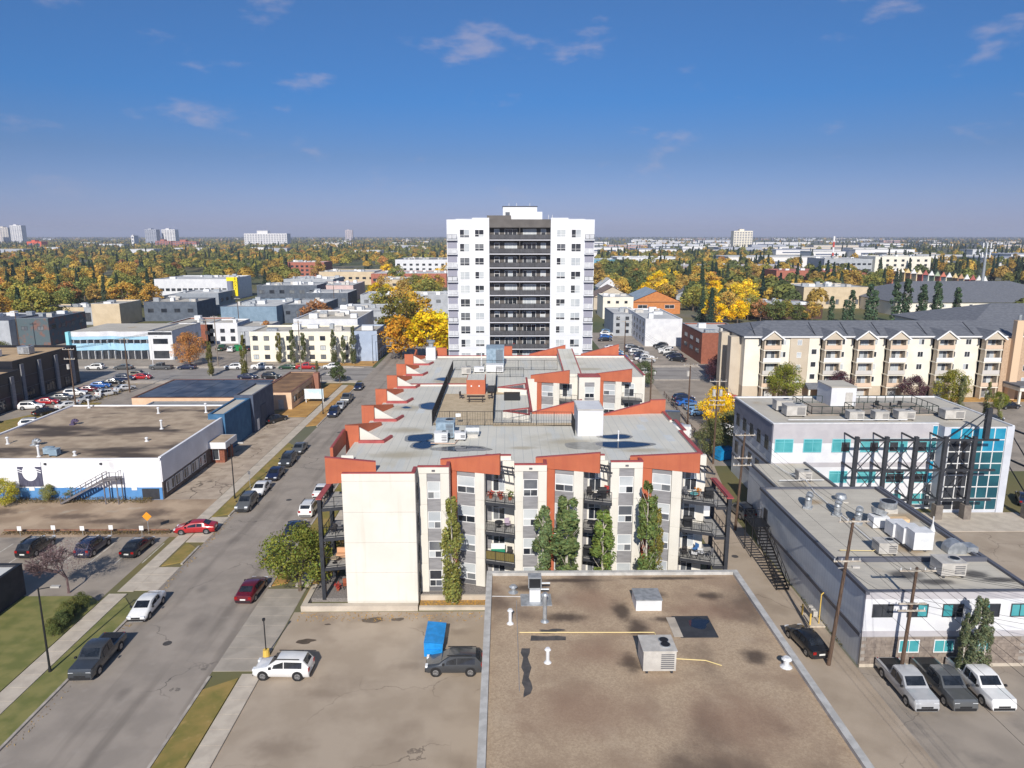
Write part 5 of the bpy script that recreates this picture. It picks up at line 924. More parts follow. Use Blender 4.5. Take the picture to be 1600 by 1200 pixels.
MB().box(107.6, 116.5, 151.8, 153.7, 0, 13.3).build('brick_wing', brk, CD); c_ = MB().box(109.0, 110.6, 150.6, 151.8, 0, 17.3).build('chimney', mat('chimney_stucco', S(214, 186, 156), None), CD); b = MB(); b.cyl((109.8, 151.2, 17.3), (109.8, 151.2, 18.5), .35, n=10); b.build('chimney_cap', galv, c_)
for z in FZ[1:]: win(CD, (113, 151.8, z + .7), 1.3, 1.3, pat=pick('db bd'), fr=frame_w)
MB().box(108.6, 118, 146.5, 151.8, 2.8, 3.6).build('porte_cochere', cream, CD); MB().box(108.4, 118.2, 146.3, 151.8, 3.6, 4.0).build('canopy_roof', shg, CD)
for x in (109, 113, 117): MB().box(x - .2, x + .2, 146.8, 147.2, 0, 2.8).build('canopy_post', cream, CD)
# shaded left return of the condominium
for j in range(2):
    MB().box(49.9, 52.2, 156 + j * 7, 158.4 + j * 7, 0, 13.2).build('side_bay', taupe, CD)
    for z in FZ[1:]: win(CD, (52.18, 160.2 + j * 6, z + .7), 1.2, 1.3, -math.pi / 2, pat='d', fr=frame_w)
W2 = thing('condominium_wing', 'second cream condominium wing under a wide grey hip roof behind the slim spruces', 'building', (136, 172.6, 0))
MB().box(113, 162, 172.6, 206, 0, 12.5).build('wall', cream, W2); gable_roof(W2, 113, 162, 172.6, 206, 12.6, 17.4, .8, hip=17)
for z in (1, 3.8, 6.6, 9.2): [win(W2, (118 + i * 5, 172.6, z), 1.5, 1.4, pat=pick('db dd'), fr=frame_w) for i in range(9)]
W3 = thing('condominium_wing', 'long cream condominium wing with a grey roof farther back behind the slim spruces', 'building', (215, 318, 0)); MB().box(174, 262, 318, 372, 0, 6).build('wall', cream, W3); gable_roof(W3, 174, 262, 318, 372, 6.1, 13.6, .8, hip=20)
for z in (1, 3.6): [win(W3, (178 + i * 6, 318, z), 1.5, 1.4, pat=pick('db dd'), fr=frame_w) for i in range(12)]
# a table of flat roofed neighbours: name, label, x0,x1,y0,y1,h, wall, roof, windows
bo = mat('brown_brick', S(150, 92, 72), S(136, 82, 64), sc=1.5); tan = mat('tan_render', S(206, 188, 160), S(196, 178, 150), sc=.5); gry = mat('grey_render', S(172, 176, 182), S(160, 164, 170), sc=.5); blu = mat('bluegrey_clad', S(130, 152, 172), S(118, 140, 160), sc=.6); dk = mat('slate_clad', S(96, 104, 116), S(84, 92, 104), sc=.6); wt = white_c; pk = mat('pink_render', S(214, 188, 184), S(204, 178, 174), sc=.5); cr = cream; rd = mat('red_brick', S(176, 110, 92), S(160, 98, 82), sc=1); lt = mat('pale_flat_roof', S(206, 206, 204), S(188, 188, 188), sc=.2); og = mat('orange_brick', S(196, 128, 76), S(184, 118, 70), sc=1)
ROWS = [
 ('brick_office', 'brown brick office with recessed dark corner beside the car park', 54.6, 68, 196, 219, 8.3, bo, lt, (('f', 2, 5.6, 2.4, 1.3, 'd', .3, 1), ('f', 1, 2.6, 3.6, 1.3, 'm', .25, .7), ('l', 3, 5.4, 3.4, 1.2, 'b m', .05, .9), ('l', 3, 2.6, 3.4, 1.2, 'b m', .05, .9))),
 ('white_block', 'windowless bright white end wall of a three storey block', 45.2, 57, 228.5, 262, 8.4, wt, lt, (('l', 6, 1.2, 1.6, 1.3, 'd m', .02, .98), ('l', 6, 3.9, 1.6, 1.3, 'd m', .02, .98), ('l', 6, 6.3, 1.6, 1.3, 'd m', .02, .98))),
 ('grey_walkup', 'pale grey walk-up flats left of the windowless white block', 38.6, 48.4, 253, 276, 7.4, gry, lt, (('f', 3, 1, 1.3, 1.2, 'd', 0, 1), ('f', 3, 3.4, 1.3, 1.2, 'd', 0, 1), ('f', 3, 5.7, 1.3, 1.2, 'd', 0, 1))),
 ('cream_walkup', 'cream three storey flats with small paired windows behind the tower', 42, 55, 306, 325, 9, cr, lt, (('f', 3, 1, 1.3, 1.1, 'd', .05, .9), ('f', 3, 3.8, 1.3, 1.1, 'd', .05, .9), ('f', 3, 6.6, 1.3, 1.1, 'd', .05, .9))),
 ('white_apartment', 'white three storey walk-up apartments along the avenue with columnar aspens in front', -71.8, -43.4, 201, 216, 8.1, mat('avenue_cream', S(236, 230, 212), S(226, 220, 202), sc=.4), roof2, (('f', 9, 6.0, 1.5, 1.3, 'd m b', 0, 1), ('f', 9, 3.3, 1.5, 1.3, 'd m b', 0, 1), ('f', 9, .7, 1.5, 1.3, 'd m b', 0, 1))),
 ('blue_apartment', 'slate blue end of the walk-up apartments with dark side balconies', -43.38, -36, 201.2, 216, 8.3, mat('pale_slate', S(168, 182, 204), S(158, 172, 194), sc=.5), roof2, (('r', 4, 5.8, 1.8, 1.7, 'd', .05, .95), ('r', 4, 3, 1.8, 1.7, 'd', .05, .95), ('r', 4, .3, 1.8, 1.7, 'd', .05, .95))),
 ('white_apartment', 'plain white walk-up with blank front behind the avenue apartments', -66, -46, 224, 252, 9.0, wt, roof2, ()),
 ('grey_roof_block', 'low grey roofed block behind the plain white walk-up', -64, -36, 262, 290, 7.6, gry, lt, (('f', 6, 4.6, 2, 1.3, 'd m', 0, 1),)),
 ('blue_workshop', 'long pale blue workshop with a cluttered flat roof', -112, -90, 284, 320, 7.2, blu, lt, (('f', 3, 1, 2, 1.6, 'd', 0, .4),)),
 ('dark_workshop', 'dark teal mural wall at the side of the pale blue workshop', -89.9, -74, 292, 320, 7.2, dk, lt, (('f', 4, 3.6, 1.8, 1.4, 'd m', 0, 1),)),
 ('white_house_block', 'white double house with dark porches beside the parked cars', -98, -88, 236, 248, 6.4, wt, roof2, (('f', 3, 3.6, 1.5, 1.3, 'd', 0, 1), ('f', 3, .8, 1.5, 1.6, 'd', 0, 1))),
 ('white_house_block', 'white double house with a pale balcony next to the dark teal wall', -86.6, -77, 232, 246, 5.8, gry, roof2, (('f', 3, 3.2, 1.6, 1.2, 'b d', 0, 1), ('f', 3, .6, 1.6, 1.6, 'd', 0, 1))),
 ('grey_box', 'windowless grey box building below the yellow tower sign', -148, -129, 326, 346, 9.2, mat('mid_grey_clad', S(148, 154, 162), S(140, 146, 154), sc=.6), lt, (('r', 3, 5.5, 3, 1.6, 'd', .05, .95),)),
 ('market_hall', 'white market hall with an orange painted gable behind the grey box', -190, -150, 394, 430, 11.5, wt, lt, (('f', 12, 5.4, 2.2, 1.5, 'd', .06, .98), ('f', 10, 1, 2.4, 2, 'd m', .1, .98))),
 ('dark_office', 'dark slate office with a tan entrance tower', -128, -97, 374, 398, 9.4, dk, lt, (('f', 6, 5.6, 2.6, 1.8, 'd m', 0, 1), ('f', 6, 1.6, 2.6, 1.8, 'd m', 0, 1), ('r', 4, 5, 2.6, 1.8, 'd', 0, 1))),
 ('pink_shop', 'pale pink rendered shop with a crowded roof', -104, -82, 392, 425, 8.2, pk, lt, (('f', 5, 5, 2, 1.4, 'm d', 0, 1),)),
 ('tan_hall', 'long tan hall beyond the pink shop', -134, -94, 525, 560, 9, tan, lt, (('f', 8, 4, 2.6, 1.6, 'd', 0, 1),)),
 ('brick_school', 'three storey brick block with a pale cornice in the trees', -190, -156, 630, 660, 12, rd, lt, (('f', 8, 8, 2.4, 1.8, 'd', 0, 1), ('f', 8, 4.6, 2.4, 1.8, 'd', 0, 1), ('f', 8, 1.2, 2.4, 1.8, 'd', 0, 1))),
 ('tan_garage', 'tan garage with a plain front wall beside the wavy blue office', -188, -168, 292, 306, 6.2, tan, roof2, (('f', 1, 2.6, 1.2, 1.2, 'm', .3, .5),)),
 ('tan_studio', 'tan cube studio joined by grey glazed walls', -162, -151, 283, 300, 8.4, tan, roof2, ()),
 ('grey_studio', 'grey glazed link between the tan garage and the tan studio', -167.9, -162.1, 288, 300, 6.4, gry, roof2, (('f', 2, 1.2, 2.2, 3.6, 'd m', 0, 1),)),
 ('mural_block', 'dark mural covered block with a flat overhanging roof', -157, -146.6, 231, 252, 8.6, mat('mural_wall', S(84, 98, 104), S(120, 92, 84), sc=.5, lo=.5, hi=.62), mat('dark_felt', S(90, 96, 108), None), (('r', 4, 5.4, 2.2, 1.3, 'd m', 0, 1), ('f', 2, 5.2, 2, 1.2, 'm', 0, 1))),
 ('white_gallery', 'white blank gallery wall beside the mural block', -180, -157.1, 228, 252, 8.2, gry, mat('dark_felt', (0, 0, 0)), ()),
 ('brown_row', 'low brown brick row behind the wavy blue office', -112, -96, 236, 256, 6.0, bo, roof2, (('f', 4, 3, 1.4, 1.2, 'd', 0, 1),)),
 ('dark_garage', 'dark flat garage behind the tan studio', -150, -128, 300, 320, 7.6, dk, roof2, (('f', 4, 3.6, 2.4, 1.6, 'd', 0, 1),)),
 ('dark_tilt_roof', 'long dark brown hall with a flat grey roof beyond the golden trees', 102, 136, 305, 330, 5.6, mat('dark_brown_wall', S(84, 62, 54), None), lt, (('f', 7, 2, 2.4, 1.4, 'd', 0, 1),)),
 ('beige_hall', 'beige hall with an angled roof line beside the row of slim spruces', 146, 178, 350, 380, 10, tan, lt, (('f', 4, 2, 1.5, 2.4, 'm', .3, .9),)),
 ('white_office', 'white four storey office with square windows among the industrial roofs', 318, 366, 620, 650, 17, cream, lt, (('f', 7, 13, 2.4, 2, 'd', .02, .98), ('f', 7, 9, 2.4, 2, 'd', .02, .98), ('f', 7, 5, 2.4, 2, 'd', .02, .98), ('f', 7, 1.2, 2.4, 2, 'd', .02, .98))),
 ('grey_office', 'grey glazed block attached to the white four storey office', 276, 317.8, 624, 660, 15, gry, lt, (('f', 9, 10, 3, 1.6, 'd', 0, 1), ('f', 9, 5, 3, 1.6, 'd', 0, 1))),
 ('red_gable_row', 'long brick range with red roof accents in front of the white office', 196, 262, 520, 545, 10, rd, mat('red_felt', S(176, 84, 76), S(150, 140, 140), sc=.06), (('f', 12, 5, 2.4, 1.6, 'd', 0, 1), ('f', 12, 1.4, 2.4, 1.6, 'm', 0, 1))),
 ('strip_mall', 'long low white strip mall with a maroon shop front', 152, 262, 640, 690, 8, mat('maroon_front', S(130, 84, 84), S(160, 150, 150), sc=.08), lt, (('f', 16, 1, 3.4, 2.4, 'd m', .02, .98),)),
 ('white_depot', 'white depot with a teal roofed front beyond the golden trees', 78, 118, 760, 800, 10, mat('teal_front', S(110, 160, 180), S(96, 146, 168), sc=.2), lt, (('f', 6, 3, 4, 2, 'd', 0, 1),)),
 ('white_depot', 'long white depot with a plain wall beyond the golden trees', 124, 196, 800, 850, 11, wt, lt, (('f', 6, 2, 3, 2, 'd', .5, 1),)),
 ('low_motel', 'low white walk-up block with a pale flat roof behind the autumn trees by the street', -66, -22, 330, 350, 8, gry, lt, (('f', 8, 4.8, 2, 1.4, 'd m', 0, 1),)),
 ('pale_terrace', 'white terrace of stepped flats far up the street', -96, -46, 640, 690, 14, wt, mat('dark_felt', (0, 0, 0)), (('f', 9, 9, 2.6, 1.8, 'd', 0, 1), ('f', 9, 5, 2.6, 1.8, 'd', 0, 1), ('f', 9, 1.4, 2.6, 1.8, 'd', 0, 1))),
 ('pink_school', 'pink brick school with a grey sawtooth roof up the street', -92, -40, 500, 540, 9, rd, lt, (('f', 9, 4, 2.8, 2, 'd', 0, 1),)),
 ('white_market', 'white long shop with awnings beside the dark slate office', -168, -148, 356, 372, 5.6, wt, lt, (('f', 6, 1, 2, 2, 'd', 0, 1),)),
 ('pale_shop', 'pale shop with rooftop plant behind the dark slate office', -134, -104, 440, 470, 8.6, gry, lt, (('f', 7, 4, 2.4, 1.6, 'd', 0, 1),)),
 ('dark_shop', 'charcoal shop with a green hedge front beside the pink shop', -96, -76, 350, 372, 7.4, dk, lt, (('f', 5, 3.6, 2.2, 1.6, 'd m', 0, 1),)),
 ('tan_shop', 'tan two storey shop with a flat roof up the street', -78, -56, 440, 470, 8.4, tan, lt, (('f', 5, 5, 2.2, 1.5, 'd', 0, 1), ('f', 5, 1.2, 2.2, 2, 'd', 0, 1))),
]
rr = random.Random(3)
BLD = []
for nm, lb, x0, x1, y0, y1, h, wm_, rm_, wn_ in ROWS:
    o = flat(nm, lb, x0, x1, y0, y1, h, wm_, rm_, wn_, par=.4, copm=(galv, frame_w, dkc)[rr.randrange(3)]); BLD.append((x0, x1, y0, y1))
    n = int((x1 - x0) * (y1 - y0) / 70)
    for k in range(min(n, 11)):
        x = rr.uniform(x0 + 2, x1 - 2); y = rr.uniform(y0 + 2, y1 - 3); s_ = rr.uniform(.5, 1.6)
        b = MB(); b.box(x - s_, x + s_, y - .9, y + .9, h + .02, h + rr.uniform(.8, 1.7)); b.build('roof_box', rr.choice((galv, hvac_w, hvac)), o)
# gabled houses behind the tower and in the trees
def house(label, x, y, w_, d_, h_, zr, wm_, rm_, rz=0., cat='house', name='gabled_house'):
    r = thing(name, label, cat, (x, y, 0), None, rz); place('wall', MB().box(-w_ / 2, w_ / 2, 0, d_, 0, h_).mesh('wall', wm_), r, local=True)
    b = MB(); o = .5; b._add([(-w_ / 2 - o, -o, h_), (w_ / 2 + o, -o, h_), (0, -o, zr), (-w_ / 2 - o, d_ + o, h_), (w_ / 2 + o, d_ + o, h_), (0, d_ + o, zr), (-w_ / 2, 0.02, h_), (w_ / 2, .02, h_)], [(0, 2, 5, 3), (2, 1, 4, 5), (3, 5, 4), (0, 3, 4, 1)]); place('roof', b.mesh('roof', rm_), r, local=True)
    b = MB(); b._add([(-w_ / 2, -.02, h_), (w_ / 2, -.02, h_), (0, -.02, zr - .3)], [(0, 1, 2)]); place('gable_wall', b.mesh('gable_wall', wm_), r, local=True)
    for sx in (-.28, .28):
        F, P = winmesh(w_ * .2, h_ * .3, (.5,), (), 'd', frame_w, .1); wo = bpy.data.objects.new('window', F); col.objects.link(wo); wo.parent = r; wo.location = (sx * w_, 0, h_ * .45); c = bpy.data.objects.new('pane', P); col.objects.link(c); c.parent = wo
    return r
house('orange and cream hall with a broad grey blue gable behind the white block', 69, 326, 22, 26, 5.5, 10.5, og, mat('blue_roof', S(150, 166, 182), S(136, 152, 168), sc=.4)); BLD.append((57, 81, 326, 352))
house('brown roofed house with a turquoise turret side behind the tower', 52, 346, 18, 18, 6, 11, taupe, mat('brown_shingle', S(140, 122, 112), S(124, 108, 100), sc=.6)); BLD.append((43, 61, 346, 364))
house('white gabled house behind the tower beside the spruces', 58, 398, 12, 14, 7, 12, wt, lt); house('pale grey gabled house deep in the golden trees', 96, 372, 14, 12, 5, 9, gry, shg); house('grey shingled bungalow among the golden trees', 118, 410, 16, 12, 4, 8, tan, shg)
for i in range(16):                                                # row of coloured houses with stepped gables
    x, y = 303 - i * .2, 560 - i * 7.2
    cl = [S(200, 120, 100), S(236, 230, 214), S(214, 190, 140), S(190, 150, 120), S(226, 210, 180), S(172, 96, 90), S(220, 220, 216), S(160, 176, 150)][i % 8]
    px = 1398 + i * 9.2; py = 441 + i * 1.0; X, Y_ = at(px, py + 4)
    cw = ('salmon', 'off white', 'straw yellow', 'brown', 'pale cream', 'brick red', 'light grey', 'sage green')[i % 8]; r = thing('stepped_gable_house', cw + ' narrow town house with a stepped gable in the long coloured row', 'house', (X, Y_, 0), cw + ' houses in the coloured row'); wm_ = mat('house_tint_%d' % (i % 8), cl); ww = 9.0 * Y_ / 1150 * 1.15; h_ = 8.5 * Y_ / 480
    place('wall', MB().box(-ww / 2, ww / 2, 0, 10, 0, h_).mesh('wall', wm_), r, local=True); b = MB(); b._add([(-ww * .5, -.1, h_), (ww * .5, -.1, h_), (ww * .22, -.1, h_ + 1.7), (0, -.1, h_ + 3.4), (-ww * .22, -.1, h_ + 1.7), (-ww * .5, .7, h_), (ww * .5, .7, h_), (ww * .22, .7, h_ + 1.7), (0, .7, h_ + 3.4), (-ww * .22, .7, h_ + 1.7)], [(0, 1, 2, 3, 4), (9, 8, 7, 6, 5), (1, 6, 7, 2), (2, 7, 8, 3), (3, 8, 9, 4), (4, 9, 5, 0), (0, 5, 6, 1)]); place('gable', b.mesh('gable', wm_ if i % 3 else frame_w), r, local=True); place('roof', MB().box(-ww / 2 - .2, ww / 2 + .2, .2, 10, h_ + .01, h_ + .4).mesh('roof', mat('house_roof', S(120, 96, 90), None)), r, local=True)
    for sx in (-.25, .25):
        for sz in (.2, .55): place('window', MB().box(sx * ww - ww * .1, sx * ww + ww * .1, -.08, .02, sz * h_, sz * h_ + h_ * .2).mesh('window', glass), r, local=True)
# yellow tower sign
t = thing('tower_sign', 'tall yellow blade sign with black letters on a dark round pylon', 'sign', (*at(363, 484), 0)); ys = mat('sign_yellow', S(240, 214, 30), None)
b = MB(); b.cyl((0, 0, 0), (0, 0, 13.7), 1.45, n=16); place('pylon', b.mesh('pylon', mat('pylon_grey', S(120, 124, 140), None)), t, local=True); place('blade', MB().box(1.65, 3.5, -.5, .5, 6.6, 15.5).mesh('blade', ys), t, local=True); place('blade_top', MB().box(-1.6, 1.648, -.5, .5, 13.75, 15.5).mesh('blade_top', ys), t, local=True)
for i, ch in enumerate('ROXY'):
    cu = bpy.data.curves.new('letter', 'FONT'); cu.body = ch; cu.size = 1.7; cu.align_x = 'CENTER'; cu.extrude = .03; tmp = bpy.data.objects.new('letter', cu); me = bpy.data.meshes.new_from_object(tmp); bpy.data.objects.remove(tmp); me.materials.clear(); me.materials.append(black)
    lo = place('letter', me, t, (2.57, -.54, 14.1 - i * 1.5), local=True); lo.rotation_euler = (R(90), 0, 0)
# distant slabs and towers
def far_tower(name, label, px, pw, ytop, ybase, Y, wm_, rows, colsn, cat='tower', d=30, split=0):
    u = lambda p: (p - 800) / 1120 * Y * 1.0 + Y * CZ; zt = 35 + (368 - ytop) / 1120 * Y; x0, x1 = u(px - pw / 2), u(px + pw / 2)
    r = thing(name, label, cat, ((x0 + x1) / 2, Y, 0)); MB().box(x0, x1, Y, Y + d, 0, zt).build('wall', wm_, r); MB().box(x0 + (x1 - x0) * .3, x0 + (x1 - x0) * .55, Y + 2, Y + d * .7, zt, zt + (x1 - x0) * .05 + 2).build('penthouse', wm_, r)
    ww = (x1 - x0) / colsn
    for i in range(rows):
        z = zt * .06 + zt * .9 * i / rows; MB().box(x0 + ww * .2, x1 - ww * .2, Y - .5, Y, z + zt * .9 / rows * .3, z + zt * .9 / rows * .72).build('window_band', mat('far_glass', S(96, 104, 124), None, rough=.3), r)
    for i in range(1, colsn): MB().box(x0 + ww * i - ww * .16, x0 + ww * i + ww * .16, Y - .8, Y, 0, zt).build('pilaster', wm_, r)
    return r
ft = mat('far_white', S(224, 222, 222), None); fg = mat('far_grey', S(168, 172, 184), None); fb = mat('far_brick', S(172, 112, 96), None)
far_tower('distant_tower', 'pale residential slab at the left end of the skyline', 47, 17, 353, 378, 3000, ft, 14, 5); far_tower('distant_tower', 'middle cream residential slab in the skyline trio', 27, 16, 356, 377, 3050, mat('far_cream', S(214, 206, 196), None), 13, 4); far_tower('distant_tower', 'blue grey residential slab at the edge of the skyline trio', 5, 12, 354, 376, 2950, fg, 14, 4)
far_tower('distant_tower', 'grey office slab with a blank blue side left of centre on the skyline', 250, 17, 359, 378, 2600, fg, 11, 5); far_tower('distant_tower', 'pale twin of the grey office slab on the skyline', 277, 20, 359, 376, 2650, ft, 11, 5); far_tower('distant_block', 'red brick block at the foot of the twin office slabs', 268, 24, 376, 388, 2200, fb, 4, 6, 'building'); far_tower('distant_block', 'second red brick block with a dark end near the office slabs', 300, 36, 377, 388, 2150, fb, 3, 8, 'building')
far_tower('distant_block', 'wide white hospital slab with many windows on the horizon', 424, 65, 365, 380, 2300, ft, 6, 16, 'building', 40); far_tower('distant_tower', 'small lone pinkish tower on the horizon', 551, 11, 360, 372, 5200, mat('far_pink', S(206, 192, 190), None), 9, 3); far_tower('distant_tower', 'large cream hotel block standing above the industrial roofs', 1155, 29, 361, 384, 1900, mat('far_hotel', S(232, 224, 206), None), 10, 7, 'tower', 24); far_tower('distant_tower', 'slim white pylon like block among the trees', 222, 4, 368, 384, 2300, ft, 3, 1)
far_tower('distant_block', 'orange roofed hall in the far woods', 72, 22, 377, 384, 2100, mat('far_orange', S(214, 98, 66), None), 1, 2, 'building')
# pale industrial roofs spread over the plain on the right
rr = random.Random(21)
fm = [ft, mat('far_pale', S(206, 208, 214), None), mat('far_tan', S(206, 194, 180), None), fg, mat('far_rust', S(186, 150, 140), None)]
for k in range(90):
    py = 374 + 44 * rr.random() ** 1.6; px = rr.uniform(935, 1420) if k < 70 else rr.uniform(1420, 1640); X, Y_ = at(px, py)
    w_ = rr.uniform(26, 90) * (1 + Y_ / 3000); d_ = rr.uniform(30, 70); h_ = rr.uniform(6, 12)
    if Y_ < 700 or any(x0 - w_ / 2 < X < x1 + w_ / 2 and y0 - d_ < Y_ < y1 for x0, x1, y0, y1 in BLD): continue
    m_ = fm[rr.randrange(5)] if rr.random() < .6 else ft
    cw = {'far_white': 'white', 'far_pale': 'pale grey', 'far_tan': 'tan', 'far_grey': 'blue grey', 'far_rust': 'rusty pink'}[m_.name]; r = thing('industrial_shed', cw + ' flat roofed shed among the distant industrial roofs', 'building', (X, Y_, 0), cw + ' distant industrial sheds'); place('wall', MB().box(-w_ / 2, w_ / 2, 0, d_, 0, h_).mesh('wall', m_), r, local=True); place('roof', MB().box(-w_ / 2 - .3, w_ / 2 + .3, -.3, d_ + .3, h_ + .01, h_ + .7).mesh('roof', lt if rr.random() < .7 else fg), r, local=True)
    place('window_band', MB().box(-w_ * .4, w_ * .3, -.12, .01, h_ * .35, h_ * .6).mesh('window_band', mat('far_glass', (0, 0, 0))), r, local=True); BLD.append((X - w_ / 2, X + w_ / 2, Y_, Y_ + d_))
for k in range(46):
    py = 372 + 30 * rr.random() ** 1.3; px = rr.uniform(-60, 690); X, Y_ = at(px, py); w_ = rr.uniform(20, 60) * (1 + Y_ / 5000); h_ = rr.uniform(7, 13)
    m_ = fm[rr.randrange(5)]; cw = {'far_white': 'white', 'far_pale': 'pale grey', 'far_tan': 'tan', 'far_grey': 'blue grey', 'far_rust': 'rusty pink'}[m_.name]; r = thing('woodland_block', cw + ' low building showing through the distant autumn woods', 'building', (X, Y_, 0), cw + ' buildings in the distant woods'); place('wall', MB().box(-w_ / 2, w_ / 2, 0, 30, 0, h_).mesh('wall', m_), r, local=True); place('roof', MB().box(-w_ / 2 - .3, w_ / 2 + .3, -.3, 30.3, h_ + .01, h_ + .6).mesh('roof', lt), r, local=True)
# masts
t = thing('telecom_mast', 'slender grey telecom pole with antenna clusters beyond the grey hip roofs', 'mast', (*at(1532, 462), 0)); sy = at(1532, 462)[1] / 1120
zt = 35 - (380 - 368) * sy; b = MB(); b.cyl((0, 0, 0), (0, 0, zt), 1.0, .5, 10); place('pole', b.mesh('pole', galv), t, local=True)
for z in (zt - 1, zt - 6.5):
    b = MB()
    for i in range(6): a = i * math.pi / 3; b.box(2.2 * math.cos(a) - .3, 2.2 * math.cos(a) + .3, 2.2 * math.sin(a) - .3, 2.2 * math.sin(a) + .3, z - 1.6, z + 1.4); b.beam((0, 0, z), (2.2 * math.cos(a), 2.2 * math.sin(a), z), .2)
    place('antenna_cluster', b.mesh('antenna_cluster', hvac_w), t, local=True)
t = thing('telecom_mast', 'thin red and white mast rising from the industrial roofs', 'mast', (*at(1300, 412), 0)); sy = at(1300, 412)[1] / 1120; zt = 35 - 1 * sy
for i in range(5): b = MB(); b.cyl((0, 0, zt * i / 5), (0, 0, zt * (i + 1) / 5), 1.3, 1.2, 8); place('mast_section', b.mesh('mast_section', (ft, mat('mast_red', S(190, 80, 70), None))[i % 2]), t, local=True)
# ================================================================== TREES
def leafmat(name, objcol=True, attr=False):
    m = bpy.data.materials.new(name); m.use_nodes = True; t = m.node_tree; N = t.nodes; K = t.links.new; N.clear()
    o = N.new('ShaderNodeOutputMaterial'); d = N.new('ShaderNodeBsdfDiffuse'); tr = N.new('ShaderNodeBsdfTranslucent'); ms = N.new('ShaderNodeMixShader'); ms.inputs[0].default_value = .28
    K(d.outputs[0], ms.inputs[1]); K(tr.outputs[0], ms.inputs[2]); K(ms.outputs[0], o.inputs[0])
    a = N.new('ShaderNodeAttribute'); a.attribute_name = 'tint'
    if attr: c = a.outputs['Color']
    else:
        oi = N.new('ShaderNodeObjectInfo'); mx = N.new('ShaderNodeMix'); mx.data_type = 'RGBA'; mx.blend_type = 'MULTIPLY'; mx.inputs[0].default_value = 1; K(oi.outputs['Color'], mx.inputs[6]); K(a.outputs['Color'], mx.inputs[7]); c = mx.outputs[2]
    K(c, d.inputs[0]); K(c, tr.inputs[0]); return m
leafM = leafmat('foliage'); leafF = leafmat('foliage_far', attr=True); bark = mat('bark', S(112, 98, 84), S(84, 72, 62), sc=3, bump=.3, stretch=(3, 3, .6), local=True); bark_p = mat('bark_pale', S(206, 200, 188), S(150, 140, 128), sc=3, local=True)
def quads_mesh(name, C, Nn, size, tint, m, seed=0, asp=.62):
    """many small leaf faces: centres C, facing Nn, half size, per-face tint"""
    rng = np.random.default_rng(seed); n = len(C); Nn = Nn / (np.linalg.norm(Nn, axis=1, keepdims=True) + 1e-9)
    r = rng.normal(size=(n, 3)); u = np.cross(Nn, r); u /= np.linalg.norm(u, axis=1, keepdims=True) + 1e-9; v = np.cross(Nn, u)
    s = (size if np.ndim(size) else np.full(n, size))[:, None] * rng.uniform(.7, 1.3, (n, 1)); u = u * s; v = v * s * asp
    V = np.stack([C - u, C - v * .9 + u * .15, C + u, C + v * .9 + u * .15], 1).reshape(-1, 3).astype(np.float32)
    me = bpy.data.meshes.new(name); me.vertices.add(4 * n); me.vertices.foreach_set('co', V.ravel()); me.loops.add(4 * n); me.loops.foreach_set('vertex_index', np.arange(4 * n, dtype=np.int32)); me.polygons.add(n); me.polygons.foreach_set('loop_start', np.arange(0, 4 * n, 4, dtype=np.int32)); me.polygons.foreach_set('loop_total', np.full(n, 4, dtype=np.int32))
    me.materials.append(m); at_ = me.attributes.new('tint', 'FLOAT_COLOR', 'FACE'); at_.data.foreach_set('color', np.concatenate([tint, np.ones((n, 1))], 1).astype(np.float32).ravel()); me.update(); me.validate(); return me
def tints(rng, n, v=.35, warm=.12):
    b = 1 + rng.uniform(-v, v, (n, 1)); t = np.repeat(b, 3, 1); w = rng.normal(0, warm, n); t[:, 0] *= 1 + w; t[:, 2] *= 1 - w * .5; return np.clip(t, .2, 2.2)
def broad(seed, h=10., r=4.2, leaves=1700, leaf=.34, base=.26, clumps=26):
    """broadleaf crown of leaf clumps on limbs; returns trunk mesh, crown mesh"""
    rng = np.random.default_rng(seed); z0 = h * base; T = MB(); T.cyl((0, 0, 0), (0, 0, z0 * 1.2), h * .028, h * .02, 7); cs = []
    for i in range(clumps):
        a = rng.uniform(0, 6.28); q = rng.uniform(0, 1) ** .6; zz = rng.uniform(0, 1); prof = math.sin(math.pi * (zz * .82 + .14)) ** .7; rr_ = r * prof * (.35 + .6 * q); cs.append((rr_ * math.cos(a), rr_ * math.sin(a), z0 + (h - z0) * (zz * .9 + .03), r * rng.uniform(.24, .42)))
    for c in cs[:9]: T.cyl((0, 0, z0 * rng.uniform(.8, 1.2)), (c[0] * .85, c[1] * .85, c[2]), h * .011, h * .004, 5)
    cs = np.array(cs); k = rng.integers(0, clumps, leaves); d = rng.normal(size=(leaves, 3)); d /= np.linalg.norm(d, axis=1, keepdims=True); rad = rng.uniform(.45, 1.05, (leaves, 1)) ** .6
    C = cs[k, :3] + d * cs[k, 3:4] * rad * np.array([1.1, 1.1, .85]); ct = 1 + rng.uniform(-.22, .22, clumps); tn_ = tints(rng, leaves) * ct[k][:, None]
    return T.mesh('trunk', bark), quads_mesh('crown', C, d + rng.normal(0, .5, d.shape), leaf, tn_, leafM, seed)
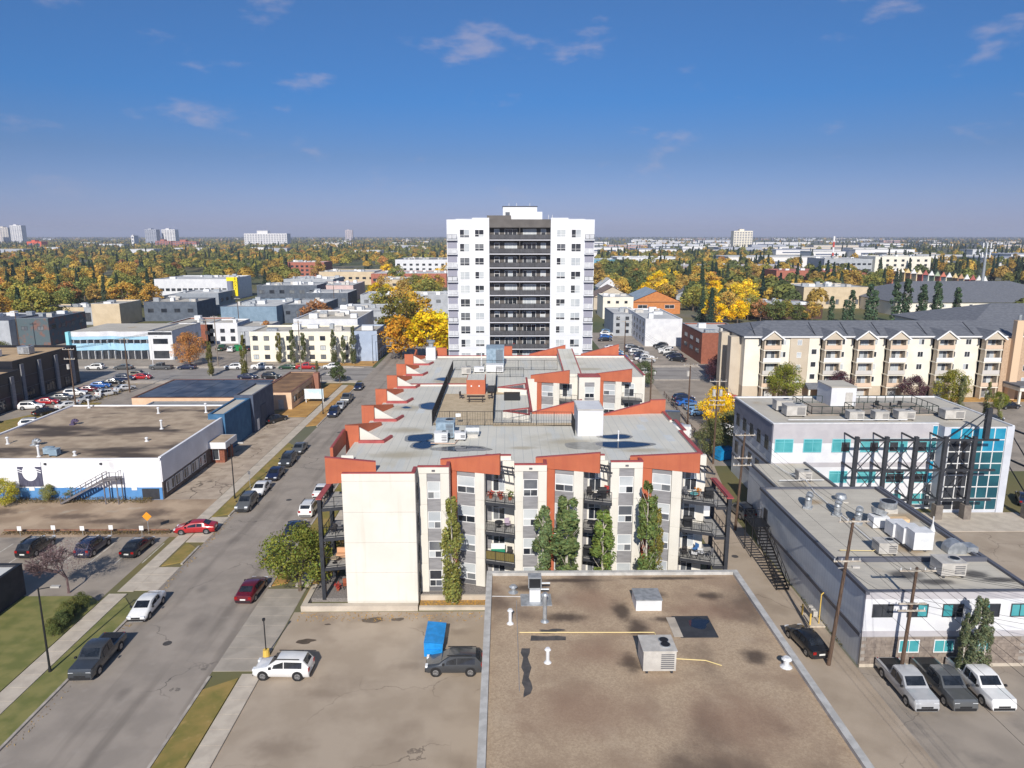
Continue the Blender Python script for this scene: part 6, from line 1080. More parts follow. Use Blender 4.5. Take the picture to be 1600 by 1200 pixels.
def conifer(seed, h=12., r=2.6, leaves=1300, leaf=.36):
    rng = np.random.default_rng(seed); T = MB(); T.cyl((0, 0, 0), (0, 0, h * .96), h * .018, .03, 6); zz = rng.uniform(0, 1, leaves) ** 1.25; tier = np.floor(zz * 11) / 11; a = rng.uniform(0, 6.28, leaves)
    lob = 1 + .22 * np.sin(a * 5 + tier * 40); q = rng.uniform(.15, 1, leaves) ** .55; rad = r * (1 - tier) ** .85 * lob * q * (1 - .45 * (zz * 11 - np.floor(zz * 11))); z = h * (.07 + .93 * zz) - .28 * q * r * (1 - zz)
    C = np.stack([rad * np.cos(a), rad * np.sin(a), z], 1); d = np.stack([np.cos(a), np.sin(a), np.full(leaves, .9)], 1); return T.mesh('trunk', bark), quads_mesh('crown', C, d + rng.normal(0, .45, d.shape), leaf, tints(rng, leaves, .4, .06), leafM, seed, .45)
def column(seed, h=10., r=.8, leaves=3200, leaf=.15, base=.05):
    rng = np.random.default_rng(seed); T = MB(); T.cyl((0, 0, 0), (0, 0, h * .93), .11, .02, 6)
    for i in range(16): a = rng.uniform(0, 6.28); z = rng.uniform(.06, .8) * h; T.cyl((0, 0, z), (.7 * r * math.cos(a), .7 * r * math.sin(a), z + r * 1.6), .03, .01, 4)
    m = 46; cz = rng.uniform(0, 1, m) ** .9; ca = rng.uniform(0, 6.28, m); pf = np.sin(np.pi * np.clip(cz * .80 + .13, 0, 1)) ** .55 * rng.uniform(.55, 1.12, m); cr_ = r * pf * .62; k = rng.integers(0, m, leaves)
    t = rng.normal(0, 1, (leaves, 3)); t /= np.linalg.norm(t, axis=1, keepdims=True); t *= rng.uniform(.3, 1, (leaves, 1)) ** .5; sw = (r * .46 * np.clip(1.05 - .6 * cz, .35, 1))[k]
    C = np.stack([cr_[k] * np.cos(ca[k]) + t[:, 0] * sw, cr_[k] * np.sin(ca[k]) + t[:, 1] * sw, h * (base + (.93 - base) * cz[k]) + t[:, 2] * sw * 2.1 + .3 * r], 1); C[:, 2] = np.clip(C[:, 2], h * .03, h); d = t + np.stack([np.cos(ca[k]), np.sin(ca[k]), np.full(leaves, .3)], 1) * .5; ct = 1 + rng.uniform(-.2, .2, m)
    return T.mesh('trunk', bark_p), quads_mesh('crown', C, d + rng.normal(0, .55, d.shape), leaf, tints(rng, leaves, .42, .1) * ct[k][:, None], leafM, seed)
GOLD = [S(184, 152, 72), S(176, 148, 78), S(192, 162, 78), S(168, 140, 78), S(182, 146, 70)]; GREEN = [S(104, 112, 66), S(116, 120, 70), S(94, 104, 66), S(126, 124, 74)]; SPR = [S(62, 78, 62), S(54, 72, 62), S(72, 84, 66)]; YEL = [S(226, 190, 40), S(232, 200, 60)]; RUST = [S(176, 128, 78), S(166, 120, 82), S(188, 140, 84)]; PURP = [S(92, 66, 74), S(84, 58, 66)]; OLIVE = [S(138, 136, 74), S(148, 142, 72), S(126, 130, 74)]
PROTO = {'b': [broad(100 + i, 10, 4.4 - .3 * (i % 3), 1800, .36, .2 + .05 * (i % 2)) for i in range(5)], 'B': [broad(200 + i, 9, 4.0, 6500, .165, .2, 44) for i in range(2)], 's': [conifer(300 + i, 12, 2.7 - .3 * i) for i in range(3)], 'c': [column(400 + i, 10, .95, 5200, .115) for i in range(4)], 'n': [column(450 + i, 10, 1.1, 1100, .27) for i in range(2)]}
BASEH = {'b': 10, 'B': 9, 's': 12, 'c': 10, 'n': 10}
def tree(kind, x, y, h, colr, label, group=None, wid=1., name=None, seed=None, cat='tree', z=0.):
    rd = random.Random(int(x * 13 + y * 7)) if seed is None else random.Random(seed); T, C = rd.choice(PROTO[kind]); k = h / BASEH[kind]
    o = thing(name or {'b': 'broadleaf_tree', 'B': 'broadleaf_tree', 's': 'spruce_tree', 'c': 'columnar_aspen', 'n': 'columnar_aspen'}[kind], label, cat, (x, y, z), group, rd.uniform(0, 6.28)); o.scale = (k * wid, k * wid, k)
    place('trunk', T, o, local=True); c = place('crown', C, o, local=True); f_ = rd.uniform(1.0, 1.4); c.color = (colr[0] * f_, colr[1] * f_, colr[2] * f_, 1); return o
# the aspens in front of the flats and other near trees
for x, y, h, w_, c, lb in ((-5.05, 63.7, 11.2, 1.15, S(128, 130, 72), 'slim columnar aspen in the planting bed against the first terracotta column'), (3.6, 63.7, 10.6, 1.1, S(100, 114, 76), 'forked columnar aspen left of the wide one by the middle terracotta column'), (5.9, 63.7, 11.6, 1.65, S(100, 114, 72), 'wide columnar aspen in front of the middle terracotta column'), (9.35, 63.8, 10.0, 1.5, S(110, 126, 66), 'shorter bright green aspen before the second balcony stack'), (13.5, 63.7, 12.6, 1.1, S(104, 118, 68), 'tall narrow aspen at the last terracotta column'), (14.5, 64.0, 10.0, .85, S(118, 112, 58), 'thin yellowing aspen behind the tall narrow one')): tree('c', x, y, h, c, lb, wid=w_)
tree('B', -20.6, 66.6, 6.6, S(116, 122, 58), 'round yellow green tree by the street corner balconies', wid=1.15); tree('B', -19.0, 70.5, 4.8, S(124, 122, 60), 'smaller yellowing tree behind the round tree by the balconies')
for i, (px, py, h, w_) in enumerate(((1517, 1065, 7.8, 1.2), (1500, 1062, 6.0, 1.0), (1532, 1062, 6.2, 1.0))): X, Y_ = at(px, py); tree('c', X, Y_, h, S(104, 112, 84), ('tallest of three slim aspens in front of the brown brick base', 'left hand short aspen beside the tallest one by the brick base', 'right hand short aspen beside the tallest one by the brick base')[i].replace('left hand', 'slighter').replace('right hand', 'leafier'), wid=w_)
def treep(kind, px, py, h, c, lb, **k): X, Y_ = at(px, py); return tree(kind, X, Y_, h, c, lb, **k)
treep('B', 1118, 668, 7.6, S(236, 200, 44), 'bright yellow tree beside the car park behind the office', wid=1.0); treep('B', 1110, 712, 6.0, S(108, 112, 76), 'dusty green tree by the alley transformer pole'); treep('B', 1136, 708, 7.0, S(116, 116, 70), 'loose olive tree against the lavender office corner'); treep('B', 1005, 606, 6.2, S(96, 106, 72), 'rounded green tree beside the alley pole near the crossing')
treep('B', 1226, 627, 8.2, S(128, 132, 58), 'green tree in front of the condominium porch'); treep('B', 1425, 632, 6.0, PURP[0], 'purple leaved tree in front of the cream condominium'); treep('B', 1122, 600, 7.0, PURP[1], 'dark purple tree at the crossing beside the condominium'); treep('B', 1485, 634, 7.4, S(132, 130, 56), 'olive tree before the last gabled balcony stack'); treep('B', 1310, 628, 6.4, PURP[0], 'plum coloured tree hidden beside the office stair hut'); treep('c', 1500, 640, 7.6, S(120, 124, 82), 'pale slim tree behind the office terrace', wid=1.2); treep('c', 1540, 650, 7.0, S(124, 126, 82), 'pale slim tree beside the blue glass corner', wid=1.3); treep('c', 1560, 660, 6, S(126, 128, 80), 'leafy sapling behind the blue glass corner', wid=1.1); treep('B', 1560, 640, 3.6, S(120, 128, 50), 'clipped round green bush by the porte cochere')
for i, (px, py, h) in enumerate(((330, 588, 9.5), (383, 590, 11), (437, 568, 9.2), (458, 568, 10), (475, 568, 9.2), (522, 569, 9.8), (537, 569, 8.6), (553, 569, 10.8), (496, 590, 4.6))): treep('c', px, py, h, S(98, 104, 70) if i > 2 else S(108, 106, 60), ('tall dark aspen on the near verge of the avenue', 'twin stemmed tall aspen on the near verge of the avenue', 'first slim aspen along the white walk-up apartments', 'second slim aspen along the white walk-up apartments', 'third slim aspen along the white walk-up apartments', 'first slim aspen before the slate blue end', 'thin aspen in the middle before the slate blue end', 'tallest slim aspen before the slate blue end', 'small dark aspen sapling on the corner lawn')[i], wid=1.15)
treep('B', 297, 572, 9.0, RUST[0], 'thin rusty tree between the annex office and the car park'); treep('b', 627, 562, 12.5, S(204, 154, 56), 'big orange gold tree at the street corner lawn', wid=1.05); treep('b', 672, 562, 14, S(214, 184, 40), 'large yellow tree beside the white tower', wid=1.15); treep('b', 690, 556, 13, S(206, 190, 44), 'yellow green tree tucked against the white tower', wid=1.0); treep('b', 625, 530, 14, S(116, 110, 54), 'dark green tree behind the orange gold corner tree', wid=1.2); treep('b', 650, 522, 15, S(190, 156, 64), 'golden tree in the row behind the street corner', wid=1.2); treep('b', 588, 476, 11, S(216, 186, 40), 'yellow tree up the street beside the low white block'); treep('b', 607, 474, 10, S(222, 194, 50), 'second yellow tree up the street beside the low white block'); treep('b', 495, 522, 12, RUST[1], 'dry brown tree beside the pale blue workshop', wid=1.1); treep('b', 470, 540, 7, RUST[2], 'low rust coloured tree behind the walk-up apartments'); treep('b', 415, 535, 7, RUST[0], 'tawny tree behind the end of the walk-up apartments')
treep('b', 531, 598, 5, S(80, 90, 60), 'small dark round tree on the corner lawn by the street lamp'); treep('B', 8, 792, 3.8, S(176, 168, 66), 'yellowing bush at the end of the warehouse wall', name='bush', cat='bush'); treep('B', 112, 780, 2.0, S(120, 130, 66), 'weedy green shrub beside the outside stair', name='bush', cat='bush'); treep('B', 78, 784, 2.4, S(140, 140, 84), 'thin weed shrub below the faded poster', name='bush', cat='bush'); treep('B', 5, 560, 5, S(120, 122, 66), 'green bush beside the white gallery wall', name='bush', cat='bush'); treep('B', 1140, 575, 5.5, PURP[1], 'low purple shrub by the brown brick office', name='bush', cat='bush')
for i in range(9): treep('B', 84 + i * 5.4 - i % 2 * 7, 996 - i * 5.4, 1.25 + .25 * (i % 3), GREEN[i % 4], 'clipped dark green shrub in the hedge by the pavement', group='hedge shrubs by the pavement', name='shrub', cat='bush', wid=1.0)
# leafless crab tree
rd = random.Random(4); b = MB()
def twig(p, d, l, r, n):
    q = p + d * l; b.cyl(p, q, max(r, .016), max(r * .6, .014), 5 if r > .03 else 3)
    if n:
        for _ in range(4 if n > 3 else 3): twig(q, (d + Vector((rd.uniform(-1, 1), rd.uniform(-1, 1), rd.uniform(-.45, .6))) * .8).normalized(), l * rd.uniform(.62, .82), r * .55, n - 1)
X, Y_ = -43.6, 66.4; BT = thing('bare_tree', 'leafless purple grey crab tree casting shade over the parking stalls', 'tree', (X, Y_, 0)); twig(Vector((0, 0, 0)), Vector((0, 0, 1)), 1.6, .14, 6); place('branches', b.mesh('branches', mat('twig_bark', S(112, 92, 92), S(92, 74, 76), sc=4)), BT, local=True)
rng = np.random.default_rng(9); n = 2600; d = rng.normal(size=(n, 3)); d /= np.linalg.norm(d, axis=1, keepdims=True); C = np.array([0, 0, 3.9]) + d * rng.uniform(.5, 1, (n, 1)) * np.array([3.0, 3.0, 2.0]); c = place('dry_leaves', quads_mesh('dry_leaves', C, d, .05, tints(rng, n), leafM, 5), BT, local=True); c.color = (*S(150, 128, 130), 1)
# woods that can still be told apart tree by tree
def clear(x, y, r=5):
    return not any(x0 - r < x < x1 + r and y0 - r < y < y1 + r for x0, x1, y0, y1 in BLD) and not (-38 < x < -21) and not (168 < y < 196)
rr = random.Random(77); WOOD = []
REG = [(0, 250, 412, 484, 95, 'L'), (0, 110, 466, 516, 22, 'L'), (240, 500, 396, 436, 46, 'L'), (440, 700, 384, 425, 26, 'L'), (600, 700, 425, 510, 22, 'Y'), (935, 1120, 402, 474, 84, 'R'), (1010, 1180, 440, 494, 34, 'G'), (1110, 1330, 418, 446, 20, 'R'), (1290, 1420, 432, 470, 16, 'R'), (1400, 1600, 412, 440, 26, 'D'), (1290, 1500, 488, 505, 0, 'S')]
LABT = {'gold': 'golden autumn tree', 'green': 'dull green broadleaf tree', 'spruce': 'dark spruce', 'olive': 'olive yellow tree', 'rust': 'rust brown tree', 'yellow': 'bright yellow tree'}
def kindof(z):
    u = rr.random()
    if z == 'L': return 'spruce' if u < .17 else 'gold' if u < .38 else 'olive' if u < .66 else 'green' if u < .93 else 'rust'
    if z == 'R': return 'spruce' if u < .15 else 'gold' if u < .35 else 'olive' if u < .64 else 'green' if u < .92 else 'rust'
    if z == 'Y': return 'gold' if u < .45 else 'yellow' if u < .6 else 'olive' if u < .85 else 'green'
    if z == 'G': return 'yellow' if u < .3 else 'gold' if u < .55 else 'olive' if u < .75 else 'spruce' if u < .88 else 'green'
    return 'spruce' if u < .62 else 'gold' if u < .8 else 'green'
PAL = {'gold': GOLD, 'green': GREEN, 'spruce': SPR, 'olive': OLIVE, 'rust': RUST, 'yellow': YEL}
WHERE = {'L': 'in the woods beyond the left hand shops', 'R': 'in the woods behind the tower and brown office', 'Y': 'in the avenue of trees beside the white tower', 'G': 'in the grove behind the brown brick office', 'D': 'in the dark wood beyond the grey hip roofs'}
WHERE = {k: v.replace('left hand shops', 'tan and blue shops') for k, v in WHERE.items()}
for x0, x1, y0, y1, n, z in REG:
    k = tries = 0
    while k < n and tries < n * 12:
        tries += 1; px = rr.uniform(x0, x1); py = rr.uniform(y0, y1); X, Y_ = at(px, py)
        if not clear(X, Y_) or any((X - a) ** 2 + (Y_ - c) ** 2 < 26 for a, c in WOOD): continue
        WOOD.append((X, Y_)); q = kindof(z); k += 1; sp = q == 'spruce'
        tree('s' if sp else 'b', X, Y_, rr.uniform(12, 19) if sp else rr.uniform(9.5, 14.5), rr.choice(PAL[q]), LABT[q] + ' ' + WHERE[z], group=f'{q} trees {WHERE[z]}', wid=rr.uniform(.85, 1.2) * (1.1 if not sp else .95))
for i, (px, h) in enumerate(((1297, 10), (1311, 9), (1328, 12), (1348, 14.5), (1364, 12), (1388, 15), (1412, 16), (1430, 12.5), (1437, 14), (1452, 13), (1459, 15), (1482, 11), (1491, 13))):
    X, Y_ = at(px, 508 - .5 * (i % 3)); tree('n', X, Y_ - (i % 2) * 4, h * 1.15, S(78, 96, 72), 'slim dark green columnar tree in the row between the grey condominium roofs', group='columnar trees between the condominium roofs', wid=1.25, name='columnar_tree')
for i, (px, py, h, q) in enumerate(((1118, 508, 11, 'yellow'), (1136, 500, 12, 'gold'), (1152, 506, 10, 'yellow'), (1168, 500, 11, 'olive'), (1108, 492, 12, 'olive'), (1188, 503, 9, 'rust'), (1206, 505, 10, 'green'), (1226, 503, 9, 'olive'), (1248, 506, 8, 'green'), (1268, 504, 9, 'gold'), (1096, 502, 14, 'spruce'), (1110, 510, 15, 'spruce'))):
    X, Y_ = at(px, py); tree('s' if q == 'spruce' else 'b', X, Y_, h, PAL[q][i % 2], LABT[q] + ' in the strip between the brown hall and the condominium roof', group=q + ' trees behind the condominium roof')
# far woods: too many and too small to count, one object per side
def far_wood(name, seed, spec):
    rng = np.random.default_rng(seed); Cs, Ns, Ss, Ts = [], [], [], []
    for (xa, xb, da, db, ntree, mix) in spec:
        dd = 1 / rng.uniform(1 / db, 1 / da, ntree); px = rng.uniform(xa, xb, ntree); Y_ = 39200 / dd; X = (px - 800) / 1120 * Y_ + Y_ * CZ
        for j in range(ntree):
            x, y = X[j], Y_[j]
            if not clear(x, y, 4): continue
            u = rng.random(); sp = u < mix[0]; q = SPR if sp else (GOLD if u < mix[0] + mix[1] else (OLIVE if u < mix[0] + mix[1] + mix[2] else GREEN)); c = np.array(q[rng.integers(len(q))]) * rng.uniform(.9, 1.3)
            m = 300 if dd[j] > 44 else 150 if dd[j] > 26 else 60 if dd[j] > 14 else 22; h = rng.uniform(11, 18) if sp else rng.uniform(9, 14); r = h * (.2 if sp else .42)
            if dd[j] < 9: h *= 1.1; r *= 1.9
            d = rng.normal(size=(m, 3)); d /= np.linalg.norm(d, axis=1, keepdims=True); d[:, 2] = np.abs(d[:, 2]) if not sp else d[:, 2]
            if sp: zz = rng.uniform(0, 1, m); P_ = np.stack([d[:, 0] * r * (1 - zz), d[:, 1] * r * (1 - zz), h * zz], 1)
            else: P_ = d * np.array([r, r, h * .52]) * rng.uniform(.75, 1.05, (m, 1)) + np.array([0, 0, h * .42])
            Cs.append(P_ + np.array([x, y, 0])); Ns.append(d + rng.normal(0, .4, d.shape)); Ss.append(np.full(m, r * (1.9 / math.sqrt(m) + .06) * (1.1 if not sp else 1.5))); Ts.append(np.clip(c * (1 + rng.uniform(-.3, .3, (m, 1))), 0, 1))
    me = quads_mesh(name, np.concatenate(Cs), np.concatenate(Ns), np.concatenate(Ss), np.concatenate(Ts), leafF, seed, .8); return place(name, me, kind='stuff')
far_wood('distant_woods', 31, [(-150, 700, 3.2, 9, 4200, (.45, .14, .18)), (-150, 700, 9, 22, 3600, (.26, .2, .28)), (-150, 700, 22, 52, 1500, (.16, .24, .3)), (230, 480, 30, 85, 170, (.2, .22, .3)), (-150, 40, 60, 150, 50, (.3, .2, .25)), (-200, 250, 52, 100, 110, (.3, .3, .2))])
far_wood('distant_woods', 32, [(690, 1750, 3.0, 6.5, 3000, (.6, .05, .1)), (930, 1420, 6.5, 30, 700, (.5, .15, .15)), (1400, 1750, 6.5, 40, 1700, (.6, .14, .08)), (930, 1200, 30, 62, 420, (.22, .3, .25)), (1200, 1750, 40, 80, 200, (.4, .25, .15)), (1040, 1330, 56, 118, 150, (.2, .26, .28)), (1560, 1750, 60, 140, 40, (.4, .2, .2))])
# tall weeds along the warehouse wall and the lot edge
def weeds(name, poly, n, h, c, seed):
    rng = np.random.default_rng(seed); x0, x1, y0, y1 = poly; C = np.stack([rng.uniform(x0, x1, n), rng.uniform(y0, y1, n), rng.uniform(.03, h, n)], 1); d = rng.normal(size=(n, 3)); d[:, 2] *= .4; me = quads_mesh(name, C, d, .13, np.clip(np.array(c) * (1 + rng.uniform(-.4, .4, (n, 1))), 0, 1), leafF, seed, .3); return place(name, me, kind='stuff')
weeds('weeds', (-75, -47.4, 90.9, 92.2), 2600, .55, S(120, 106, 70), 1); weeds('weeds', (-60, -40.2, 80.6, 81.4), 1600, .4, S(130, 112, 78), 2); weeds('dry_grass', (-84, -72, 108.3, 111.3), 1500, .7, S(170, 148, 84), 3); weeds('dry_grass', (29.2, 29.9, 56, 64), 500, .3, S(120, 112, 76), 4); weeds('leaf_litter', (-8, 21, 63.1, 64), 900, .3, S(200, 150, 60), 6)
weeds('dry_grass', (-90.5, -86.5, 112, 168), 2600, .8, S(164, 142, 84), 7)
weeds('fallen_leaves', (-19.5, -2.2, 60.6, 62.3), 260, .03, S(190, 150, 80), 8); weeds('fallen_leaves', (-34.9, -34.2, 44, 118), 500, .03, S(176, 146, 90), 9)
# ================================================================== VEHICLES
carp = mat('car_paint', (1, 1, 1), (.93, .93, .93), sc=1.5, rough=.28, spec=.6, objcol=True, local=True); N, K, bs = nodes_of(carp); bs.inputs['Coat Weight'].default_value = .6; bs.inputs['Coat Roughness'].default_value = .06
tyre = mat('tyre_rubber', (.018, .018, .019), None, rough=.85); rimm = mat('alloy_rim', S(176, 178, 182), S(120, 122, 126), sc=6, rough=.35, metal=.7, local=True); cglass = mat('car_glass', (.012, .015, .02), (.03, .035, .045), sc=1.2, rough=.04, spec=.7, local=True); hl = mat('headlight_lens', S(226, 230, 236), None, rough=.1, spec=.7); tl = mat('tail_light_lens', S(150, 20, 18), None, rough=.2, spec=.6); trim = mat('black_trim', (.02, .02, .022), None, rough=.6); plate = mat('number_plate', S(220, 220, 216), None)
def loft(secs):
    """body from cross sections (x, list of (halfwidth, z) from sill to top); mirrored"""
    b = MB(); n = len(secs[0][1]); rows = []
    for x, pr in secs:
        o = len(b.v); b.v += [(x, -w_, z) for w_, z in pr] + [(x, w_, z) for w_, z in reversed(pr)]; rows.append(o)
    m = 2 * n
    for a, c in zip(rows, rows[1:]):
        for i in range(m): j = (i + 1) % m; b.f.append((a + i, c + i, c + j, a + j))
    b.f.append(tuple(rows[0] + i for i in range(m))); b.f.append(tuple(rows[-1] + i for i in range(m - 1, -1, -1))); b.mi = [0] * len(b.f); return b
def make_car(kind):
    """sedan, suv, van or pickup, nose along +x, wheels on the ground"""
    P = {'sedan': dict(L=4.7, W=.9, hood=.92, roof=1.45, xs=(-2.35, -2.28, -1.75, -1.05, -.2, .75, 1.5, 2.2, 2.35), ys='trunk'), 'suv': dict(L=4.6, W=.93, hood=1.05, roof=1.72, ys='suv'), 'hatch': dict(L=4.2, W=.88, hood=.95, roof=1.5, ys='suv'), 'van': dict(L=5.6, W=.98, hood=1.15, roof=2.3, ys='van'), 'pickup': dict(L=5.8, W=1.0, hood=1.18, roof=1.9, ys='pickup')}[kind]
    L2, W_, hd, rf = P['L'] / 2, P['W'], P['hood'], P['roof']; s0 = .26
    def sec(x, w_, belt, top, tw): return (x, [(w_ * .86, s0), (w_, s0 + .2), (w_ * 1.0, belt - .12), (w_ * .96, belt), (tw, top - .05 if top > belt + .2 else top - .01), (tw * .8, top)])
    if P['ys'] == 'trunk': st = [(-L2, .86, .62, .68, .6), (-L2 + .08, .95, .9, .98, .7), (-1.8, 1, .93, 1.05, .78), (-.98, 1, .93, rf - .04, .68), (-.3, 1, .93, rf, .71), (.42, 1, .91, rf - .03, .70), (1.36, 1, .88, .98, .79), (L2 - .25, .96, .72, .82, .7), (L2, .8, .5, .6, .6)]; gl = (-1.79, -.98, .42, 1.34)
    elif P['ys'] == 'suv': st = [(-L2, .9, .7, .8, .66), (-L2 + .06, .97, 1.0, 1.15, .72), (-L2 + .5, 1, 1.02, rf - .06, .70), (-.6, 1, 1.02, rf, .74), (.3, 1, 1.0, rf - .03, .72), (1.15, 1, hd - .06, hd + .02, .78), (L2 - .25, .97, hd - .22, hd - .12, .74), (L2, .84, .58, .68, .66)]; gl = (-L2 + .1, -L2 + .5, .3, 1.1)
    elif P['ys'] == 'van': st = [(-L2, .95, .9, rf - .2, .84), (-L2 + .08, 1, 1.1, rf, .86), (1.0, 1, 1.1, rf, .86), (1.75, 1, 1.1, 1.25, .84), (L2 - .2, .96, .85, .98, .8), (L2, .86, .6, .7, .7)]; gl = (-L2, -L2 + .02, 1.0, 1.72)
    else: st = [(-L2, .97, 1.0, 1.06, .9), (-.75, 1, 1.02, 1.08, .9), (-.68, 1, 1.06, rf - .06, .74), (-.2, 1, 1.06, rf, .76), (.75, 1, 1.04, rf - .05, .74), (1.45, 1, hd - .06, hd + .03, .84), (L2 - .15, .97, hd - .12, hd - .02, .82), (L2, .92, .7, .85, .78)]; gl = (-.72, -.62, .75, 1.4)
    st = [(x, a * W_, belt, top, tw * W_ / .9 * .98) for x, a, belt, top, tw in st]
    me = loft([sec(*s) for s in st]).mesh('body', carp); me.polygons.foreach_set('use_smooth', [True] * len(me.polygons)); me.set_sharp_from_angle(angle=R(38))
    r = thing(kind, 'car', 'car'); body = place('body', me, r, local=True, color=(.5, .5, .5))
    def prof(x):
        for a, c in zip(st, st[1:]):
            if a[0] <= x <= c[0]: u = (x - a[0]) / (c[0] - a[0]); return [p + (q - p) * u for p, q in zip(a, c)]
        return list(st[-1])
    def gp(x, f_, off=.03):                                # point on the side glass: f_ 0 belt .. 1 roof rail
        _, w_, belt, top, tw = prof(x); y = w_ * .96 + (tw - w_ * .96) * f_; z = belt + (top - .05 - belt) * f_; return y + off, z
    xr0, xr1, xf0, xf1 = gl
    for s_ in (-1, 1):                                      # side windows
        cells = [(xr1 + .06, -.32), (-.24, xf0 + .32)] if P['ys'] not in ('van', 'pickup') else ([(1.02, 1.5)] if P['ys'] == 'van' else [(-.55, .02), (.1, .95)])
        for a, c in cells:
            b = MB(); pts = []
            for x, f0, f1 in ((a, .08, .86), (c, .08, .86)):
                if x > xf0: f1 = max(.3, .86 - (x - xf0) * 1.1)
                y0, z0_ = gp(min(x, xf0 + .25), f0); y1, z1_ = gp(min(x, xf0 + .02), f1); pts.append(((x, s_ * y0, z0_), (x - (.1 if x > xf0 else 0), s_ * y1, z1_)))
            q = [pts[0][0], pts[1][0], pts[1][1], pts[0][1]]; b.quad(*(q if s_ < 0 else q[::-1])); place('side_window', b.mesh('side_window', cglass), r, local=True)
    def screen(xa, xb, nm):                                 # sloping glass between belt and roof
        b = MB(); _, w0, _, t0, tw0 = prof(xa); _, w1, _, t1, tw1 = prof(xb); d = .02; f_ = .12; m0 = tw0 * .82; m1 = tw1 * .86
        za = t0 + (t1 - t0) * f_ + d; zb = t0 + (t1 - t0) * .92 + d; xa_, xb_ = xa + (xb - xa) * f_, xa + (xb - xa) * .92; q = [(xa_, -m0, za), (xa_, m0, za), (xb_, m1, zb), (xb_, -m1, zb)]; b.quad(*(q if xa > xb else q[::-1])); place(nm, b.mesh(nm, cglass), r, local=True)
    screen(xf1, xf0, 'windscreen')
    if P['ys'] != 'van': screen(xr0, xr1, 'rear_window')
    if P['ys'] == 'pickup': place('cargo_bed', MB().box(-L2 + .12, -.82, -.78, .78, 1.06, 1.1).mesh('cargo_bed', trim), r, local=True)
    wr = .34 if kind in ('sedan', 'hatch') else .38
    b = MB(); b.cyl((0, -.11, 0), (0, .11, 0), wr, n=18); tm_ = b.mesh('tyre', tyre); b = MB(); b.cyl((0, -.118, 0), (0, .118, 0), wr * .64, n=12); rm_ = b.mesh('rim', rimm); b = MB(); b.cyl((0, -.08, 0), (0, .08, 0), wr * 1.17, n=16); am = b.mesh('wheel_arch', trim)
    for x in (-L2 * .6, L2 * .62):
        for s_ in (-1, 1): w_ = place('wheel', tm_, r, (x, s_ * (W_ - .09), wr), local=True); place('rim', rm_, w_, local=True); place('wheel_arch', am, r, (x, s_ * (W_ - .07), wr + .02), local=True)
    for s_ in (-1, 1):
        place('headlight', MB().box(L2 - .22, L2 - .02, s_ * W_ * .68 - .19, s_ * W_ * .68 + .19, .62 if kind in ('sedan', 'hatch') else .74, .74 if kind in ('sedan', 'hatch') else .92).mesh('headlight', hl), r, local=True); place('tail_light', MB().box(-L2 - .015, -L2 + .12, s_ * W_ * .74 - .14, s_ * W_ * .74 + .14, .66 if kind in ('sedan', 'hatch') else .8, .88 if kind in ('sedan', 'hatch') else 1.06).mesh('tail_light', tl), r, local=True)
        place('mirror', MB().box(xf0 + .42, xf0 + .58, s_ * (W_ + .1) - .09, s_ * (W_ + .1) + .09, hd + .02, hd + .16).mesh('mirror', trim), r, local=True)
    place('bumper', MB().box(L2 - .06, L2 + .03, -W_ * .8, W_ * .8, .3, .5).mesh('bumper', trim), r, local=True); place('bumper', MB().box(-L2 - .03, -L2 + .08, -W_ * .8, W_ * .8, .32, .5).mesh('bumper', trim), r, local=True); place('number_plate', MB().box(-L2 - .03, -L2 + .02, -.26, .26, .56, .7).mesh('number_plate', plate), r, local=True); place('grille', MB().box(L2 - .05, L2 + .012, -W_ * .45, W_ * .45, .52, .66).mesh('grille', trim), r, local=True)
    if kind in ('suv',): [place('roof_rail', MB().box(-1.5, .5, s_ * W_ * .7 - .03, s_ * W_ * .7 + .03, rf - .02, rf + .04).mesh('roof_rail', trim), r, local=True) for s_ in (-1, 1)]
    return r
CARS = {k: make_car(k) for k in ('sedan', 'suv', 'hatch', 'van', 'pickup')}
CNAME = {'sedan': 'sedan', 'suv': 'sport_utility_car', 'hatch': 'hatchback', 'van': 'delivery_van', 'pickup': 'pickup_truck'}; CW = {'W': (.78, .78, .78), 'K': (.012, .013, .016), 'N': (.012, .02, .06), 'G': (.10, .105, .11), 'S': (.42, .43, .45), 'R': (.42, .015, .02), 'M': (.12, .006, .016), 'B': (.02, .12, .42), 'U': (.16, .3, .5), 'T': (.30, .27, .22), 'D': (.045, .05, .058), 'E': (.015, .06, .03)}
CWORD = {'W': 'white', 'K': 'black', 'N': 'navy blue', 'G': 'grey', 'S': 'silver', 'R': 'bright red', 'M': 'dark maroon', 'B': 'blue', 'U': 'pale blue', 'T': 'beige', 'D': 'charcoal', 'E': 'dark green'}; KW = {'sedan': 'sedan', 'suv': 'sport utility', 'hatch': 'hatchback', 'van': 'delivery van', 'pickup': 'pickup truck'}
USED = {}
def car(kind, c, px, py, deg, where, xy=None):
    X, Y_ = xy or at(px, py); lb = f'{CWORD[c]} {KW[kind]} {where}'; k = USED.setdefault(lb, []); root = CARS[kind]
    o = dup(root, (X, Y_, .012), R(deg), lb, None, color=CW[c], cat={'van': 'van', 'pickup': 'truck'}.get(kind, 'car')); o.name = CNAME[kind]; k.append(o); return o
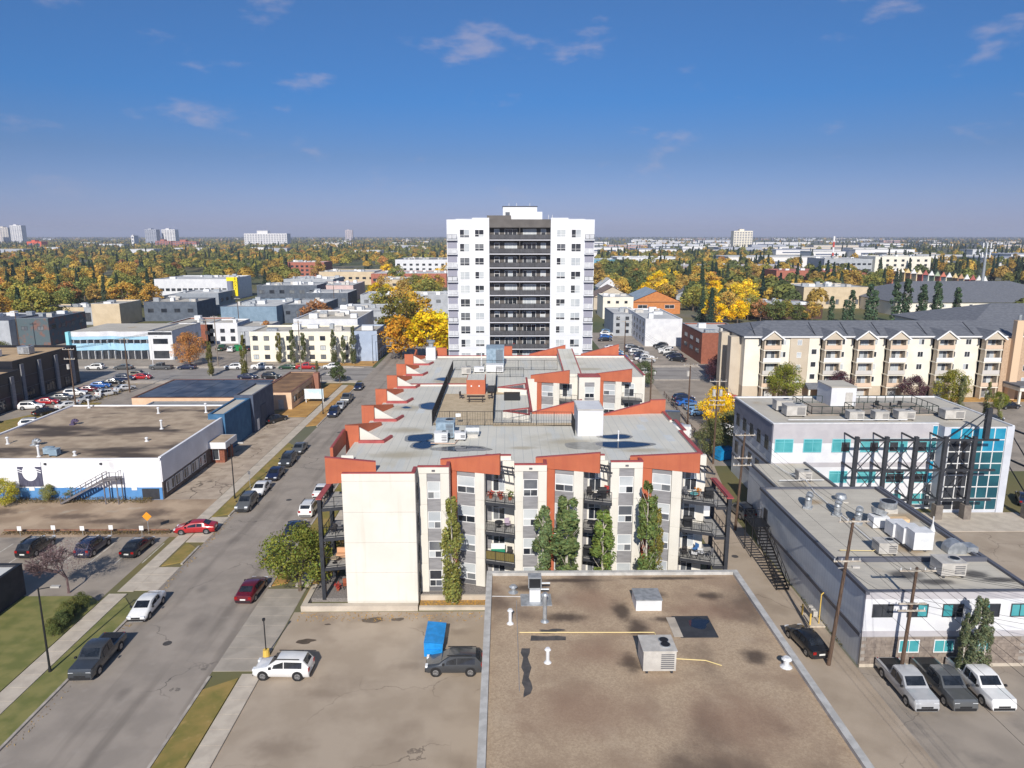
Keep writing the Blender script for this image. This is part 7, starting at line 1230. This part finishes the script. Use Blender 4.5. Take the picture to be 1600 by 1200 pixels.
# heading 90 = nose away up the street, -90 = nose towards the camera
car('sedan', 'W', 0, 0, -88, 'parked at the kerb behind the dark pickup', (-34.0, 62.7)); car('pickup', 'D', 0, 0, -88, 'parked at the grass verge in front of the white sedan', (-34.0, 54.4)); car('sedan', 'R', 0, 0, 186, 'turning out of the vacant lot driveway', (-37.2, 81.4)); car('sedan', 'M', 0, 0, 88, 'parked at the kerb before the round yellow green tree', (-25.2, 66.0))
car('suv', 'W', 0, 0, 178, 'at the front of the paved lot beside the slim lamp pole', (-18.0, 52.6)); car('suv', 'D', 0, 0, 180, 'parked against the gravel roofed building by the blue bin', (-4.2, 53.0))
for k, (c, x, w_) in enumerate((('K', -53.0, 'parked in the stall nearest the dark corner building'), ('N', -46.6, 'parked in the middle stall of the lot behind the bare tree'), ('K', -41.6, 'parked in the last stall by the driveway'))): car(('suv', 'suv', 'sedan')[k], c, 0, 0, 88, w_, (x, 76.2))
for kind, c, y, w_ in (('suv', 'G', 89.4, 'at the near end of the row along the warehouse verge'), ('sedan', 'W', 95.0, 'second in the row along the warehouse verge'), ('sedan', 'N', 101.4, 'third in the row along the warehouse verge'), ('suv', 'D', 107.6, 'fourth in the row along the warehouse verge'), ('sedan', 'G', 114.2, 'fifth in the row along the warehouse verge')): car(kind, c, 0, 0, -89, w_, (-33.9, y))
for kind, c, y, w_ in (('suv', 'N', 138.5, 'first in the trio below the corner shop lawn'), ('sedan', 'S', 144.4, 'second in the trio below the corner shop lawn'), ('pickup', 'G', 150.6, 'last in the trio below the corner shop lawn'), ('sedan', 'N', 163.5, 'alone near the crossing by the corner lawn'), ('sedan', 'K', 181.5, 'waiting at the crossing beside the terracotta trimmed building')): car(kind, c, 0, 0, -89 if y < 180 else 90, w_, (-33.9 if y < 180 else -26.3, y))
for kind, c, y, w_ in (('sedan', 'K', 74.6, 'parked under the round yellow green tree'), ('sedan', 'N', 81.0, 'parked behind the steel balcony frame'), ('suv', 'W', 87.6, 'parked with its tail to us beside the terracotta trimmed building'), ('sedan', 'W', 94.2, 'parked ahead of the white sport utility beside the flats')): car(kind, c, 0, 0, 90, w_, (-25.2, y))
car('sedan', 'K', 338, 655, 60, 'in the shade of the navy shop', (-43.9, 133.8))
for kind, c, px, d, w_ in (('suv', 'W', 165, 180, 'on the avenue before the wavy blue office'), ('sedan', 'G', 208, 180, 'parked before the wavy blue office'), ('pickup', 'G', 265, 180, 'on the avenue before the annex office'), ('sedan', 'N', 304, 180, 'on the avenue beside the rusty tree'), ('suv', 'W', 375, 180, 'at the crossing beside the tall aspens'), ('pickup', 'W', 419, 180, 'parked in front of the white walk-up apartments'), ('sedan', 'E', 457, 180, 'parked in front of the white walk-up apartments'), ('pickup', 'R', 487, 180, 'parked in front of the white walk-up apartments'), ('suv', 'W', 524, 180, 'parked in front of the slate blue end')): X, Y_ = at(px, 572); car(kind, c, 0, 0, d, w_, (X, 189.3))
for kind, c, px, w_ in (('sedan', 'N', 398, 'parked on the near side of the avenue beside the twin aspen'), ('suv', 'K', 434, 'parked on the near side of the avenue behind the glossy panel roof'), ('sedan', 'D', 492, 'parked on the near side of the avenue by the corner shop'), ('sedan', 'S', 470, 'partly hidden behind the corner shop roof'), ('sedan', 'R', 238, 'stopped beside the weedy strip of the car park'), ('suv', 'T', 226, 'beside the bright red sedan at the car park entrance')): X, Y_ = at(px, 586); car(kind, c, 0, 0, 0, w_, (X, 176.0 + (2.6 if c == 'T' else 0)))
for i, (kind, c, w_) in enumerate((('suv', 'W', 'long one in front of the black showroom'), ('sedan', 'R', 'in the row along the black showroom'), ('sedan', 'G', 'in the row along the black showroom'), ('suv', 'W', 'in the row along the black showroom'), ('sedan', 'M', 'in the row along the black showroom'), ('hatch', 'B', 'in the row along the black showroom'), ('sedan', 'K', 'at the far end of the black showroom row'), ('suv', 'N', 'at the far end of the black showroom row'))): car(kind, c, 0, 0, 12, w_, (-97.4 + i * .55, 144.6 + i * 4.2))
for i, (kind, c, w_) in enumerate((('sedan', 'K', 'first along the weedy strip by the transformer pole'), ('sedan', 'W', 'second along the weedy strip'), ('sedan', 'S', 'third along the weedy strip'), ('suv', 'W', 'fourth along the weedy strip'), ('sedan', 'W', 'last along the weedy strip'))): car(kind, c, 0, 0, 60, w_, (-91.6 + i * 1.0, 140 + i * 5.6))
car('suv', 'W', 0, 0, 20, 'behind the warehouse roof edge by the timber fence', (-88, 130.5)); car('sedan', 'K', 0, 0, 30, 'beside the lower black showroom wing', (-98.2, 132)); car('sedan', 'N', 0, 0, 25, 'nearest the timber fence behind the warehouse', (-86.5, 122))
# alley and right hand lots
car('sedan', 'K', 0, 0, 98, 'squeezed beside the leaning pole in the back alley', (26.2, 56.2)); car('suv', 'G', 0, 0, 100, 'stopped in the alley below the lavender office wall', (30.2, 86.0)); car('van', 'W', 0, 0, 92, 'parked behind the corner balconies in the alley', (24.4, 84.5))
for i, (kind, c, w_) in enumerate((('pickup', 'S', 'backed up to the brown brick base beside the alley pole'), ('pickup', 'G', 'second truck backed up to the brown brick base'), ('pickup', 'W', 'third truck backed up to the brown brick base behind the slim aspens'))): car(kind, c, 0, 0, -90, w_, (31.4 + i * 2.9, 49.9))
for i, (kind, c, dx, y, w_) in enumerate((('hatch', 'U', 0, 138, 'in the angled row beside the rail fence'), ('hatch', 'U', .3, 142.4, 'in the angled row beside the rail fence'), ('sedan', 'B', -.2, 146.4, 'in the angled row beside the rail fence'), ('suv', 'N', 0, 150.4, 'in the angled row beside the rail fence'), ('suv', 'W', 1.4, 126, 'nearer end of the angled row'), ('sedan', 'W', 1.8, 122.4, 'behind the dusty green tree'))): car(kind, c, 0, 0, 10, w_, (38.6 + dx, y))
for i, (kind, c, w_) in enumerate((('sedan', 'R', 'beside the condominium lawn'), ('sedan', 'M', 'beside the condominium lawn'), ('suv', 'N', 'in the shade of the condominium'), ('sedan', 'W', 'at the corner of the lavender office'))): car(kind, c, 0, 0, 168, w_, (48.2 + i * .35, 152 - i * 5.2))
for i in range(5): car(('van', 'suv', 'sedan', 'van', 'pickup')[i], 'WSWGW'[i], 0, 0, 170, ('with ladders in the yard beside the rear balconies', 'in the yard beside the rear balconies', 'in the yard beside the rear balconies', 'in the yard beside the rear balconies', 'at the back of the yard beside the rear balconies')[i], (30.0 + (i % 2) * .6, 122 + i * 3.5))
car('pickup', 'W', 1020, 582, 180, 'crossing the avenue by the green tree', (35.6, 180))
for i, (kind, c) in enumerate((('suv', 'K'), ('sedan', 'G'), ('suv', 'W'), ('pickup', 'W'), ('sedan', 'D'), ('suv', 'N'), ('sedan', 'K'))): car(kind, c, 0, 0, 150, 'in the shaded row beside the brown brick office', (49.8 - .1 * i, 226 - i * 4.3))
for i, c in enumerate('WSGWBNWSUWGDWS'): car(('sedan', 'suv', 'hatch', 'pickup')[i % 4], c, 0, 0, 8, 'in the full car park behind the tower', (33.5 + (i % 2) * 6.4, 198 + (i // 2) * 4.0))
for i, c in enumerate('KBWU'): car(('sedan', 'hatch', 'suv', 'hatch')[i], c, 0, 0, 5, 'by the walk-up flats behind the tower', (34 + i * 1.2, 240 + i * 7))
for i, c in enumerate('EWKNW'): car(('pickup', 'suv', 'sedan', 'suv', 'sedan')[i], c, 0, 0, 90, 'in the yard behind the annex office', (-88 + i * 4.2, 222 - (i % 2) * 3))
for i, c in enumerate('KWGD'): car(('suv', 'sedan', 'sedan', 'suv')[i], c, 0, 0, 20, 'beside the dark teal mural wall', (-84 + i * 4, 272 + i * 2.5))
car('suv', 'D', 0, 0, 10, 'under the trees beside the blue glass corner', (93, 132)); car('sedan', 'K', 0, 0, 10, 'on the drive before the porte cochere', (104, 143)); car('sedan', 'N', 0, 0, 60, 'beside the right hand steel posts'.replace('right hand ', 'outer '), (69.5, 90))
for k in CARS:                                              # the originals are not part of the street
    def kill(o):
        for ch in list(o.children): kill(ch)
        bpy.data.objects.remove(o)
    kill(CARS[k])
for lb, os_ in USED.items():
    if len(os_) > 1:
        for o in os_: o['group'] = lb.split(' ', 1)[1]
# ================================================================== BINS, SIGNS, POLES, WIRES
def dumpster(x, y, rz, c, label, w_=1.8, d_=1.4, h_=1.4):
    t = thing('waste_bin', label, 'bin', (x, y, .012), None, rz); mm = mat('bin_' + label[:6].strip(), c, tuple(q * .8 for q in c), sc=2, rough=.5); b = MB(); b._add([(-w_ / 2, -d_ / 2, .15), (w_ / 2, -d_ / 2, .15), (w_ / 2, d_ / 2, .15), (-w_ / 2, d_ / 2, .15), (-w_ / 2, -d_ / 2 - .1, h_), (w_ / 2, -d_ / 2 - .1, h_), (w_ / 2, d_ / 2, h_ + .15), (-w_ / 2, d_ / 2, h_ + .15)], [(3, 2, 1, 0), (4, 5, 6, 7), (0, 1, 5, 4), (1, 2, 6, 5), (2, 3, 7, 6), (3, 0, 4, 7)]); place('bin_body', b.mesh('bin_body', mm), t, local=True)
    for s_ in (-1, 1): b = MB(); b.quad((s_ * w_ / 4 - w_ / 4 + .02, -d_ / 2 - .14, h_ + .03), (s_ * w_ / 4 + w_ / 4 - .02, -d_ / 2 - .14, h_ + .03), (s_ * w_ / 4 + w_ / 4 - .02, d_ / 2, h_ + .2), (s_ * w_ / 4 - w_ / 4 + .02, d_ / 2, h_ + .2)); place('lid', b.mesh('lid', mm), t, local=True); place('fork_pocket', MB().box(s_ * (w_ / 2 + .05) - .06, s_ * (w_ / 2 + .05) + .06, -d_ * .4, d_ * .4, .7, .85).mesh('fork_pocket', mm), t, local=True); place('wheel', (lambda b: (b.cyl((s_ * w_ * .35 - .04, 0, .08), (s_ * w_ * .35 + .04, 0, .08), .08, n=8), b)[1])(MB()).mesh('wheel', tyre), t, local=True)
dumpster(-6.1, 56.4, math.pi / 2, S(36, 146, 222), 'bright blue waste bin standing in the paved lot', 3.4, 1.5, 1.3); dumpster(35.0, 109.5, .4, S(30, 140, 200), 'blue waste skip beside the courtyard end of the alley', 3.0, 1.9, 1.7); dumpster(-82.5, 220.6, .2, S(30, 140, 80), 'green waste bin in the yard behind the annex office', 2.4, 1.8, 1.6); dumpster(31.6, 196, .2, S(40, 130, 200), 'teal blue waste bin beside the tower car park'.replace('teal blue', 'faded blue'), 2.4, 1.8, 1.6)
def lamp(x, y, h, label, arm=1.4, head=True, m=None):
    t = thing('street_lamp', label, 'lamp post', (x, y, 0)); b = MB(); b.cyl((0, 0, 0), (0, 0, .5), .14, .11, 8); b.cyl((0, 0, .5), (0, 0, h), .09, .06, 8); place('pole', b.mesh('pole', m or steel), t, local=True)
    if head: b = MB(); b.beam((0, 0, h - .1), (arm, 0, h + .15), .06); place('arm', b.mesh('arm', m or steel), t, local=True); place('lamp_head', MB().box(arm - .35, arm + .35, -.14, .14, h + .06, h + .2).mesh('lamp_head', hvac), t, local=True)
    return t
lamp(-36.6, 92.4, 7.8, 'black street lamp on the verge beside the warehouse forecourt', m=black); lamp(-36.3, 139.5, 8, 'black street lamp on the verge by the corner shop lawn', m=black); lamp(-36.7, 197.5, 8, 'street lamp at the far corner of the crossing', m=black); lamp(-37.2, 53, 7.5, 'street lamp on the verge beside the dark pickup', m=black); lamp(-72, 198, 9, 'pale lamp post before the walk-up apartments'); lamp(70, 146.5, 6, 'short lamp post before the condominium porch'); lamp(-96, 193.8, 8, 'pale lamp post before the annex office', m=hvac_w)
t = thing('bollard_lamp', 'slim black pole in a yellow concrete base at the lot entrance', 'post', (-20.3, 55.2, 0)); b = MB(); b.cyl((0, 0, 0), (0, 0, .6), .3, .26, 10); place('base', b.mesh('base', yellow), t, local=True); b = MB(); b.cyl((0, 0, .6), (0, 0, 3.4), .05, n=6); b.box(-.1, .1, -.1, .1, 3.3, 3.5); place('pole', b.mesh('pole', black), t, local=True)
def sign(x, y, h, w_, sh, m, label, rz=0., diamond=False):
    t = thing('road_sign', label, 'sign', (x, y, 0), None, rz); b = MB(); b.cyl((0, 0, 0), (0, 0, h), .035, n=6); place('post', b.mesh('post', galv), t, local=True); b = MB(); b.box(-w_ / 2, w_ / 2, -.06, -.045, -sh / 2, sh / 2); o = place('face', b.mesh('face', m), t, (0, 0, h - sh * .4), local=True)
    if diamond: o.rotation_euler = (0, math.pi / 4, 0)
    return t
sign(-42.6, 80.8, 2.6, .8, .8, mat('sign_orange', S(230, 150, 40), None), 'orange diamond warning sign at the vacant lot entrance', diamond=True); sign(-35.9, 96.4, 2.6, .35, .5, grey_d, 'small parking sign on the verge behind the grey sport utility')
for i, x in enumerate((-57.6, -53.6, -50.2, -46.8, -43.2)): sign(x, 80.4, 1.2 + .1 * (i % 2), .5, .55, frame_w, 'small white parking notice on the timber rail of the vacant lot').__setitem__('group', 'parking notices on the rail')
for x, lb in ((-63.6, 'below the poster'), (-49.9, 'at the corner end of the wall')): t = tag(MB().box(x - .35, x + .35, 92.18, 92.24, 1.4, 1.9).build('wall_notice', frame_w), f'small white notice on the blue base {lb}', 'sign')
b = MB(); b.box(-60, -40.3, 81.1, 81.25, .35, .5); o = b.build('timber_rail', mat('rail_timber', S(150, 110, 90), S(120, 90, 74), sc=3)); tag(o, 'low timber barrier rail along the edge of the vacant lot', 'fence'); [MB().box(-59.5 + i * 2.4, -59.35 + i * 2.4, 81.12, 81.23, 0, .35).build('post', tm, o) for i in range(9)]
def upole(name, label, x, y, h, arms, lean=(0, 0), trans=(), lampz=None, rot=0., m=None):
    """timber utility pole: shaft, cross arms with insulators, transformers; returns wire attachment points"""
    t = thing('utility_pole', label, 'pole', (x, y, 0), None, rot); b = MB(); tp = (lean[0], lean[1], h); b.cyl((0, 0, 0), tp, .17, .11, 9); place('shaft', b.mesh('shaft', m or wood_pole), t, local=True); pts = []
    for z, w_ in arms:
        u = z / h; cx_, cy_ = lean[0] * u, lean[1] * u - .14; b = MB(); b.box(cx_ - w_ / 2, cx_ + w_ / 2, cy_ - .06, cy_ + .06, z - .06, z + .06); a = place('cross_arm', b.mesh('cross_arm', mat('arm_pale', S(196, 186, 172), S(160, 150, 138), sc=3)), t, local=True)
        for k in (-.46, -.2, .2, .46): b = MB(); b.cyl((cx_ + w_ * k, cy_, z + .06), (cx_ + w_ * k, cy_, z + .26), .05, .035, 6); place('insulator', b.mesh('insulator', hvac_w), a, local=True); pts.append((x + cx_ + w_ * k, y + cy_, z + .24))
    for z, dx in trans: b = MB(); b.cyl((dx, -.05, z - .5), (dx, -.05, z + .5), .28, n=10); place('transformer', b.mesh('transformer', hvac), t, local=True)
    if lampz: b = MB(); b.beam((0, 0, lampz), (1.2, -.2, lampz + .2), .05); b.box(1.0, 1.6, -.35, -.1, lampz + .12, lampz + .28); place('lamp_arm', b.mesh('lamp_arm', hvac), t, local=True)
    return pts
A = [upole('p', 'leaning dark timber pole with a cross arm in the alley beside the black sedan', 26.9, 53.4, 13.0, ((12.8, 2.4), (9.4, 2.2)), (.8, -.1), lampz=8.7), upole('p', 'pale timber pole with two cross arms in the middle of the alley', 27.9, 81.2, 12.2, ((12.0, 2.4), (9.2, 2.2), (8.3, 2.2)), (.4, 0)), upole('p', 'alley pole with twin transformers beside the olive trees', 32.6, 107, 13.4, ((13.2, 2.6), (10.2, 2.4), (9.5, 2.4)), trans=((11.4, -.5), (11.4, .5))), upole('p', 'dark pole by the rail fence in the car park', 34.6, 131, 11.6, ((11.4, 2.6),), trans=((9.8, -.4),)), upole('p', 'pole beside the yard behind the rear balconies', 28.4, 136, 12, ((11.8, 2.2),)), upole('p', 'alley pole beyond the avenue crossing', 33.4, 197, 12, ((11.8, 2.2),))]
B = upole('p', 'timber pole with three cross arms before the brown brick base', 31.9, 51.6, 9.6, ((9.4, 2.9), (6.6, 2.2), (6.0, 2.2)), (.3, 0))
LW = [upole('p', 'brown pole with a transformer beside the weedy strip', -89.2, 146, 12.5, ((12.2, 2.4), (10.2, 2.2)), trans=((8.6, -.5),)), upole('p', 'tall brown pole between the weedy strip and the avenue', -85.4, 160.5, 12.5, ((12.2, 2.2),)), upole('p', 'dark pole at the avenue beside the annex office', -80, 178 + 14, 13, ((12.8, 2.4),)), upole('p', 'grey pole before the slate blue end of the walk-up', -49.6, 172.2, 15, ((14.6, 1.8),), m=mat('pole_grey', S(140, 130, 120), S(120, 110, 102), sc=3)), upole('p', 'pale pole beside the tall avenue aspens', -78, 193, 14, ((13.6, 1.8),), m=mat('pole_grey', (0, 0, 0))), upole('p', 'pole beside the white gallery wall', -152, 224, 12, ((11.6, 2.2),)), upole('p', 'pole in front of the pale blue workshop', -97, 262, 13, ((12.6, 2.2),)), upole('p', 'pole beside the dark slate office', -78, 330, 13, ((12.6, 2.2),))]
def wires(name, label, p, q, idx, sag=.5, r=.014):
    t = thing(name, label, 'cable', ((p[0][0] + q[0][0]) / 2, (p[0][1] + q[0][1]) / 2, 0))
    for i in idx:
        a, c = Vector(p[i]), Vector(q[i]); pts = [a.lerp(c, u / 8) - Vector((0, 0, sag * 4 * (u / 8) * (1 - u / 8))) for u in range(9)]; b = MB(); b.tube(pts, r, 4); b.build('wire', wirem, t)
wires('power_line', 'power wires between the leaning alley pole and the pale alley pole', A[0], A[1], (0, 1, 2, 3, 4, 7)); wires('power_line', 'power wires from the pale alley pole to the twin transformer pole', A[1], A[2], (0, 1, 2, 3, 4, 7)); wires('power_line', 'power wires from the twin transformer pole to the rail fence pole', A[2], A[3], (0, 1, 2, 3)); wires('power_line', 'power wires from the rail fence pole over the avenue', A[3], A[5], (0, 1, 2, 3)); wires('power_line', 'wires between the three armed pole and the leaning alley pole', B, A[0], (0, 3, 4, 7), .3)
S0 = [(x + 1, y - 42, z) for x, y, z in A[0]]; wires('power_line', 'power wires running from the leaning alley pole over the near lot', A[0], S0, (0, 1, 2, 3, 4, 7), .6); S1 = [(x + 34, y - 12, z) for x, y, z in B]; wires('power_line', 'wires from the three armed pole past the slim aspens', B, S1, (0, 1, 2, 3, 4, 7), .6)
wires('power_line', 'wires along the weedy strip by the black showroom', LW[0], LW[1], (0, 1, 2, 3), .3, .02); wires('power_line', 'wires over the avenue beside the annex office', LW[1], LW[2], (0, 1, 2, 3), .4, .02)
b = MB()                                                    # rail fence in the car park
o = thing('rail_fence', 'long low rusty rail fence between the alley and the car park', 'fence', (34.5, 126, 0)); rust = mat('rust_steel', S(110, 84, 70), S(88, 66, 56), sc=3)
for z in (.5, .9): b = MB(); b.beam((33.6, 110, z), (35.6, 156, z), .06); b.build('rail', rust, o)
for i in range(17): MB().box(33.55 + i * .125, 33.65 + i * .125, 109.95 + i * 2.87, 110.05 + i * 2.87, 0, 1.0).build('post', rust, o)
o = thing('timber_fence', 'orange timber fence behind the left edge of the warehouse roof'.replace('left ', 'open '), 'fence', (-84, 113, 0))
for i in range(26): MB().box(-88 + i * .42, -87.6 + i * .42, 112.4, 112.44, .05, 1.8).build('board', mat('fence_cedar', S(186, 128, 76), S(160, 108, 64), sc=2), o)
# gas meter group on the alley wall, pedestrian on the avenue
t = thing('gas_meter', 'cluster of yellow bollards and gas meters at the alley wall', 'meter', (28.5, 60.4, 0)); place('pad', MB().box(-.7, .7, -1.2, 1.2, 0, .12).mesh('pad', concrete), t, local=True)
for y in (-.9, .9): b = MB(); b.cyl((-.6, y, .1), (-.6, y, 1.2), .08, n=8); place('bollard', b.mesh('bollard', yellow), t, local=True)
for y in (-.4, .1, .6): place('meter', MB().box(-.2, .2, y - .15, y + .15, .7, 1.2).mesh('meter', hvac), t, local=True)
b = MB(); b.tube([(.3, -.7, .12), (.3, -.7, 3.0), (.5, -.7, 3.2)], .05, 6); place('riser', b.mesh('riser', yellow), t, local=True)
# ------------------------------------------------------------------ autumn haze
hm = bpy.data.materials.new('haze_air'); hm.use_nodes = True; N = hm.node_tree.nodes; N.clear(); o_ = N.new('ShaderNodeOutputMaterial'); pv = N.new('ShaderNodeVolumePrincipled'); hm.node_tree.links.new(pv.outputs[0], o_.inputs['Volume'])
pv.inputs['Color'].default_value = (.74, .80, 1.0, 1); pv.inputs['Density'].default_value = .00012; pv.inputs['Anisotropy'].default_value = 0.0
b = MB(); b.box(-21000, 21000, -250, 25000, -1.2, 130); hz_ = b.build('haze', hm, None, 'stuff')
